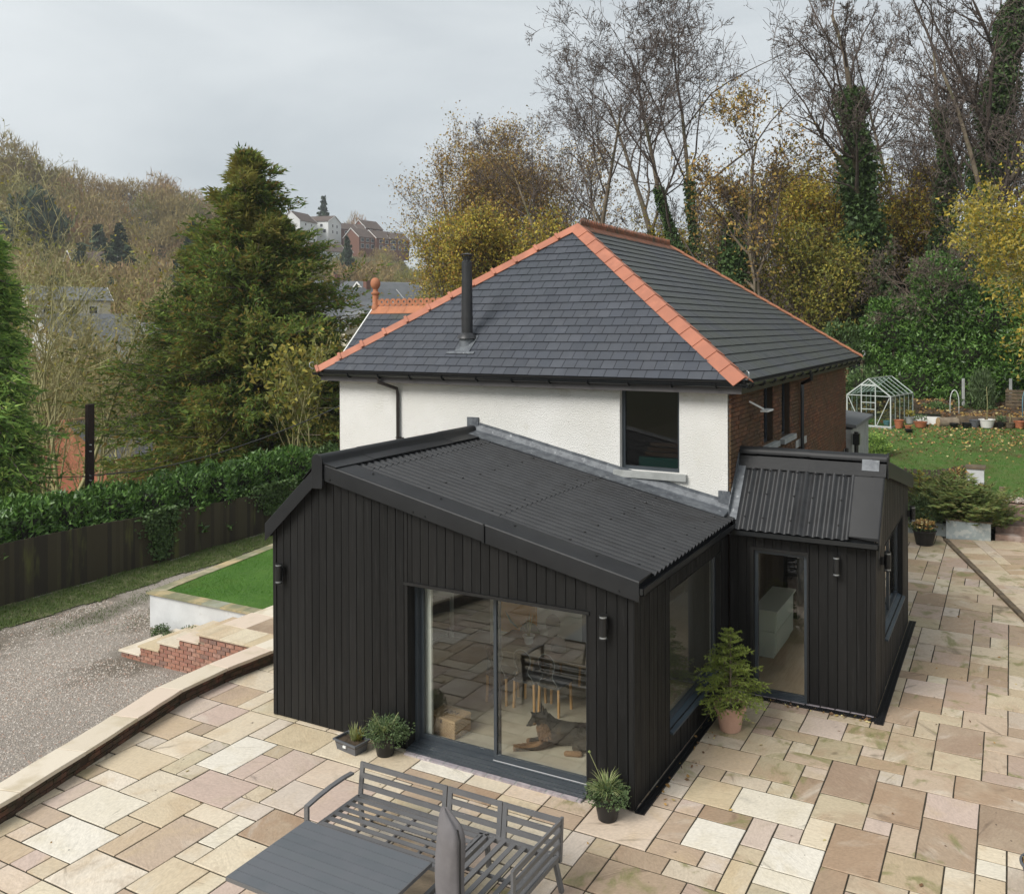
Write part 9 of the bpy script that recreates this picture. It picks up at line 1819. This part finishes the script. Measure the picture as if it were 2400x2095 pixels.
# hillside woodland: crown shells of twigs, joined (nobody could count it)
g = np.random.default_rng(77)
def crownproto(n, size, tall, seed, aspect=.3, cone=False):
    gg = np.random.default_rng(seed); d = gg.normal(size=(n, 3)); d /= np.linalg.norm(d, axis=1)[:, None]; r_ = .45 + .55 * gg.random((n, 1)) ** .5; lump = 1 + .22 * np.sin(d[:, :1] * 5 + seed) * np.sin(d[:, 1:2] * 6 + seed) + .14 * np.sin(d[:, 2:] * 9)
    P = d * r_ * lump * np.array([1, 1, tall]) + np.array([0, 0, tall])
    if cone: hh = gg.random((n, 1)) ** 1.3; a_ = gg.random((n, 1)) * 6.283; rr = (1 - hh) * (.55 + .45 * gg.random((n, 1))) * (1 + .2 * np.sin(a_ * 5 + hh * 20)); P = np.concatenate([np.cos(a_) * rr, np.sin(a_) * rr, hh * 2 * tall], 1)
    return leaves(gg, P, size, aspect * 1.1, tri=True, D=d * .6 + np.array([0, 0, .7 if not cone else -.2]), jit=.5)
protos = [crownproto(620, .24, 1.15, s, aspect=.2) for s in range(6)]
cprot = [crownproto(420, .34, 1.4, s + 20, aspect=.4, cone=True) for s in range(3)]
def scatter(name, m, n, thr, rrg, hrg, pl_, seed, dens=None, kind='stuff', sink=.25):
    gg = np.random.default_rng(seed); parts = []
    for _ in range(n):
        th_ = gg.uniform(*thr); r0, r1 = rrg(th_); r_ = r0 + (r1 - r0) * gg.random() ** .85; x = 4.1 - r_ * math.sin(R(th_)); y = -9.7 + r_ * math.cos(R(th_))
        if dens is not None and gg.random() > dens(x, y, th_, r_): continue
        z = float(hterr(x, y)); h_ = gg.uniform(*hrg); V, F = pl_[gg.integers(len(pl_))]; a_ = gg.random() * 6.283; c_, s_ = math.cos(a_), math.sin(a_); W_ = V * np.array([h_ * .42, h_ * .42, h_ * .44]); parts.append((np.stack([W_[:, 0] * c_ - W_[:, 1] * s_ + x, W_[:, 0] * s_ + W_[:, 1] * c_ + y, W_[:, 2] + z - h_ * sink], -1), F))
    V, F = joinVF(parts); o = fastmesh(name, V, F, m); o['kind'] = kind; return o
HSE = [(o.location.x, o.location.y) for o in COL.objects if o.parent is None and o.name.split('.')[0] in ('hill_house', 'terrace', 'valley_house', 'bay_house', 'hill_shed', 'hilltop_house')]
def clear(x, y, th_, r_):
    k = 1.
    for hx, hy in HSE:
        dx, dy = hx - 4.1, hy + 9.7; L = math.hypot(dx, dy); ux_, uy_ = dx / L, dy / L; al = (x - 4.1) * ux_ + (y + 9.7) * uy_; la = abs(-(x - 4.1) * uy_ + (y + 9.7) * ux_)
        if L - 16 < al < L + 6 and la < 8.5: return 0
    return k
rr_ = lambda th_: (150, float(ridge_r(th_)) * 1.0)
scatter('hillside_woodland', 'hilltwig', 470, (44.5, 64), rr_, (8, 13), protos, 1, clear)
scatter('hillside_olive_wood', 'hillolive', 120, (44.5, 64), rr_, (7, 12), protos, 2, clear)
scatter('ridge_trees', 'hilltwig', 90, (45, 64), lambda th_: (float(ridge_r(th_)) * .99, float(ridge_r(th_)) * 1.05), (6, 11), protos, 3)
scatter('hedgerow_wood', 'hillolive', 90, (36, 44.5), lambda th_: (195, 315), (5, 9), protos, 4, clear)
scatter('hillside_scrub', 'hilltwig', 100, (35, 44.5), lambda th_: (195, 330), (4, 8), protos, 5, clear)
scatter('valley_wood', 'hillolive', 50, (47, 64), lambda th_: (78, 150), (6, 10), protos, 6, clear)
scatter('valley_scrub', 'hilltwig', 50, (46, 64), lambda th_: (80, 150), (7, 12), protos, 7, clear)
scatter('distant_wood', 'hilltwig', 70, (0, 36), lambda th_: (330, 420), (10, 16), protos, 8)
scatter('russet_wood', 'hillorange', 34, (45, 64), rr_, (6, 10), protos, 11, clear)
scatter('dark_conifers', 'hillgreen', 26, (44.5, 64), rr_, (6, 10), cprot, 12, clear)
# single trees one can pick out on the hill
def ftree(label, px_, dep, h_, m, pl__, sx=1., name='hill_tree', cat='tree', z=None):
    x = 4.125 + dep * (q(px_) * .893396 - .44927); y = -9.706 + dep * (q(px_) * .449259 + .89339); z = float(hterr(x, y)) if z is None else z
    V, F = pl__; o = fastmesh(name, V * np.array([h_ * .42 * sx, h_ * .42 * sx, h_ * .44]), F, m); o.location = (x, y, z - .5); tag(o, label, cat)
ftree('big dark round conifer on the left hillside', 80, 215, 17, 'hillgreen', crownproto(1500, .26, 1.15, 61, .5), 1.0)
ftree('dark conifer left of the hillside house', 190, 200, 9, 'hillgreen', cprot[0], 1.3); ftree('dark conifer above the hillside house roof', 232, 212, 12, 'hillgreen', cprot[1], 1.2); ftree('broad blue green conifer right of the hillside house', 282, 190, 14, 'hillgreen', crownproto(1500, .22, 1.4, 62, .45, cone=True), 1.2)
ftree('olive yellow round tree in the middle of the hillside', 335, 205, 10, 'hillolive', crownproto(1400, .22, 1., 63, .4), 1.1); ftree('orange beech between the valley houses and the huge conifer', 372, 118, 9, 'hillorange', crownproto(1800, .18, 1.1, 64, .45), 1.0); ftree('small red shrub on the hillside', 325, 190, 4, 'hillorange', protos[1], 1.2)
ftree('dark conifer behind the left shoulder of the huge conifer', 455, 160, 15, 'hillgreen', crownproto(1500, .22, 1.4, 65, .45, cone=True), 1.1)
ftree('slim dark conifer on the skyline behind the balcony house', 760, 350, 15, 'hillgreen', cprot[2], .8); ftree('narrow dark conifer among brown trees below the brick houses', 815, 250, 15, 'hillgreen', crownproto(1300, .24, 1.4, 66, .45, cone=True), .75)
ftree('clipped dark hedge mass under the white bungalow gable', 770, 292, 7, 'hillgreen', protos[2], 2.0); ftree('golden brown round tree below the ochre bungalow', 800, 262, 12, 'hillolive', crownproto(1400, .2, 1., 67, .35), 1.3); ftree('bare round tree on the skyline beside the brick dormers', 836, 372, 13, 'hilltwig', crownproto(900, .3, 1.1, 68, .12), .9)
ftree('small dark cypress beside the white hut', 785, 235, 8, 'hillgreen', cprot[1], .5); ftree('bright yellow bush above the white hut', 762, 258, 4, 'brightyellow', protos[3], 1.2); ftree('grey brown wide tree above the long terrace', 820, 215, 13, 'hilltwig', crownproto(2200, .2, 1., 69, .14), 1.6); ftree('brown thicket tree right above the long terrace', 885, 220, 14, 'hilltwig', crownproto(1800, .2, 1., 70, .14), 1.3)
for k, (px_, h_) in enumerate(((178, 11), (370, 12), (400, 11), (690, 10), (870, 9), (60, 12), (20, 14))): ftree(['bare fan shaped tree on the left skyline', 'bare skyline tree left of the copper one', 'round coppery skyline tree left of the huge conifer', 'bare skyline tree above the gabled white house', 'reddish bare skyline tree above the brick row', 'leafy brown skyline tree at the far left', 'tall brown skyline tree in the top left corner of the hill'][k], px_, [255, 280, 283, 345, 378, 256, 252][k], h_, 'hilltwig', crownproto(900, .3, 1.1, 80 + k, .12), 1.1)
# ------------------------------------------------------------------ thin autumn haze in the valley air
hz = struct(build('haze', MB().box(-420, -60, -12, 180, 460, 68), None), 'stuff')
hm = bpy.data.materials.new('haze_air'); hm.use_nodes = True; ht = hm.node_tree; ht.nodes.clear(); pv = ht.nodes.new('ShaderNodeVolumePrincipled'); pv.inputs['Color'].default_value = (.93, .95, 1, 1); pv.inputs['Density'].default_value = .00035; pv.inputs['Anisotropy'].default_value = .2
ho = ht.nodes.new('ShaderNodeOutputMaterial'); ht.links.new(pv.outputs[0], ho.inputs['Volume']); hz.data.materials.append(hm)
